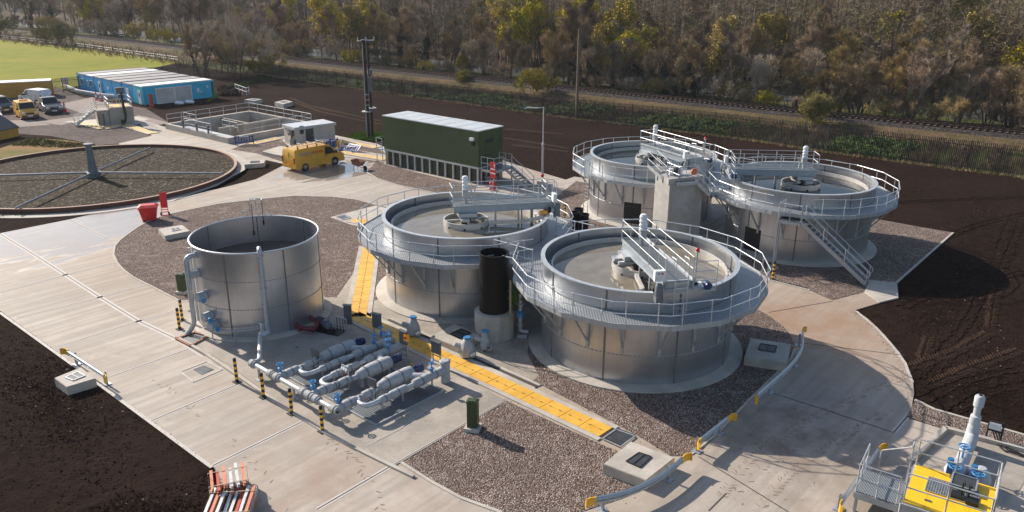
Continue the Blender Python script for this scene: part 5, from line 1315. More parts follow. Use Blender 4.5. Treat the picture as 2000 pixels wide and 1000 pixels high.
# ---------------------------------------------------------------- inlet chamber with pipe
ih = 2.1
i0 = g(217, 244.5); i1 = g(264, 240.5); id_ = (i1 - i0); iw = id_.length; id_.normalize(); iy = Vector((-id_.y, id_.x, 0)); irz = math.atan2(id_.y, id_.x)
it = empty('inlet_chamber', 'concrete inlet chamber with railings, short steps and a bent black pipe', 'inlet chamber', i0, irz)
mb = MB(); mb.box((iw / 2, 1.6, ih / 2), (iw, 3.2, ih)); mb.box((-.7, 1.2, ih / 2 - .1), (1.3, 2.2, ih - .2)); mb.box((-.7, .05, ih / 2 - .3), (.12, .12, ih - .6), mi=1); mb.box((-1.3, .05, ih / 2 - .3), (.12, .12, ih - .6), mi=1); mb.build('chamber_body', ['concrete_grey', 'panel_grey'], it)
mb = MB(); mb.box((iw / 2, 1.6, ih + .03), (iw - .5, 2.6, .06)); mb.build('top_cover', 'yellow_cover_far', it)
for seg in ([(.05, .05), (iw - .05, .05), (iw - .05, 3.15), (.05, 3.15), (.05, .05)], [(-1.3, .2), (-.1, .2)], [(-1.3, 2.2), (-.1, 2.2)]):
    q = [it.matrix_basis @ Vector((x, y, ih)) for x, y in seg]; railing(it, q, step=1.2, r=.03)
mb = MB(); mb.tube(rounded([(iw * .55, -.15, .2), (iw * .62, -.2, .5), (iw * .66, -.2, 1.2), (iw * .62, -.2, 2.4), (iw * .60, -.1, 4.0)], .3), .13, 8); mb.box((iw * .5, -.15, .3), (.4, .3, .5)); mb.build('pipe', 'hose_black', it)
mb = MB(); mb.box((iw * .58, 0, 4.2), (1.0, .35, .75)); mb.box((iw * .58, 0, 3.5), (.7, .3, .4)); mb.cyl((iw * .58, .1, ih), (iw * .58, .1, 4.0), .06, n=8); mb.build('instrument_box', 'panel_grey', it)
mb = MB()
for k in range(6): mb.box((-2.2 - .28 * k, 1.2, ih - .4 - .3 * k), (.3, 1.0, .05))
for s in (.7, 1.7): mb.bar((-1.4, s, ih - .2), (-3.9, s, .15), .05, .25); mb.tube([(-1.4, s, ih + .9), (-3.9, s, 1.1), (-3.9, s, .1)], .03, 6); mb.tube([(-1.4, s, ih + .4), (-3.9, s, .6)], .03, 6)
mb.build('steps', 'galv', it)
mb = MB(); mb.prism([g2(u, v) for u, v in ((196, 247), (206, 252), (268, 243), (290, 233), (268, 228), (150, 236), (125, 238), (140, 241))], 0, .03); struct('inlet_apron', mb, 'concrete_pale')

# ---------------------------------------------------------------- green control building
K0 = g(756, 322); K1 = g(934, 361); kd = K1 - K0; KL = kd.length; kd.normalize(); ky = Vector((-kd.y, kd.x, 0)); krz = math.atan2(kd.y, kd.x)
KH = zat(935, 257, K1.y); KB = zat(935, 327, K1.y)
KD = 3.3
kb = empty('control_building', 'long dark green control building raised on grey framed green panels', 'building', K0, krz)
mb = MB(); mb.box((KL / 2 - .08, KD / 2, (KB + KH) / 2), (KL + .35, KD + .12, KH - KB)); 
for k in range(1, 6): mb.box((k * KL / 6 - .08, -.062, (KB + KH) / 2), (.012, .008, KH - KB - .1), mi=0)
mb.build('body', 'green_kiosk', kb)
mb = MB(); mb.box((KL / 2 - .08, KD / 2, KH + .03), (KL + .45, KD + .22, .08))
for k in range(7): mb.box((KL * (k + .5) / 7, KD / 2, KH + .075), (.05, KD + .2, .02))
mb.build('roof', 'roof_grey', kb)
mb = MB(); mb.box((KL / 2, KD / 2, KB / 2 - .05), (KL - .16, KD - .2, KB - .1)); mb.build('plinth_panels', 'green_panel', kb)
NP = 13
cp = None
for k in range(NP):
    x = KL * k / (NP - 1)
    if cp is None:
        mb = MB(); mb.box((0, 0, KB / 2), (.17, .16, KB)); cp = o = mb.build('column', 'galv_light', kb)
    else: o = kid(cp, kb)
    o.matrix_basis = Matrix.Translation((x, -.01, 0))
for y in (KD * .33, KD * .66, KD): o = kid(cp, kb); o.matrix_basis = Matrix.Translation((KL, y, 0))
mb = MB(); mb.box((KL / 2, -.06, KB - .08), (KL + .3, .14, .16)); mb.box((KL + .07, KD / 2, KB - .08), (.14, KD + .1, .16)); mb.build('base_beam', 'galv_light', kb)
mb = MB(); mb.box((KL + .115, KD * .45, KB + 1.05), (.05, 1.15, 2.1)); mb.box((KL + .112, KD * .45, KB + 2.25), (.04, 1.15, .3), mi=1); mb.build('door', ['green_kiosk', 'black_matt'], kb)
mb = MB(); mb.box((KL - .55, -.2, KH - .75), (.42, .26, .26)); mb.box((KL - .5, -.12, KH - 1.1), (.3, .1, .5), mi=1); mb.build('wall_lamp', ['white_plastic', 'black_matt'], kb)
mb = MB()
for k in range(2):
    for z in (.55, 1.1): mb.tube([(-1.0, -.4, KB + z), (-.15, -.4, KB + z)], .03, 6); mb.tube([(-1.0, -.4, KB + z), (-1.0, .7, KB + z)], .03, 6)
mb.box((-.55, .1, KB - .05), (.9, 1.1, .06)); 
for x in (-1.0, -.15): mb.cyl((x, -.4, 0), (x, -.4, KB + 1.1), .04, n=6)
mb.build('side_platform', 'galv_light', kb)
# entrance platform and steps at its end
ep = empty('entrance_platform', 'galvanised entrance platform with rails at the end of the green building', 'steel platform', kb.matrix_basis @ Vector((KL + .2, .2, 0)), krz)
mb = MB(); mb.box((.85, 1.2, KB - .12), (1.6, 2.6, .06)); mb.build('deck', 'grating_fine', ep); mb = MB()
for x, y, w, d in ((.85, -.1, 1.6, .06), (.85, 2.5, 1.6, .06), (1.66, 1.2, .06, 2.6)): mb.box((x, y, KB - .2), (w, d, .24))
mb.build('edge_beam', 'galv', ep)
for x, y in ((.1, -.08), (1.6, -.08), (1.6, 2.45), (.1, 2.45)):
    mb = MB(); mb.box((x, y, KB / 2 - .15), (.1, .1, KB - .3)); mb.build('leg', 'galv', ep)
em = ep.matrix_basis
railing(ep, [em @ Vector(p) for p in ((.08, -.08, KB - .08), (1.6, -.08, KB - .08), (1.6, 1.2, KB - .08))], step=.9); railing(ep, [em @ Vector(p) for p in ((.08, 2.46, KB - .08), (1.6, 2.46, KB - .08))], step=.9)
stair('entrance_stair', 'steel stair coming down from the green building entrance platform', em @ Vector((1.65, 1.85, KB - .1)), em @ Vector((4.2, 1.85, .1)), 1.0, 8)
mb = MB(); mb.tube([em @ Vector((.4, .9, .15)) + Vector((math.cos(k * .5) * .6, math.sin(k * .5) * .45, .06 + .02 * k)) for k in range(28)], .05, 6); tag(mb.build('cable_coil', 'galv_dull'), 'loose coil of grey cable lying under the entrance stair', 'cable coil')

# ---------------------------------------------------------------- white rendered kiosk
wc = g(653, 275); WH = zat(653, 241, wc.y)
w0, w1, w3 = g(576, 251, WH), g(653, 241, WH), g(541, 246, WH)
ux = (w1 - w0).normalized(); WL = (w1 - w0).length; uy = Vector((-ux.y, ux.x, 0)); WD = max(2.4, (w3 - w0).dot(uy)); wrz = math.atan2(ux.y, ux.x)
wk = empty('rendered_kiosk', 'pale rendered kiosk with flat roof, dark door and small window', 'building', (w0.x, w0.y, 0), wrz)
mb = MB(); mb.box((WL / 2, WD / 2, WH / 2 - .1), (WL, WD, WH - .2)); mb.build('wall', 'render_wall', wk)
mb = MB(); mb.box((WL / 2, WD / 2, WH - .06), (WL + .3, WD + .3, .28)); mb.box((WL / 2, WD / 2, WH + .09), (WL + .12, WD + .12, .03), mi=1); mb.build('roof', ['galv_dull', 'roof_grey'], wk)
mb = MB(); mb.box((WL * .35, -.02, 1.05), (.95, .06, 2.1)); d_ = mb.build('door', 'door_green', wk); mb = MB(); mb.box((WL * .35 + .35, -.07, 1.05), (.05, .06, .16)); mb.build('handle', 'galv', d_)
mb = MB(); mb.box((WL * .16, -.015, 1.75), (.5, .05, .9)); wn = mb.build('window', 'panel_grey', wk); mb = MB(); mb.box((WL * .16, -.045, 1.75), (.38, .02, .78)); mb.build('pane', 'glass_dark', wn)
mb = MB(); mb.box((-.12, WD * .45, WH - .75), (.25, .4, .12)); mb.cyl((-.1, WD * .45, WH - .8), (-.25, WD * .45, WH - .92), .08, n=8); mb.build('wall_lamp', 'black_matt', wk)
mb = MB(); mb.box((-.12, WD * .25, 1.5), (.24, .8, .7)); mb.box((-.2, WD * .18, 1.45), (.2, .4, .5), mi=1); mb.tube([(-.15, WD * .25, 1.2), (-.15, WD * .25, .1)], .08, 8, 1); mb.box((-.2, WD * .12, .4), (.3, .9, .7), mi=0); mb.build('meter_panel', ['panel_grey', 'black_matt'], wk)

# ---------------------------------------------------------------- vehicles
def wheel(mb, x, y, r, w, s):
    mb.lathe([(r * .62, -w / 2), (r * .95, -w / 2), (r, -w * .3), (r, w * .3), (r * .95, w / 2), (r * .62, w / 2)], 20, (x, y, r), 0, axis=(0, 1, 0))
    mb.lathe([(0, w * .42), (r * .3, w * .45), (r * .58, w * .36), (r * .64, w * .5)], 14, (x, y, r), 1, axis=(0, s, 0))
    for k in range(5): a = k * 2 * pi / 5; mb.box((x + r * .4 * math.cos(a), y + s * w * .44, r + r * .4 * math.sin(a)), (r * .13, .02, r * .13), mi=0)
def loft(prof_fn, xs, n_side):
    pass
def vehicle(name, label, cat, loc, rz, prof, belt, W_, wheels, paint, roof_in=.12, lower=None, wins=(), front=None, rear=None, group=None, wr=.34, scale=1.0, trims=(), screen=None, rscreen=None, paint_low=None):
    """prof: side outline (x,z) going round; sides lean in above the belt line"""
    t = empty(name, label, cat, loc, rz, group)
    if scale != 1: t.matrix_basis = t.matrix_basis @ Matrix.Scale(scale, 4)
    top = max(z for x, z in prof)
    def yy(z): return W_ / 2 - (0 if z <= belt else roof_in * ((z - belt) / (top - belt)) ** 1.3)
    mb = MB(); n = len(prof); ed = .05
    L = [(x, yy(z), z) for x, z in prof]; Rr = [(x, -yy(z), z) for x, z in prof]
    cx_ = sum(p[0] for p in prof) / n; cz_ = sum(p[1] for p in prof) / n
    def shrink(x, z): d = Vector((cx_ - x, cz_ - z)); d = d.normalized() * ed; return (x + d.x, z + d.y)
    Li = [(shrink(x, z)[0], y - .0 + .035, shrink(x, z)[1]) for (x, y, z) in L]; Ri = [(shrink(x, z)[0], y - .035, shrink(x, z)[1]) for (x, y, z) in Rr]
    mb.add(L + Rr, [(i, (i + 1) % n, n + (i + 1) % n, n + i) for i in range(n)], 0, True)
    mb.add(L + Li, [(i, (i + 1) % n, n + (i + 1) % n, n + i) for i in range(n)], 0, True); mb.add(Rr + Ri, [(i, n + i, n + (i + 1) % n, (i + 1) % n) for i in range(n)], 0, True)
    mb.add(Li, [tuple(range(n))], 0); mb.add(Ri, [tuple(range(n - 1, -1, -1))], 0)
    mb.build('body', paint, t, sharp=50)
    for poly in wins:
        for s in (-1, 1):
            m2 = MB(); vs = [(x, s * (yy(z) + .045), z) for x, z in poly]; m2.add(vs, [tuple(range(len(poly)))] if s > 0 else [tuple(reversed(range(len(poly))))]); m2.build('side_window', 'glass_dark', t)
    def screen_mb(a, b, nm):
        (xa, za), (xb, zb) = a, b; d = Vector((xb - xa, zb - za)).normalized(); nn = Vector((d.y, -d.x)) * (1 if nm == 'windscreen' else -1)
        if (nn.x < 0) == (nm == 'windscreen'): nn = -nn
        m2 = MB(); o = nn * .03; m2.add([(xa + o.x, yy(za) - .08, za + o.y), (xa + o.x, -yy(za) + .08, za + o.y), (xb + o.x, -yy(zb) + .10, zb + o.y), (xb + o.x, yy(zb) - .10, zb + o.y)], [(0, 1, 2, 3)]); m2.build(nm, 'glass_dark', t)
    if screen: screen_mb(*screen, 'windscreen')
    if rscreen: screen_mb(*rscreen, 'rear_window')
    for x in wheels:
        for s in (-1, 1):
            m2 = MB(); m2.lathe([(0, 0), (wr * 1.18, 0), (wr * 1.18, .012), (0, .012)], 20, (x, s * (W_ / 2 + .022), wr), axis=(0, s, 0)); m2.build('wheel_arch', 'black_matt', t)
            m2 = MB(); wheel(m2, x, s * (W_ / 2 - .055), wr, .22, s); m2.build('wheel', ['tyre', 'rim_grey'], t)
    x1 = max(x for x, z in prof); x0 = min(x for x, z in prof)
    m2 = MB(); m2.box((x1 - .04, 0, .42), (.16, W_ - .06, .26)); m2.build('front_bumper', 'dark_grey' if paint != 'van_yellow' else 'dark_grey', t)
    m2 = MB(); m2.box((x0 + .04, 0, .42), (.14, W_ - .04, .22)); m2.build('rear_bumper', paint if paint != 'pickup_grey' else 'rim_grey', t)
    m2 = MB(); m2.box((x1 + .05, 0, .45), (.02, .52, .12)); m2.build('number_plate', 'plate_white', t); m2 = MB(); m2.box((x0 - .035, 0, .62), (.02, .52, .12)); m2.build('number_plate', 'lens_amber', t)
    zf = belt * .78
    for s in (-1, 1):
        m2 = MB(); m2.box((x1 - .10, s * (W_ / 2 - .22), zf), (.16, .34, .18)); m2.build('headlight', 'lamp_clear', t)
        m2 = MB(); m2.box((x0 + .0, s * (W_ / 2 - .09), belt * .92), (.06, .14, .5)); m2.build('tail_light', 'lamp_red', t)
        m2 = MB(); m2.box((screen[0][0] - .25 if screen else x1 - 1.6, s * (W_ / 2 + .12), belt + .12), (.12, .2, .2)); m2.build('mirror', 'black_matt', t)
    m2 = MB(); m2.box((x1 - .02, 0, zf - .1), (.10, W_ * .45, .16)); m2.build('grille', 'black_matt', t)
    return t, yy
van_prof = [(-2.6, .32), (-2.62, .9), (-2.56, 1.75), (-2.45, 1.93), (-1.2, 1.97), (.9, 1.95), (1.18, 1.88), (1.95, 1.20), (2.45, 1.02), (2.62, .85), (2.68, .45), (2.6, .26), (-2.5, .26)]
a_ = g(597, 335); b_ = g(657, 322.5); vd = (b_ - a_); vd.z = 0; vrz = math.atan2(vd.y, vd.x); vsc = 1.11
vn = Vector((-math.sin(vrz), math.cos(vrz), 0)); vc = a_ + vd.normalized() * (1.62 * vsc) + vn * .98 * vsc; vc.z = .055
VAN, yy_ = vehicle('van', 'yellow panel van with roof rack parked on damp concrete beside the pale kiosk', 'van', vc, vrz, van_prof, 1.1, 1.94, (-1.62, 1.58), 'van_yellow', .14, wins=([(.55, 1.12), (1.72, 1.12), (1.22, 1.72), (.62, 1.78)],), screen=((1.98, 1.2), (1.24, 1.84)), wr=.345, scale=vsc)
for x in (-2.1, -1.1, -.1, .9):
    mb = MB(); mb.box((x, 0, 2.13), (.07, 1.6, .05)); 
    for s in (-.78, .78): mb.box((x, s, 2.03), (.09, .07, .22), mi=1)
    mb.build('roof_bar', ['white_paint', 'black_matt'], VAN)
mb = MB()
for s in (-.7, .0): mb.bar((-2.2, s, 2.19), (1.1, s, 2.19), .06, .05)
mb.build('roof_ladder', 'timber_pale', VAN)
mb = MB(); mb.box((-1.0, -.975, .82), (2.6, .02, .04)); mb.box((.52, -.975, .95), (.02, .02, 1.3)); mb.box((1.5, -.98, 1.0), (.012, .02, .1)); mb.build('door_trim', 'container_yellow', VAN); mb = MB(); mb.box((.72, -.985, .98), (.16, .03, .05)); mb.build('door_handle', 'black_matt', VAN)
mb = MB(); mb.box((-2.6, 0, 1.0), (.03, .02, 1.4)); mb.box((-2.62, 0, .72), (.03, 1.1, .05)); mb.build('rear_door', 'container_yellow', VAN)
tx = bpy.data.curves.new('van_lettering', 'FONT'); tx.body = 'POWER'; tx.size = .36; tx.extrude = .004; tx.align_x = 'LEFT'
to = bpy.data.objects.new('lettering_curve', tx); COL.objects.link(to); bpy.context.view_layer.update(); lm = bpy.data.meshes.new_from_object(to.evaluated_get(bpy.context.evaluated_depsgraph_get())); bpy.data.objects.remove(to); to = bpy.data.objects.new('lettering', lm); COL.objects.link(to); to.parent = VAN; to.matrix_basis = Matrix.Translation((-.85, -1.0, 1.36)) @ Matrix.Rotation(pi / 2, 4, 'X'); lm.materials.clear(); lm.materials.append(MT['paint_letter_red'])
mb = MB()
for k, (w, h) in enumerate(((.2, .26), (.16, .22), (.2, .24), (.15, .22), (.16, .24))): 
    x = -2.12 + k * .245; mb.box((x, -.995, 1.36 + h / 2), (.045, .012, h)); mb.box((x + w * .5, -.995, 1.36 + h * (.9 if k % 2 else .5)), (w * .8, .012, .045)); mb.box((x + w, -.995, 1.36 + h / 2), (.045, .012, h * .9))
mb.build('lettering', 'paint_letter_grey', VAN)

svan = [(-2.05, .3), (-2.08, .8), (-2.0, 1.65), (-1.9, 1.80), (.25, 1.84), (.6, 1.76), (1.2, 1.15), (1.85, .98), (2.1, .78), (2.13, .4), (2.05, .25), (-2.0, .25)]
pick = [(-2.6, .5), (-2.6, 1.02), (-.95, 1.05), (-.8, 1.68), (-.6, 1.78), (.45, 1.78), (1.05, 1.12), (2.2, 1.02), (2.5, .85), (2.55, .45), (2.45, .35), (-2.5, .38)]
carp = [(-2.0, .35), (-2.05, .85), (-1.85, 1.0), (-1.4, 1.42), (.2, 1.46), (.95, .98), (1.9, .85), (2.05, .6), (2.0, .28), (-1.95, .28)]
pa, pb2 = g(72.6, 214), g(88, 223); cv = pb2 - pa; crz = math.atan2(cv.y, cv.x); cf = cv.normalized(); cn = Vector((-cf.y, cf.x, 0))
def at_front(u, v, Lf, half, s=1.12): p = g(u, v); return p - cf * Lf * s + cn * half * s
k_, _ = vehicle('pickup', 'dark grey double cab pickup parked beside the traffic cone', 'pickup', at_front(88, 223, 1.55, .9), crz, pick, 1.05, 1.85, (-1.55, 1.55), 'pickup_grey', .16, wins=([(-.72, 1.1), (.0, 1.1), (.0, 1.66), (-.62, 1.68)], [(.08, 1.1), (.92, 1.1), (.46, 1.66), (.08, 1.66)]), screen=((1.08, 1.14), (.5, 1.74)), rscreen=((-.97, 1.1), (-.84, 1.66)), wr=.38, scale=1.12)
mb = MB(); mb.box((-1.78, 0, 1.0), (1.45, 1.5, .12)); mb.build('load_bed', 'black_matt', k_)
v2, _ = vehicle('small_van', 'small yellow van with an amber roof light among the parked vehicles', 'van', at_front(42, 234, 1.35, .85), crz, svan, 1.05, 1.75, (-1.3, 1.35), 'van_yellow', .12, wins=([(.15, 1.1), (.95, 1.1), (.55, 1.65), (.2, 1.7)],), screen=((1.22, 1.16), (.64, 1.72)), wr=.32, scale=1.15)
mb = MB(); mb.box((-.6, 0, 1.93), (.3, .9, .13)); mb.build('light_bar', 'lens_amber', v2)
vehicle('small_van', 'silver small van parked against the yellow container', 'van', at_front(60, 204, .6, .8), crz + R(205), svan, 1.05, 1.75, (-1.3, 1.35), 'silver_paint', .12, wins=([(.15, 1.1), (.95, 1.1), (.55, 1.65), (.2, 1.7)],), screen=((1.22, 1.16), (.64, 1.72)), wr=.32, scale=1.15)
vehicle('car', 'dark car half out of the picture beside the small yellow van', 'car', g(2, 218), crz + R(8), svan, 1.0, 1.72, (-1.25, 1.3), 'pickup_grey', .14, wins=([(.1, 1.05), (.9, 1.05), (.5, 1.6), (.15, 1.65)],), screen=((1.2, 1.15), (.62, 1.72)), wr=.32, scale=1.12)
vehicle('car', 'white car with only its bonnet in the picture, by the orange storage box', 'car', g(-14, 236), crz + R(-4), carp, .9, 1.72, (-1.2, 1.3), 'white_car', .2, wins=([(-1.3, .98), (.8, .98), (.2, 1.38), (-1.1, 1.36)],), screen=((.95, .98), (.24, 1.44)), wr=.31, scale=1.15)
def cone(p, label, s=1.0):
    t = empty('traffic_cone', label, 'traffic cone', p, 0, 'orange traffic cones'); mb = MB(); mb.box((0, 0, .03), (.42 * s, .42 * s, .06)); mb.build('base', 'orange_red', t)
    mb = MB(); mb.lathe([(.17 * s, .06), (.12 * s, .35 * s)], 14); mb.lathe([(.12 * s, .35 * s), (.08 * s, .62 * s)], 14, mi=1); mb.lathe([(.08 * s, .62 * s), (.03 * s, .95 * s), (0, .96 * s)], 14); mb.build('cone', ['red_paint', 'plate_white'], t)
cone(g(127.5, 219), 'orange traffic cone with a bright red base on the yard beside the pickup', 1.5); cone(g(189, 196), 'orange cone by the kerb in front of the blue cabins', 1.4); cone(g(198, 198), 'second orange cone by the kerb, nearer the blue cabin corner', 1.4)

# ---------------------------------------------------------------- site cabins, container, storage box
cF, cL, cRt = g(282.5, 207.5), g(155, 176), g(417.5, 191)
e_w = cL - cF; CW = e_w.length; e_w.normalize(); e_l = Vector((e_w.y, -e_w.x, 0))
if e_l.dot(cRt - cF) < 0: e_l = -e_l
CLN = (cRt - cF).dot(e_l); CH = zat(284, 170.5, cF.y)
nC = 7; cw = CW / nC
cdesc = ['blue site cabin at the end nearest the works, with boarded panels on its long side', 'blue site cabin second from the boarded one, white door at its end', 'blue site cabin beside the dark gap, a white sign on its end', 'blue site cabin just beyond the dark gap between cabins', 'blue site cabin in the row whose end has the pale door', 'blue site cabin with two barred windows, one short of the row end', 'blue site cabin at the far end of the row beside the meadow fence']
for k in range(nC):
    gap = .35 if k >= 2 else 0
    p = cF + e_w * (k * cw + (gap if k >= 2 else 0)); t = empty('site_cabin', cdesc[k], 'site cabin', p, math.atan2(e_l.y, e_l.x), 'blue site cabins in a row')
    w = cw - .10 - (.06 if k >= 2 else 0); mb = MB(); sgn = 1 if Matrix.Rotation(math.atan2(e_l.y, e_l.x), 3, 'Z') @ Vector((0, 1, 0)) @ e_w > 0 else -1
    mb.box((CLN / 2, sgn * w / 2, CH / 2 + .08), (CLN, w, CH - .16), mi=0); mb.build('body', 'cabin_cyan' if k == 0 else 'cabin_blue', t)
    mb = MB(); mb.box((CLN / 2, sgn * w / 2, CH + .03), (CLN + .05, w + .04, .08))
    for s in (.015, .985): mb.box((CLN / 2, sgn * w * s, CH + .09), (CLN, .05, .05), mi=1)
    mb.build('roof', ['cabin_roof_white' if k in (0, 5) else 'cabin_roof', 'dark_grey'], t)
    for i in range(4): mb = MB(); mb.box((.2 + (CLN - .4) * (i % 2), sgn * (.2 + (w - .4) * (i // 2)), .1), (.25, .25, .2)); mb.build('foot', 'dark_grey', t)
    def endbox(y, z, wy, hz, mats, nm, par=t, dx=.03):
        m2 = MB(); m2.box((-dx, sgn * y, z), (.05, wy, hz)); return m2.build(nm, mats, par)
    if k in (0, 4): endbox(w * .35, 1.15, .85, 2.0, 'cabin_trim', 'door'); endbox(w * .35, 1.5, .3, .5, 'glass_dark', 'door_pane', dx=.06)
    if k in (1,): endbox(w * .5, 1.3, .8, 1.5, 'cabin_trim', 'sign_board')
    if k in (5, 6):
        wn = endbox(w * .3, 1.55, .8, .95, 'cabin_trim', 'window'); endbox(w * .3, 1.55, .6, .75, 'glass_dark', 'pane', wn, .06); wn = endbox(w * .72, 1.45, .5, .95, 'cabin_trim', 'window'); endbox(w * .72, 1.45, .34, .75, 'cabin_blue', 'pane', wn, .06)
    if k in (3,): endbox(w * .45, 1.4, .5, .35, 'cabin_trim', 'sign_board')
    if k == 0:
        ys = -sgn * .05
        for x0, x1 in ((.17, .42), (.43, .66)):
            m2 = MB(); m2.box((CLN * (x0 + x1) / 2, ys, CH * .45), (CLN * (x1 - x0), .12, CH * .78)); f_ = m2.build('boarded_panel', 'boarding', t)
            m2 = MB()
            for z in (.05, .85): m2.box((CLN * (x0 + x1) / 2, ys * 1.8, CH * z), (CLN * (x1 - x0) + .1, .14, .08))
            for x in (x0, x1): m2.box((CLN * x, ys * 1.8, CH * .45), (.08, .14, CH * .8))
            m2.build('panel_frame', 'white_paint', f_)
        for x, z, w_, h_ in ((.76, .55, .35, .6), (.90, .68, .3, .35), (.80, .45, .3, .2)):
            m2 = MB(); m2.box((CLN * x, ys, CH * z), (w_, .05, h_)); m2.build('notice', 'cabin_trim', t)
        m2 = MB(); m2.box((CLN * .975, ys, CH * .5), (CLN * .03, .05, CH * .85)); m2.build('green_stripe', 'grass_green', t)
mb = MB(); rb = g(297, 209); mb.cyl(rb, rb + Vector((0, 0, 1.6)), .32, .26, 12); mb.box(rb + Vector((0, 0, 1.7)), (.6, .5, .2), .3); tag(mb.build('fire_point', 'orange_red'), 'red fire point stand at the corner of the boarded blue cabin', 'fire point')
mb = MB()
for a, b in zip(((122, 170), (153, 183), (200, 191)), ((153, 183), (200, 191), (238, 194))): mb.bar(g(*a) + Vector((0, 0, .5)), g(*b) + Vector((0, 0, .5)), .3, .25); mb.bar(g(*a) + Vector((0, 0, .2)), g(*b) + Vector((0, 0, .2)), .1, .4, 1)
tag(mb.build('white_barrier', ['white_paint', 'galv_dull']), 'low white plastic barrier line in front of the blue cabins', 'barrier')
for (u, v), lb in (((348, 205), 'white sack against the boarded cabin panels, nearer the fire point'), ((368, 203), 'white sack against the boarded cabin panels, nearer the bare cyan wall')):
    p = g(u, v); mb = MB(); mb.ball(p + Vector((0, 0, .3)), .5, 10, 0, .6); mb.ball(p + Vector((.5, .1, .25)), .4, 10, 0, .6); tag(mb.build('sack', 'white_plastic'), lb, 'sack')
q0, q1 = g(4, 193), g(97, 188); yd = q1 - q0; YL = yd.length + 1.5; yd.normalize(); yh = zat(95, 158, q1.y)
yt = empty('shipping_container', 'ochre yellow container with pale roof at the meadow fence', 'container', q0 - yd * 1.0, math.atan2(yd.y, yd.x))
mb = MB(); mb.box((YL / 2, 1.3, yh / 2), (YL, 2.6, yh - .1))
for k in range(24): mb.box((YL * (k + .5) / 24, -.02, yh / 2), (YL / 48, .06, yh - .35))
mb.build('body', 'container_yellow', yt); mb = MB(); mb.box((YL / 2, 1.3, yh + .0), (YL + .05, 2.65, .10)); mb.build('roof', 'cabin_roof_white', yt)
mb = MB(); mb.box((YL + .03, .65, yh / 2), (.05, 1.2, yh - .3)); mb.box((YL + .03, 1.95, yh / 2), (.05, 1.2, yh - .3)); mb.build('door', 'container_yellow', yt)
p0, p1 = g(10, 272), g(38, 266); bd = (p1 - p0).normalized(); by = Vector((-bd.y, bd.x, 0)); bt = empty('storage_box', 'orange storage box with a sloping dark lid at the picture edge', 'storage box', p0 - bd * 1.2, math.atan2(bd.y, bd.x))
BLn = (p1 - p0).length + 1.2
mb = MB(); mb.box((BLn / 2, 1.4, .55), (BLn, 2.8, 1.1)); mb.box((BLn / 2, -.03, .95), (BLn, .08, .1)); mb.build('body', 'container_yellow', bt)
mb = MB(); mb.add([(-.1, -.15, 1.1), (BLn + .1, -.15, 1.1), (BLn - .1, 2.3, 2.5), (.1, 2.3, 2.5), (-.1, -.15, 1.02), (BLn + .1, -.15, 1.02), (BLn + .1, 2.9, 1.05), (-.1, 2.9, 1.05)], [(0, 1, 2, 3), (4, 5, 1, 0), (2, 6, 7, 3), (1, 5, 6, 2), (0, 3, 7, 4), (4, 7, 6, 5)]); mb.build('lid', 'dark_grey', bt)
mb = MB(); gd = g(131, 178); mb.box(gd + Vector((0, 0, 1.6)), (.9, .06, 1.1), .4); mb.cyl(gd, gd + Vector((0, 0, 2.2)), .05, n=6, mi=1); tag(mb.build('notice_board', ['white_paint', 'galv_dull']), 'white notice board on a post by the meadow fence', 'notice board')
mb = MB()
for k in range(60):
    p = g(random.uniform(432, 462), random.uniform(175, 188)); mb.ball(p + Vector((0, 0, random.uniform(-.1, .25))), random.uniform(.3, .7), 7)
o = mb.build('spoil_heap', 'clod'); tag(o, 'dark spoil heap beyond the end of the boarded blue cabin', 'spoil heap')
sg_ = empty('loose_handrail', 'white loose handrail section standing on soil beyond the cabins', 'handrail', g(462, 180)); railing(sg_, [g(460, 179), g(482, 187), g(487, 185)], h=1.2, step=1.6, r=.05, mat='white_paint')

# ---------------------------------------------------------------- poles
pb = g(722, 271); PH = zat(708, 78, pb.y)
hp_ = empty('transformer_pole', 'dark twin-leg electricity pole with anti-climb rings, rising from a grass tuft', 'electricity pole', pb)
for dx, dy in ((-.12, 0), (.24, .55)):
    mb = MB(); mb.cyl((dx, dy, 0), (dx, dy, PH), .26 if dy == 0 else .17, .19 if dy == 0 else .13, 12); mb.build('pole', 'timber_dark', hp_)
mb = MB(); mb.bar((-.7, -.2, PH - .1), (.95, .9, PH - .1), .16, .12); mb.bar((-.5, .5, PH - .05), (.8, .1, PH - .05), .10, .10)
for k in (.0, .5, 1.0): p = Vector((-.7, -.2, PH)).lerp(Vector((.95, .9, PH)), k); mb.cyl(p, p + Vector((0, 0, .3)), .06, n=8)
mb.build('crossarm', 'galv_dull', hp_)
for dx, dy, z in ((-.12, 0, 3.1), (.24, .55, 3.4)):
    mb = MB(); mb.lathe([(.24, z), (.62, z + .05), (.62, z + .12), (.24, z + .16)], 14, (dx, dy, 0)); mb.build('anti_climb_ring', 'galv_light', hp_)
mb = MB(); mb.box((.35, .3, 6.2), (.5, .6, 1.7)); mb.box((.45, .2, 7.6), (.35, .5, .6)); mb.build('switch_box', 'panel_grey', hp_)
mb = MB()
for z in (3.9, 4.5, 5.1): mb.bar((-.22, -.28, z), (.2, -.2, z + .05), .10, .07)
for s in (-.2,): mb.tube([(s, -.27, .1), (s, -.27, PH - .4)], .03, 5)
mb.build('cable_bracket', 'galv_dull', hp_)
for u, v in ((683, 268), (800, 240)):
    mb = MB(); mb.cyl(Vector((.2, .4, PH * .62)), g(u, v) - pb, .014, n=4); mb.build('stay_wire', 'hose_black', hp_)
p2 = g(1126, 232); h2 = zat(1130, 57, p2.y); wp = empty('wood_pole', 'plain brown timber pole with a short stay at the palisade fence', 'timber pole', p2)
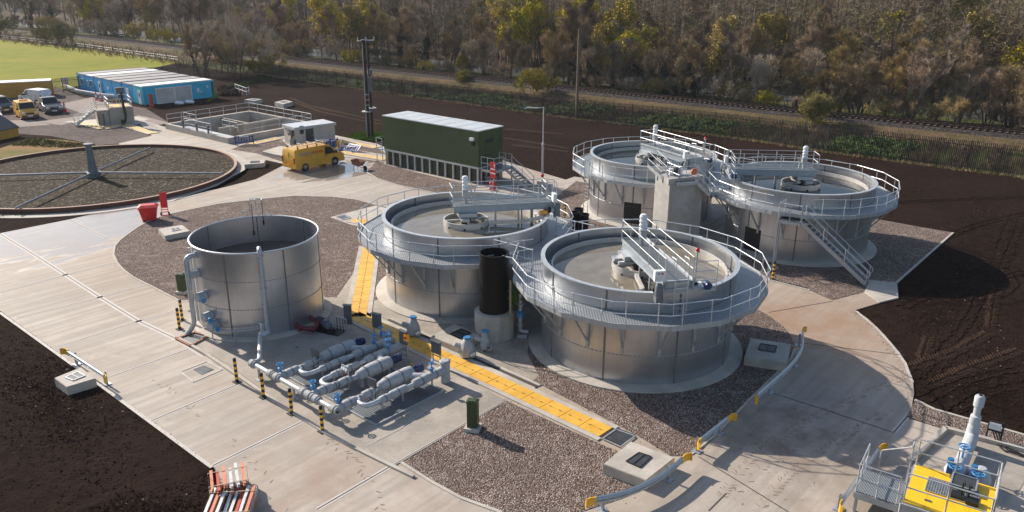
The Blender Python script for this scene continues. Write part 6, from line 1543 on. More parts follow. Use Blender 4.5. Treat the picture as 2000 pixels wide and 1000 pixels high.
mb = MB(); mb.cyl((0, 0, 0), (0, 0, h2), .20, .15, 12); mb.build('pole', 'timber_pole', wp); mb = MB(); mb.cyl((.15, 0, 1.1), (1.7, -.4, .05), .05, n=6); mb.build('stay', 'timber_pole', wp)
lp0 = g(1059, 362); lh = zat(1057.5, 209, lp0.y); lp_ = empty('lighting_column', 'slim grey lighting column with a thin side arm, beside the entrance stair', 'lighting column', lp0)
mb = MB(); mb.cyl((0, 0, 0), (0, 0, lh * .52), .10, .10, 10); mb.cyl((0, 0, lh * .52), (0, 0, lh), .055, .045, 8); mb.lathe([(.10, lh * .52), (.13, lh * .53), (.06, lh * .56)], 10); mb.build('column', 'galv', lp_)
arm_e = aty(1023, 213, lp0.y + .6) - lp0
mb = MB(); mb.tube([(0, 0, lh - .05), (arm_e.x, arm_e.y, lh - .22)], .03, 6); mb.box((arm_e.x * .55, arm_e.y * .55, lh - .12), (1.1, .14, .08), math.atan2(arm_e.y, arm_e.x)); mb.build('arm', 'galv_light', lp_)
mb = MB(); mb.box((0, 0, .2), (1.0, 1.0, .4)); mb.build('base', 'concrete_pale', lp_); mb = MB(); mb.ball((0, -.12, .95), .17, 10); mb.build('red_lamp', 'sign_red', lp_)

# ---------------------------------------------------------------- palisade fences
def fence(pts, label, h=2.4, step=2.75, gap=.17, hfun=None, zfun=None):
    pts = resample([Vector(p) for p in pts], step); t = empty('palisade_fence', label, 'fence', pts[0]); pp = None; n = len(pts)
    mbp = MB(); mbp.box((0, 0, .5), (.1, .1, 1.0)); base = mbp.build('post', 'fence_black', t)
    k = min(n, 100)
    for i in range(n):
        hh = hfun(pts[i]) if hfun else h
        if i >= 100: continue
        o = base if i == 0 else kid(base, t)
        o.matrix_basis = Matrix.Translation(pts[i] - pts[0]) @ Matrix.Diagonal((1, 1, hh + .06, 1))
    for i in range(min(n - 1, 99)):
        a, b = pts[i], pts[i + 1]; hh = hfun(a) if hfun else h; d = b - a; L = d.length; mb = MB(); m = max(1, int(L / gap)); rz = math.atan2(d.y, d.x)
        for z in (.35, hh - .45): mb.bar(a + Vector((0, 0, z)), b + Vector((0, 0, z)), .04, .06)
        for q in range(1, m): p = a.lerp(b, q / m); mb.box((p.x, p.y, hh / 2 + .03), (.065, .02, hh - .04), rz)
        mb.build('panel', 'fence_black', t, True)
    return t
fence(fpts, 'long dark palisade fence between the topsoil and the railway bank', hfun=lambda p: max(2.2, min(2.95, 2.55 + p.x * .009)))
fence([g(u, v) for u, v in ((488, 141), (400, 149), (290, 158), (152, 178), (104, 184), (0, 192))], 'palisade fence between the blue cabins and the bright meadow', h=2.3)
mf = empty('stock_fence', 'low post and wire fence along the far edge of the meadow', 'fence', g(349, 122))
mp = resample([g(u, v) for u, v in ((349, 122), (280, 112), (140, 92), (0, 77))], 5.0)
pp0 = None
for i, p in enumerate(mp[:60]):
    if pp0 is None: m2 = MB(); m2.cyl((0, 0, 0), (0, 0, 1.2), .08, n=6); pp0 = o = m2.build('post', 'bark_dark', mf)
    else: o = kid(pp0, mf)
    o.matrix_basis = Matrix.Translation(p - mp[0])
m2 = MB()
for z in (.6, 1.1): m2.tube([p + Vector((0, 0, z)) for p in mp], .015, 4)
m2.build('wire', 'galv_dull', mf, True)

# ---------------------------------------------------------------- loose things about the site
rb = g(293, 431); t = empty('red_bin', 'large red wheeled plastic bin with a lid on the road edge', 'bin', rb, R(18))
mb = MB(); bw = 1.0
b0_, b1_ = [(-.48, -.40), (.48, -.40), (.48, .40), (-.48, .40)], [(-.66, -.52), (.66, -.52), (.66, .52), (-.66, .52)]
mb.add([(x, y, .14) for x, y in b0_] + [(x, y, 1.12) for x, y in b1_], [(0, 3, 2, 1)] + [(i, (i + 1) % 4, 4 + (i + 1) % 4, 4 + i) for i in range(4)]); mb.box((0, 0, 1.13), (1.42, 1.12, .08)); mb.build('body', 'red_paint', t)
mb = MB(); mb.add([(-.72, -.58, 1.17), (.72, -.58, 1.17), (.72, .58, 1.17), (-.72, .58, 1.17), (-.5, -.3, 1.32), (.5, -.3, 1.32), (.5, .3, 1.32), (-.5, .3, 1.32)], [(4, 5, 6, 7)] + [(i, (i + 1) % 4, 4 + (i + 1) % 4, 4 + i) for i in range(4)]); mb.build('lid', 'red_paint', t)
for x in (-.4, .4):
    for y in (-.3, .3): mb = MB(); mb.lathe([(0, -.04), (.09, -.04), (.09, .04), (0, .04)], 10, (x, y, .09), axis=(0, 1, 0)); mb.build('wheel', 'tyre', t)
tp = g(323, 421); t = empty('extinguisher_trolley', 'tall red trolley with black wheels standing beside the red bin', 'trolley', tp, R(15))
mb = MB(); mb.box((0, .1, 1.25), (.5, .06, 1.25), mat=Matrix.Rotation(R(-10), 3, 'X')); mb.build('back_board', 'red_paint', t)
mb = MB()
for s in (-.24, .24): mb.tube([(s, .0, .1), (s, .12, 1.0), (s, .22, 1.9)], .025, 6)
for z in (.3, .5): mb.box((0, -.02, z), (.5, .05, .06))
mb.box((0, -.2, .06), (.5, .4, .05)); mb.build('frame', 'red_paint', t)
for s in (-.3, .3): mb = MB(); mb.lathe([(0, -.04), (.15, -.04), (.15, .04), (0, .04)], 12, (s, .02, .15), axis=(1, 0, 0)); mb.build('wheel', 'tyre', t)
fp = g(963, 373); t = empty('fire_point', 'red and white fire point stand beside the green building entrance', 'fire point', fp, krz)
mb = MB(); mb.box((0, 0, 1.9), (.62, .10, 1.4)); mb.lathe([(0, 0), (.2, 0), (.2, .03), (0, .03)], 14, (-.08, -.06, 2.35), 0, axis=(0, -1, 0)); mb.box((.05, -.07, 2.0), (.55, .03, .1), mi=1); mb.box((.05, -.07, 1.62), (.55, .03, .1), mi=1); mb.box((.22, -.07, 2.35), (.12, .03, .3), mi=1); mb.build('sign_board', ['sign_red', 'plate_white'], t)
for s in (-.17, .17): mb = MB(); mb.lathe([(.12, .15), (.13, .2), (.13, .75), (.05, .85), (.05, .95), (0, .96)], 12, (s, -.1, 0)); mb.build('extinguisher', 'red_paint', t)
mb = MB()
for s in (-.28, .28): mb.box((s, .03, 1.2), (.05, .05, 2.4))
mb.box((0, 0, .1), (.7, .4, .1)); mb.build('stand', 'red_paint', t)
wb = g(700, 331); t = empty('wheelbarrow', 'rusty wheelbarrow standing on the concrete in front of the yellow van', 'wheelbarrow', wb, R(-35))
mb = MB(); mb.add([(-.42, -.32, .5), (.42, -.26, .42), (.42, .26, .42), (-.42, .32, .5), (-.62, -.46, .95), (.72, -.42, .85), (.72, .42, .85), (-.62, .46, .95)], [(0, 3, 2, 1)] + [(i, (i + 1) % 4, 4 + (i + 1) % 4, 4 + i) for i in range(4)]); mb.build('tray', 'rust_frame', t)
mb = MB()
for s in (-.25, .25): mb.tube([(.95, s * .4, .25), (.2, s, .4), (-.5, s * 1.2, .52), (-1.2, s * 1.4, .8)], .03, 6); mb.tube([(-.3, s, .5), (-.4, s, .02)], .03, 6)
mb.build('frame', 'rust_frame', t); mb = MB(); mb.lathe([(.0, -.05), (.22, -.06), (.26, 0), (.22, .06), (0, .05)], 14, (.95, 0, .26), axis=(0, 1, 0)); mb.build('wheel', 'tyre', t)
def ped_barrier(p, rz, label, lean=0., L=2.0):
    t = empty('pedestrian_barrier', label, 'barrier', p, rz, 'blue plastic pedestrian barriers')
    if lean: t.matrix_basis = t.matrix_basis @ Matrix.Rotation(lean, 4, 'X')
    mb = MB()
    for z in (.35, 1.0): mb.box((0, 0, z), (L, .07, .14))
    for k in range(7): mb.box((-L / 2 + L * (k + .5) / 7, 0, .68), (.09, .05, .6))
    for s in (-1, 1): mb.box((s * (L / 2 - .03), 0, .6), (.09, .09, 1.05))
    mb.build('panel', 'barrier_blue', t); mb = MB()
    for s in (-.75, .75): mb.box((s * L / 2, 0, .04), (.12, .65, .07))
    mb.build('foot', 'dark_grey', t); mb = MB(); mb.box((0, -.04, 1.0), (L * .5, .02, .10)); mb.build('reflector', 'plate_white', t)
ped_barrier(g(478, 284), R(20), 'single blue pedestrian barrier standing at the corner of the settlement tank')
ped_barrier(g(634, 291), R(8), 'blue barrier standing directly behind the yellow van', L=2.2)
ped_barrier(g(652, 292), R(70), 'blue barrier set end-on behind the yellow van', L=1.8)
ped_barrier(g(676, 298), R(-25), 'blue barrier fallen flat near the yellow trench', R(-62), 2.2)
ped_barrier(g(684, 297), R(-40), 'blue barrier leaning over the fallen one', R(-50), 2.0)
mb = MB(); gt = g(660, 290); 
for k in range(3): mb.lathe([(.12, 0), (.12, .9)], 10, gt + Vector((k * .3, 0, 0)), k % 2)
tag(mb.build('cable_marker', ['yellow_cap', 'plate_white']), 'short yellow and white marker posts among the blue barriers', 'marker')

# pallet stack of beams at the road edge
s0 = g(452, 985); srz2 = R(72)
def beams(p, rz, label, L, W_, layers, cols, seed):
    rnd = random.Random(seed); t = empty('beam_stack', label, 'beam stack', p, rz, 'strapped stacks of grey and orange beams'); n = 0
    for ly in range(layers):
        z = .16 + ly * .15
        k = int(W_ / .20)
        for i in range(k):
            if ly == layers - 1 and rnd.random() < .25: continue
            y = -W_ / 2 + W_ * (i + .5) / k; l = L * rnd.uniform(.8, 1.05); o = rnd.uniform(-.15, .15)
            m2 = MB(); m2.box((o, y, z), (l, .075, .13)); m2.box((o, y + .055, z + .05), (l, .03, .03)); m2.box((o, y + .055, z - .05), (l, .03, .03)); m2.build('beam', cols[(i + ly * 2) % len(cols)] if rnd.random() < .8 else rnd.choice(cols), t)
    m2 = MB()
    for x in (-L * .3, L * .3): m2.box((x, 0, .045), (.12, W_ + .1, .09)); m2.box((x, 0, .16 + layers * .15 - .06), (.03, W_ + .04, .012)); 
    for x in (-L * .3, L * .3):
        for s in (-1, 1): m2.box((x, s * (W_ / 2 + .02), .08 + layers * .075), (.03, .012, layers * .15))
    m2.build('bearer', 'timber_pale', t)
    return t
beams(g(452, 1012), R(96), 'front stack of grey and orange beams cut by the picture edge', 2.0, 1.6, 4, ['orange_beam', 'galv_light', 'galv_light', 'orange_beam', 'orange_red', 'galv_light'], 3)
beams(g(450, 968), R(112), 'rear stack of orange and grey beams on the road edge beside dark soil', 1.5, 1.35, 5, ['galv_light', 'orange_beam', 'orange_red', 'orange_beam', 'galv_light'], 5)
mb = MB(); mb.box(g(487, 972) + Vector((0, 0, .2)), (.5, .35, .3), .4); tag(mb.build('grey_block', 'concrete_pale'), 'pale block on the road beside the beam stacks', 'block')

# ---------------------------------------------------------------- yellow platform with pipework, near corner
YZ = 1.25
y0 = g(1789, 908, YZ); y1 = g(1946, 955, YZ); y2 = g(1738, 968, YZ)
yx = (y1 - y0); YW = yx.length; yx.normalize(); yy2 = Vector((yx.y, -yx.x, 0)); 
if yy2.dot(y2 - y0) < 0: yy2 = -yy2
YD = (y2 - y0).dot(yy2) * 1.04; yrz = math.atan2(yx.y, yx.x)
yp = empty('yellow_platform', 'bright yellow covered platform with handrails, dark mesh and a black hatch', 'platform', y0 - Vector((0, 0, YZ)))
def Y(a, b, z=YZ): return y0 + yx * a + yy2 * b + Vector((0, 0, z - YZ))
def yprism(mb, a0, a1, b0, b1, z0, z1, mi=0): mb.prism([tuple(Y(a, b).xy) for a, b in ((a0, b0), (a1, b0), (a1, b1), (a0, b1))], z0, z1, mi)
mb = MB(); yprism(mb, -.08, YW + .08, -.08, YD, YZ - .25, YZ - .02); yprism(mb, 0, YW, .1, YD, 0, YZ - .3); mb.build('frame', 'galv', yp, True)
mb = MB()
for k in range(4): yprism(mb, YW * k / 4 + .003, YW * (k + 1) / 4 - .003, 0, YD, YZ - .02, YZ + .03)
mb.build('yellow_cover', 'yellow_bright', yp, True)
mb = MB(); a0_, a1_, b0_2, b1_2 = YW * .20, YW * .82, YD * .24, YD * .60
nA, nB = 20, 11
for i in range(nA + 1): a = a0_ + (a1_ - a0_) * i / nA; mb.bar(Y(a, b0_2, YZ + .06), Y(a, b1_2, YZ + .06), .025, .03)
for i in range(nB + 1): b = b0_2 + (b1_2 - b0_2) * i / nB; mb.bar(Y(a0_, b, YZ + .065), Y(a1_, b, YZ + .065), .025, .03)
yprism(mb, a0_, a1_, b0_2, b1_2, YZ + .03, YZ + .036, 1); mb.build('mesh_cover', ['galv', 'black_matt'], yp, True)
mb = MB(); yprism(mb, YW * .47, YW * .77, YD * .05, YD * .36, YZ + .04, YZ + .22); mb.build('black_hatch', 'dark_grey', yp, True)
mb = MB(); hq = [Y(YW * .47, YD * .05, YZ + .23), Y(YW * .77, YD * .05, YZ + .23), Y(YW * .77, YD * .36, YZ + .23), Y(YW * .47, YD * .36, YZ + .23)]
for i in range(4): mb.bar(hq[i], hq[(i + 1) % 4], .05, .03)
mb.build('hatch_frame', 'galv', yp, True)
mb = MB()
for a, b in ((.62, .50), (.70, .53)): mb.tube(rounded([Y(YW * a, YD * b, YZ + .05), Y(YW * a, YD * b, YZ + .75), Y(YW * a + .05, YD * b + .35, YZ + .8)], .1), .035, 6)
mb.box(Y(YW * .58, YD * .52, YZ + .12), (.4, .4, .12), yrz); mb.box(Y(YW * .76, YD * .56, YZ + .12), (.4, .4, .12), yrz); mb.build('cable_duct', 'hose_black', yp, True)
mb = MB(); mb.box(Y(YW * .27, YD * .82, YZ + .045), (.22, .10, .02), yrz); mb.build('name_plate', 'panel_grey', yp, True)
railing(yp, [Y(0, .02), Y(YW * .98, .02)], step=1.1); railing(yp, [Y(YW, .05), Y(YW, YD * .95)], step=.9); railing(yp, [Y(.0, YD * .97), Y(YW * .98, YD * .97)], step=1.15); mb = MB(); yprism(mb, -.04, YW, YD + .01, YD + .06, .15, YZ - .04); mb.build('side_sheet', 'galv_dull', yp, True); mb = MB(); mb.bar(Y(-.06, YD + .08, YZ - .06), Y(YW, YD + .08, YZ - .06), .05, .06); mb.bar(Y(-.06, YD + .08, YZ - .06), Y(-.06, YD + .08, .1), .05, .06); mb.build('side_trim', 'galv_light', yp, True)
# grating step platform beside it
SZ = .95
sp0 = g(1697, 947, SZ); gp = empty('grating_steps', 'grating access platform with rails beside the yellow platform', 'steel platform', Y(-1.4, YD * .5, 0))
def ypr(mb, z0, z1, a0, a1, b0, b1, mi=0): yprism(mb, a0, a1, b0, b1, z0, z1, mi)
mb = MB(); ypr(mb, SZ - .04, SZ, -1.55, -.12, YD * .32, YD * .93); mb.build('deck', 'grating_step', gp, True)
mb = MB(); ypr(mb, SZ - .28, SZ - .045, -1.57, -.12, YD * .93 + .01, YD * .93 + .06); ypr(mb, SZ - .28, SZ - .045, -1.62, -1.57, YD * .32, YD * .93); ypr(mb, SZ - .28, SZ - .045, -1.57, -.12, YD * .32 - .06, YD * .32 - .01); mb.build('edge_beam', 'galv', gp, True)
for a, b in ((-1.5, .34), (-1.5, .90), (-.2, .90), (-.2, .34)):
    mb = MB(); mb.box(Y(a, YD * b, SZ / 2 - .14), (.1, .1, SZ - .28), yrz); mb.build('leg', 'galv_dull', gp, True)
railing(gp, [Y(-1.55, YD * .32, SZ), Y(-1.55, YD * .93, SZ), Y(-.2, YD * .93, SZ)], step=.8)
mb = MB(); mb.tube(rounded([Y(-.2, -.3, .1), Y(-.2, -.3, SZ + 1.1), Y(-.2, .15, SZ + 1.1)], .1), .028, 6); mb.tube(rounded([Y(-1.3, -.75, .1), Y(-1.3, -.75, 1.0), Y(-.2, .1, SZ + 1.05)], .12), .028, 6); mb.tube([Y(-.25, -.5, .1), Y(-.25, -.5, 1.3), Y(.4, -.2, .9)], .028, 6); mb.build('hand_loop', 'galv_light', gp, True)
mb = MB()
for k in range(3): ypr(mb, .22 + .24 * k, .25 + .24 * k, -1.3, -.5, YD * .32 - .9 + .27 * k, YD * .32 - .66 + .27 * k)
mb.build('tread', 'grating_step', gp, True)
# sunken valve bay behind it, with kerbs
bay = [g(u, v, .06) for u, v in ((1846, 841), (1775, 905), (1985, 968), (2030, 890))]
mb = MB(); mb.prism([(p.x, p.y) for p in bay], .04, .062); struct('valve_bay_floor', mb, 'concrete_grey')
mb = MB()
for a, b in ((0, 1), (0, 3)): mb.bar(bay[a] + Vector((0, 0, .08)), bay[b] + Vector((0, 0, .08)), .22, .2)
struct('valve_bay_kerb', mb, 'concrete_pale')
vb = g(1893, 868, .06); jv = empty('valve_pipework', 'white jacketed riser pipe with three blue handwheels behind the yellow platform', 'pipework', vb)
d_r = (g(1893, 868) - g(1865, 925)).normalized(); top_h = 2.3
V0 = g(1890, 885, .5); 
def vv_(u, v, z): return g(u, v, z)
mb = MB(); base_p = vv_(1888, 892, .35); r_p = g(1893, 872, .06)
mb.lathe([(.24, 0), (.25, .5), (.22, 1.0), (.19, 1.05), (.21, 1.1), (.20, 1.45), (.13, 1.5), (.14, 1.85), (.19, 1.9), (.20, 2.3), (.15, 2.38), (.0, 2.4)], 12, r_p, sm=False)
mb.tube([r_p + Vector((0, 0, .5)), vv_(1880, 900, .5), vv_(1868, 915, .5)], .25, 12); mb.tube([vv_(1868, 912, .5), vv_(1915, 926, .5)], .18, 12)
for u, v in ((1866, 918), (1914, 932)):
    q = vv_(u, v, .5); mb.lathe([(0, -.4), (.34, -.35), (.40, -.05), (.33, .2), (.16, .42), (0, .43)], 10, q, sm=False)
mb.build('pipe_jacket', 'jacket_white', jv, True)
for u, v, z in ((1866, 912, 1.0), (1912, 926, 1.0), (1884, 872, 1.25)):
    q = vv_(u, v, z); m2 = MB(); m2.tube([q + Vector((.21 * math.cos(k * pi / 8), .21 * math.sin(k * pi / 8), 0)) for k in range(16)], .026, 6, closed=True)
    for k in range(3): a = k * pi / 3; m2.bar(q - Vector((.21 * math.cos(a), .21 * math.sin(a), 0)), q + Vector((.21 * math.cos(a), .21 * math.sin(a), 0)), .035, .025)
    m2.cyl(q - Vector((0, 0, .55)), q + Vector((0, 0, .05)), .04, n=8); m2.build('handwheel', 'blue_valve', jv, True)
for u, v in ((1852, 922), (1898, 936)):
    q = vv_(u, v, .55); m2 = MB(); m2.box(q, (.14, .5, .8), yrz); m2.cyl(q + Vector((0, 0, .4)), q + Vector((0, 0, .6)), .12, n=10); m2.build('valve_body', 'blue_paint', jv, True)
mb = MB(); tp_ = r_p + Vector((0, 0, 2.4)); mb.cyl(tp_, tp_ + Vector((0, 0, .04)), .07, n=8); mb.build('top_nut', 'black_matt', jv, True)
eb = empty('electrical_stand', 'black frame of electrical boxes and cables beside the jacketed riser pipe', 'frame', g(1935, 866))
mb = MB(); e0_, e1_2 = g(1924, 860), g(1952, 868)
for p in (e0_, e1_2): mb.bar(p, p + Vector((0, 0, .95)), .05, .05)
mb.bar(e0_ + Vector((0, 0, .95)), e1_2 + Vector((0, 0, .95)), .06, .06); mb.bar(e0_ + Vector((0, 0, .55)), e1_2 + Vector((0, 0, .55)), .06, .06); mb.build('frame', 'black_matt', eb, True)
mb = MB()
for k in (.25, .65): mb.box(e0_.lerp(e1_2, k) + Vector((0, 0, .75)), (.22, .12, .26), yrz)
mb.build('junction_box', 'white_plastic', eb, True)
mb = MB()
for k in range(3): mb.tube(rounded([e0_.lerp(e1_2, .3 + .2 * k) + Vector((0, 0, .6)), e0_.lerp(e1_2, .3 + .2 * k) + Vector((.1, -.3, .12)), g(1960 + 10 * k, 880, .12), g(2040, 903 + 2 * k, .12)], .15), .03, 5)
mb.build('cables', 'hose_black', eb, True)
# ---------------------------------------------------------------- vegetation
def grow(seed, H_, spread, stems=1, limbs=9, sub=5, ntwig=1800, tl=(.5, 1.3), tw=.05, nleaf=0, ls=.14, low=.3, up=.55, lean=.1, ivy=0, trunk_r=.17, stem_spread=.4):
    rnd = random.Random(seed); tm = MB(); cm = MB(); segs = []
    def vec(): 
        while True:
            v = Vector((rnd.uniform(-1, 1), rnd.uniform(-1, 1), rnd.uniform(-1, 1)))
            if .05 < v.length < 1: return v.normalized()
    def limb(p, d, L, r, lvl, n=5):
        pts = [p.copy()]; k = 4 if lvl < 2 else 3
        for i in range(k):
            d = (d + vec() * (.22 if lvl else .09) + Vector((0, 0, .10 if lvl else .02))).normalized(); p = p + d * L / k; pts.append(p.copy())
        tm.tube(pts, r, n, 0, caps=False, r1=max(.012, r * (.35 if lvl else .25)))
        return pts
    for s in range(stems):
        b = Vector((rnd.gauss(0, stem_spread) if stems > 1 else 0, rnd.gauss(0, stem_spread) if stems > 1 else 0, -.1))
        d = (Vector((b.x * .35 + rnd.gauss(0, lean), b.y * .35 + rnd.gauss(0, lean), 1))).normalized()
        h = H_ * rnd.uniform(.8, 1.0); tp = limb(b, d, h * .85, trunk_r * (1 if stems == 1 else rnd.uniform(.5, .8)), 0, 7)
        segs.append((tp[-2], tp[-1]))
        if ivy:
            for _ in range(int(ivy / stems)):
                t = rnd.uniform(.05, .75) * (len(tp) - 1); q = tp[int(t)].lerp(tp[int(t) + 1], t % 1); o = vec(); o.z *= .4
                c = q + o * rnd.uniform(.1, .55) * (1 + .5 * math.sin(t * 5 + seed)); u = vec() * rnd.uniform(.09, .17); cm.quad(c, u, u.cross(vec()).normalized() * rnd.uniform(.07, .13), 2)
        for l in range(limbs):
            f = low + (1 - low) * (l + rnd.random()) / limbs; t = min(f, .999) * (len(tp) - 1); q = tp[int(t)].lerp(tp[int(t) + 1], t % 1)
            a = rnd.uniform(0, 2 * pi); ll = spread * (1.15 - .75 * f) * rnd.uniform(.7, 1.2)
            dd = Vector((math.cos(a), math.sin(a), up * rnd.uniform(.6, 1.6))).normalized()
            lp_ = limb(q, dd, ll, trunk_r * .42 * (1.1 - .7 * f), 1, 4)
            for x, y in zip(lp_[1:-1], lp_[2:]): segs.append((x, y))
            for k in range(sub):
                t2 = rnd.uniform(.3, 1) * (len(lp_) - 1.001); q2 = lp_[int(t2)].lerp(lp_[int(t2) + 1], t2 % 1)
                d2 = (dd * .5 + vec() * .9 + Vector((0, 0, .35))).normalized(); sp_ = limb(q2, d2, ll * rnd.uniform(.3, .55), .03, 2, 3)
                for x, y in zip(sp_[:-1], sp_[1:]): segs.append((x, y))
    for _ in range(ntwig):
        a, b = rnd.choice(segs); p = a.lerp(b, rnd.random()); d = ((b - a).normalized() * .6 + vec() * .7 + Vector((0, 0, .7))).normalized(); L = rnd.uniform(*tl)
        w = d.cross(vec()).normalized() * tw * rnd.uniform(.6, 1.2); e = p + d * L; m = p.lerp(e, .5) + vec() * L * .08
        cm.add([p - w * .5, p + w * .5, m + w * .4, m - w * .4, e], [(0, 1, 2, 3), (3, 2, 4)], 0)
        for _k in range(2):
            d3 = (d + vec() * .8).normalized(); w3 = d3.cross(vec()).normalized() * tw * .45; cm.add([m - w3, m + w3, m + d3 * L * .6], [(0, 1, 2)], 0)
    for _ in range(nleaf):
        a, b = rnd.choice(segs); p = a.lerp(b, rnd.random()) + vec() * rnd.uniform(.1, tl[1] * .8); u = vec() * ls * rnd.uniform(.5, 1.2); cm.quad(p, u, u.cross(vec()).normalized() * ls * rnd.uniform(.4, .8), 1)
    return tm, cm
PROTO = {}
def proto(key, seed, mats, bark, **kw):
    tm, cm = grow(seed, **kw)
    t = tm.build('trunk', bark); c = cm.build('crown', mats); me = (t.data, c.data)
    bpy.data.objects.remove(t); bpy.data.objects.remove(c); PROTO[key] = me
TW = ['twig_brown', 'bud_yellow', 'ivy_leaf']; TG = ['twig_grey', 'bud_yellow', 'ivy_leaf']; TO = ['twig_olive', 'bud_yellow', 'ivy_leaf']
proto('bare0', 1, TW, 'bark_dark', H_=13, spread=4.4, ntwig=2300, up=1.1, trunk_r=.24)
proto('bare1', 2, TG, 'bark_mid', H_=15, spread=4.2, ntwig=2100, limbs=11, up=1.4, trunk_r=.23)
proto('bare2', 3, TW, 'bark_mid', H_=11, spread=4.6, ntwig=2200, stems=2, up=1.2, trunk_r=.26)
proto('multi0', 4, TG, 'bark_mid', H_=9, spread=3.0, ntwig=2200, stems=5, limbs=6, sub=4, up=1.8, trunk_r=.19)
proto('multi1', 5, TW, 'bark_dark', H_=8, spread=3.2, ntwig=2300, stems=6, limbs=5, sub=4, up=1.7, trunk_r=.18)
proto('bud0', 6, TO, 'bark_dark', H_=14, spread=4.6, ntwig=1300, nleaf=5200, limbs=11, ls=.17)
proto('bud1', 7, TO, 'bark_dark', H_=11, spread=4.2, ntwig=1300, nleaf=3600, stems=2, ls=.16)
proto('ivy0', 8, TW, 'bark_dark', H_=13, spread=4.0, ntwig=1300, ivy=4200, trunk_r=.3)
proto('ivy1', 9, TW, 'bark_dark', H_=10, spread=3.6, ntwig=1100, ivy=6500, stems=3, trunk_r=.22, stem_spread=.9)
proto('birch', 10, TW, 'bark_pale', H_=15, spread=2.6, ntwig=1700, limbs=14, sub=4, up=.9, trunk_r=.15, low=.35)
proto('thicket0', 12, TW, 'bark_dark', H_=4.6, spread=2.4, ntwig=2300, stems=9, limbs=4, sub=3, up=1.0, trunk_r=.06, tl=(.4, 1.0), tw=.04, low=.15, stem_spread=.9, lean=.22)
proto('thicket1', 13, TG, 'bark_dark', H_=5.5, spread=2.2, ntwig=2200, stems=10, limbs=4, sub=3, up=1.4, trunk_r=.06, tl=(.4, 1.1), tw=.04, low=.15, stem_spread=1.1, lean=.18)
proto('thicket2', 14, TO, 'bark_dark', H_=4.0, spread=2.2, ntwig=1700, nleaf=900, stems=8, limbs=4, sub=3, up=.9, trunk_r=.06, tl=(.4, .9), tw=.04, low=.12, stem_spread=.8, lean=.24, ls=.10)
proto('bush', 15, ['twig_olive', 'bush_leaf', 'ivy_leaf'], 'bark_dark', H_=4.2, spread=2.5, ntwig=2600, nleaf=3800, stems=9, limbs=5, sub=4, up=.8, trunk_r=.06, tl=(.3, .8), tw=.03, low=.08, stem_spread=.6, lean=.3, ls=.09)
KIND = {
 'bare': ('tree', 'tall bare brown tree in the wood beyond the railway', 'bare trees beyond the railway'),
 'multi': ('tree', 'bare many-stemmed tree in the wood beyond the railway', 'many-stemmed trees beyond the railway'),
 'bud': ('tree', 'tree flushed with yellow-green buds in the wood beyond the railway', 'budding trees beyond the railway'),
 'ivy': ('tree', 'tree wrapped in dark green ivy in the wood beyond the railway', 'ivy-clad trees beyond the railway'),
 'birch': ('tree', 'slender tree with a pale trunk in the wood beyond the railway', 'pale-trunked trees beyond the railway'),
 'thicket': ('shrub', 'bare twiggy shrub at the foot of the wood beside the railway', 'bare shrubs beside the railway'),
 'bush': ('bush', 'rounded green bush', None)}
def tree(key, p, s=1.0, label=None, cat=None, group=None, rz=None, sz=1.0):
    kd_ = key.rstrip('0123456789'); c_, l_, g_ = KIND[kd_]
    nm = {'bare': 'bare_tree', 'multi': 'bare_tree', 'bud': 'budding_tree', 'ivy': 'ivy_tree', 'birch': 'birch_tree', 'thicket': 'shrub', 'bush': 'bush'}[kd_]
    t = empty(nm, label or l_, cat or c_, p, random.uniform(0, 6.28) if rz is None else rz, group if label else g_)
    t.matrix_basis = t.matrix_basis @ Matrix.Diagonal((s, s, s * sz, 1))
    for n_, me in zip(('trunk', 'crown'), PROTO[key]):
        o = bpy.data.objects.new(n_, me); COL.objects.link(o); o.parent = t
    return t
def proj_u(p):
    q = p - Vector((0, 0, CAMH)); zc = _cn * q.y - _sn * q.z; yc = -(_sn * q.y + _cn * q.z)
    if zc < 1: return None, None
    a = F_PX * q.x / zc; b = F_PX * yc / zc
    return 1000 + _cr * a - _sr * b, CYP + _sr * a + _cr * b
def beyond(u, d):
    best = min(range(len(rail)), key=lambda i: abs((proj_u(along(i, d, 0))[0] or 1e9) - u))
    return along(best, d, hill_z(d, best) - .05)
random.seed(5)
TREES = 0
def put(key, u, d, s=1.0, **kw):
    global TREES; TREES += 1
    return tree(key, beyond(u, d), s, **kw)
# trees one can pick out
put('bud0', 660, 12, 1.05); put('bud0', 715, 9, .95); put('bud1', 690, 20, 1.15); put('bud0', 1030, 34, 1.1); put('bud0', 1065, 30, 1.0); put('bud0', 1190, 26, 1.0); put('bud1', 1235, 12, .95); put('bud0', 1150, 30, 1.05); put('bud1', 1390, 9, .85); put('bud1', 905, 5.5, .4); put('bud1', 290, 30, 1.1); put('bud1', 190, 14, 1.2)
for u_, d_, s_ in ((640, 26, 1.15), (700, 30, 1.1), (745, 16, 1.0), (985, 30, 1.1), (1010, 24, 1.0), (1100, 28, 1.05), (1170, 20, 1.05), (1210, 30, 1.1), (1260, 26, .95), (1400, 26, .95), (1480, 34, .9), (1700, 40, .9), (1900, 36, .95), (1980, 28, 1.0), (560, 34, 1.0), (420, 40, 1.1)): put('bud0' if int(u_) % 3 else 'bud1', u_, d_, s_)
put('ivy1', 1185, 14, 1.1); put('ivy1', 1330, 15, 1.15); put('ivy1', 1960, 16, .9); put('ivy0', 1420, 22, 1.0); put('ivy0', 810, 14, 1.15)
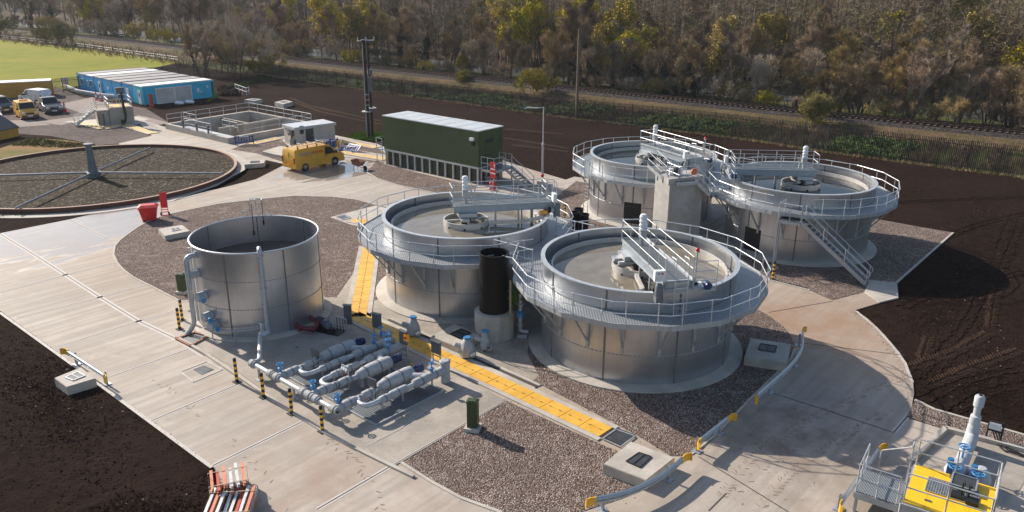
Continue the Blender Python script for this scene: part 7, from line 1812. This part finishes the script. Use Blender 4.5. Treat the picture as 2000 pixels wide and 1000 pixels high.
put('ivy0', 790, 7.5, 1.1); put('ivy0', 822, 8, 1.0); put('ivy0', 60, 12, 1.1); put('ivy0', 205, 11, 1.1); put('ivy1', 1165, 9.5, .95); put('ivy1', 1205, 12, 1.0); put('ivy1', 1318, 11, 1.05); put('ivy1', 1345, 9, 1.0); put('ivy0', 1366, 7, .85); put('ivy1', 1430, 30, .9); put('ivy1', 1945, 27, .8); put('ivy1', 580, 26, .8)
put('birch', 1742, 12, 1.0); put('birch', 1830, 10, .8); put('birch', 1290, 28, .9); put('birch', 900, 10, .85); put('birch', 960, 8, .9); put('birch', 1570, 28, .9)
put('bare0', 1120, 7.5, 1.15); put('bare0', 1128, 10, 1.2); put('bare1', 1845, 11, .9); put('bare2', 230, 30, 1.1)
U0 = -120
rnd = random.Random(21)
def row(n, d0, d1, keys, s0, s1, u0=-80, u1=2080, skip=None):
    for k in range(n):
        u = u0 + (u1 - u0) * (k + rnd.random()) / n; d = rnd.uniform(d0, d1)
        if skip and skip(u, d): continue
        put(rnd.choice(keys), u, d, rnd.uniform(s0, s1))
near_left = lambda u, d: u < 520 and d < 4
row(40, 4.6, 7.5, ['thicket0', 'thicket1', 'thicket0', 'thicket2'], .55, .95, 500, 2080)
row(16, 6, 10, ['thicket0', 'thicket2', 'thicket1'], .8, 1.3, -60, 560)
row(46, 6.5, 12.5, ['multi0', 'multi1', 'bare2', 'multi0', 'multi1', 'bare0', 'birch'], .65, 1.0, 540, 2080)
row(26, 8, 18, ['bare0', 'bare1', 'multi0', 'bare2', 'ivy0'], .9, 1.3, -60, 560)
row(26, 25, 32, ['bare0', 'bare1', 'bare2', 'multi1', 'multi0'], .7, 1.0, 420, 2100)
row(30, 33, 48, ['bare0', 'bare1', 'bare2', 'bud1', 'multi0', 'bare1'], .8, 1.05, -60, 2120)
row(34, 48, 70, ['bare0', 'bare1', 'bare2', 'bare1', 'bud1', 'multi1'], .8, 1.1, -60, 2140)
# shrubs and bushes on this side of the line
def near_bush(key, u, v, s, label, cat='bush', z=0.0, sz=1.0): return tree(key, g(u, v, z), s, label, cat, None, sz=sz)
near_bush('bush', 1588, 250, .95, 'round yellow-green bush between palisade fence and railway, nearest the long stair', sz=1.15)
near_bush('thicket2', 1050, 190, 1.05, 'round brownish-green bush between the timber pole and the lighting column arm')
near_bush('bush', 905, 167, .62, 'small upright yellow-green bush at the railway near the green building')
near_bush('bush', 122, 88, 1.5, 'larger of two olive bushes at the meadow corner by the railway'); near_bush('bush', 88, 84, 1.0, 'smaller of two olive bushes at the meadow corner by the railway')
near_bush('bush', 2, 70, 1.2, 'olive bush at the meadow corner, cut by the picture edge')
near_bush('thicket1', 430, 150, 1.9, 'large bare thicket at the fence corner behind the blue cabins', 'shrub', sz=1.1); near_bush('thicket0', 462, 149, 1.6, 'dark bare thicket beside the fence corner, next to the large one', 'shrub'); near_bush('multi1', 395, 147, 1.1, 'bare tree with a thin trunk at the fence corner by the blue cabins', 'tree')
near_bush('thicket2', 530, 138, .9, 'low yellow-green shrub inside the palisade fence near its corner', 'shrub'); near_bush('thicket2', 505, 146, .7, 'lower yellow-green shrub at the very corner of the palisade fence', 'shrub')
near_bush('thicket0', 1675, 226, .75, 'reddish bare shrub at the railway edge near the round bush', 'shrub'); near_bush('thicket1', 600, 122, .8, 'twiggy shrub beside the railway behind the twin-leg pole', 'shrub')
near_bush('thicket0', 545, 120, .8, 'twiggy pale shrub beside the railway above the fence corner', 'shrub')
# far wood that reads as one mass
mbT = MB(); rw = random.Random(4)
def stick(p, s):
    mbT.tube([p, p + Vector((rw.gauss(0, .4), rw.gauss(0, .4), s * .9))], .15, 4, 4 if rw.random() < .25 else 1, caps=False, r1=.05)
    mt_ = rw.choice((0, 0, 2, 3))
    for _ in range(170):
        a = rw.uniform(0, 2 * pi); f = rw.uniform(.2, 1.0); r = s * .28 * math.sqrt(rw.random()) * (1.3 - f) ** .6
        q = p + Vector((math.cos(a) * r, math.sin(a) * r, s * f)); d = Vector((math.cos(a) * .5 + rw.gauss(0, .8), math.sin(a) * .5 + rw.gauss(0, .8), rw.uniform(-.1, 1.0))).normalized(); L = rw.uniform(.4, 1.3)
        w = d.cross(Vector((rw.gauss(0, 1), rw.gauss(0, 1), rw.gauss(0, .6)))).normalized() * rw.uniform(.025, .06); mbT.add([q - w, q + w, q + d * L], [(0, 1, 2)], mt_ if rw.random() < .8 else 2)
for k in range(1900):
    u = rw.uniform(-120, 2150); d = rw.uniform(26, 70) if k % 3 else rw.uniform(60, 200); stick(beyond(u, d), rw.uniform(8, 14))
wo = mbT.build('woodland', ['far_twig', 'bark_dark', 'far_twig_grey', 'far_twig_olive', 'bark_pale']); wo['kind'] = 'stuff'; tag(wo, 'far bare woodland covering the hillside behind the nearer trees', 'woodland')
# ground cover on the railway bank
ru = random.Random(9)
def fence_pt(t):
    i = min(int(t), len(fpts) - 2); return fpts[i].lerp(fpts[i + 1], t - i)
gm = MB(); sm_ = MB(); bm_ = MB()
ni = [i for i in range(len(rail)) if -60 < rail[i].x < 75]
def bank_pt(f):
    a = fence_pt(ru.uniform(0, len(fpts) - 1.001)); b = min(ni, key=lambda i: (rail[i] - a).length); e = along(b, -6.8, .05); q = a.lerp(e, f); q.z = .02 + .2 * max(0, f - .7); return q
for c in range(1500):
    p = bank_pt(ru.uniform(.02, .92)); k = noise.noise(Vector((p.x * .09, p.y * .09, 1.0)))
    if k > -.05:
        for _ in range(int(26 * (1 + k))):
            q = p + Vector((ru.gauss(0, .55), ru.gauss(0, .55), abs(ru.gauss(0, .22)))); u = Vector((ru.uniform(-1, 1), ru.uniform(-1, 1), ru.uniform(-.5, .5))).normalized() * ru.uniform(.08, .17); gm.quad(q, u, u.cross(Vector((ru.uniform(-.4, .4), ru.uniform(-.4, .4), 1))).normalized() * ru.uniform(.06, .12))
    else:
        for _ in range(26):
            q = p + Vector((ru.gauss(0, .6), ru.gauss(0, .6), 0)); d = Vector((ru.gauss(0, .5), ru.gauss(0, .5), 1)).normalized() * ru.uniform(.4, 1.1); w = Vector((ru.uniform(-1, 1), ru.uniform(-1, 1), 0)).normalized() * .022; bm_.add([q - w, q + w, q + d], [(0, 1, 2)])
def blades(n, fn, mbx, h0, h1, w=.03):
    for _ in range(n):
        q = fn()
        for _k in range(3):
            d = Vector((ru.gauss(0, .35), ru.gauss(0, .35), 1)).normalized() * ru.uniform(h0, h1); ww = Vector((ru.uniform(-1, 1), ru.uniform(-1, 1), 0)).normalized() * w; o = Vector((ru.gauss(0, .12), ru.gauss(0, .12), 0)); mbx.add([q + o - ww, q + o + ww, q + o + d], [(0, 1, 2)])
def line_pt(d0, d1, x0=-60, x1=75):
    i = ru.choice(ni); q = along(i, ru.uniform(d0, d1), .1); return q + (rail[min(i + 1, len(rail) - 1)] - rail[i]) * ru.random()
blades(9000, lambda: line_pt(-7.8, -3.6), sm_, .25, .75); blades(2600, lambda: line_pt(-8.5, -3.4), bm_, .3, 1.0); blades(2500, lambda: line_pt(-9, -5), gm, .2, .5); blades(1600, lambda: line_pt(4.5, 8), sm_, .3, .9)
blades(2600, lambda: fence_pt(ru.uniform(0, len(fpts) - 1.001)) + Vector((ru.gauss(-.1, .22), ru.gauss(-.25, .22), 0)), sm_, .12, .35, .025)
blades(900, lambda: fence_pt(ru.uniform(0, len(fpts) - 1.001)) + Vector((ru.gauss(-.1, .2), ru.gauss(-.2, .25), 0)), gm, .12, .3, .03)
ni2 = [i for i in range(len(rail)) if -170 < rail[i].x < -55]
def lp2(d0, d1): i = ru.choice(ni2); q = along(i, ru.uniform(d0, d1), .1); return q
blades(1500, lambda: lp2(-16, -5), sm_, .4, 1.0, .05); blades(800, lambda: lp2(-18, -4), bm_, .6, 1.6, .05)
def patch(px, n, mbx, h0=.06, h1=.2, w=.03):
    poly = [g(u, v) for u, v in px]; x0, x1 = min(p.x for p in poly), max(p.x for p in poly); y0_, y1_ = min(p.y for p in poly), max(p.y for p in poly)
    def inside(x, y):
        c = False; j = len(poly) - 1
        for i in range(len(poly)):
            if (poly[i].y > y) != (poly[j].y > y) and x < (poly[j].x - poly[i].x) * (y - poly[i].y) / (poly[j].y - poly[i].y) + poly[i].x: c = not c
            j = i
        return c
    def fn():
        while True:
            x, y = ru.uniform(x0, x1), ru.uniform(y0_, y1_)
            if inside(x, y): return Vector((x, y, .01))
    blades(n, fn, mbx, h0, h1, w)
patch(((0, 424), (0, 411), (120, 411), (190, 404), (160, 416)), 1500, gm); patch(((682, 268), (700, 261), (735, 261), (757, 268), (735, 274), (700, 273)), 1200, gm, .1, .35)
patch(((400, 200), (418, 190), (450, 168), (500, 152), (550, 153), (470, 172)), 900, gm, .1, .4); patch(((20, 285), (60, 270), (190, 284), (150, 290)), 900, gm, .1, .3)
tf = MB(); patch(((680, 269), (700, 261), (735, 260), (760, 268), (738, 275), (700, 274)), 2600, tf, .12, .38, .04); patch(((404, 200), (418, 190), (440, 178), (480, 162), (452, 175)), 700, tf, .1, .3, .04)
o = tf.build('grass_tuft', 'tuft_green'); o['kind'] = 'stuff'; tag(o, 'bright green grass tuft round the foot of the twin-leg pole', 'grass')
for mbx, nm, mt_, lb, ct in ((gm, 'undergrowth', 'leaf_scrub', 'low green leafy undergrowth on the bank behind the palisade fence', 'undergrowth'), (sm_, 'dry_grass', 'straw', 'pale dry grass along the railway ballast and fence foot', 'dry grass'), (bm_, 'brambles', 'bramble', 'brown bramble stems on the bank behind the palisade fence', 'brambles')):
    o = mbx.build(nm, mt_); o['kind'] = 'stuff'; tag(o, lb, ct)

# ---------------------------------------------------------------- far things fade slightly: even air
mb = MB(); mb.box((-60, 245, 34), (760, 590, 70)); hz_ = mb.build('haze', 'haze'); hz_['kind'] = 'stuff'; tag(hz_, 'thin even haze over the whole valley', 'haze')
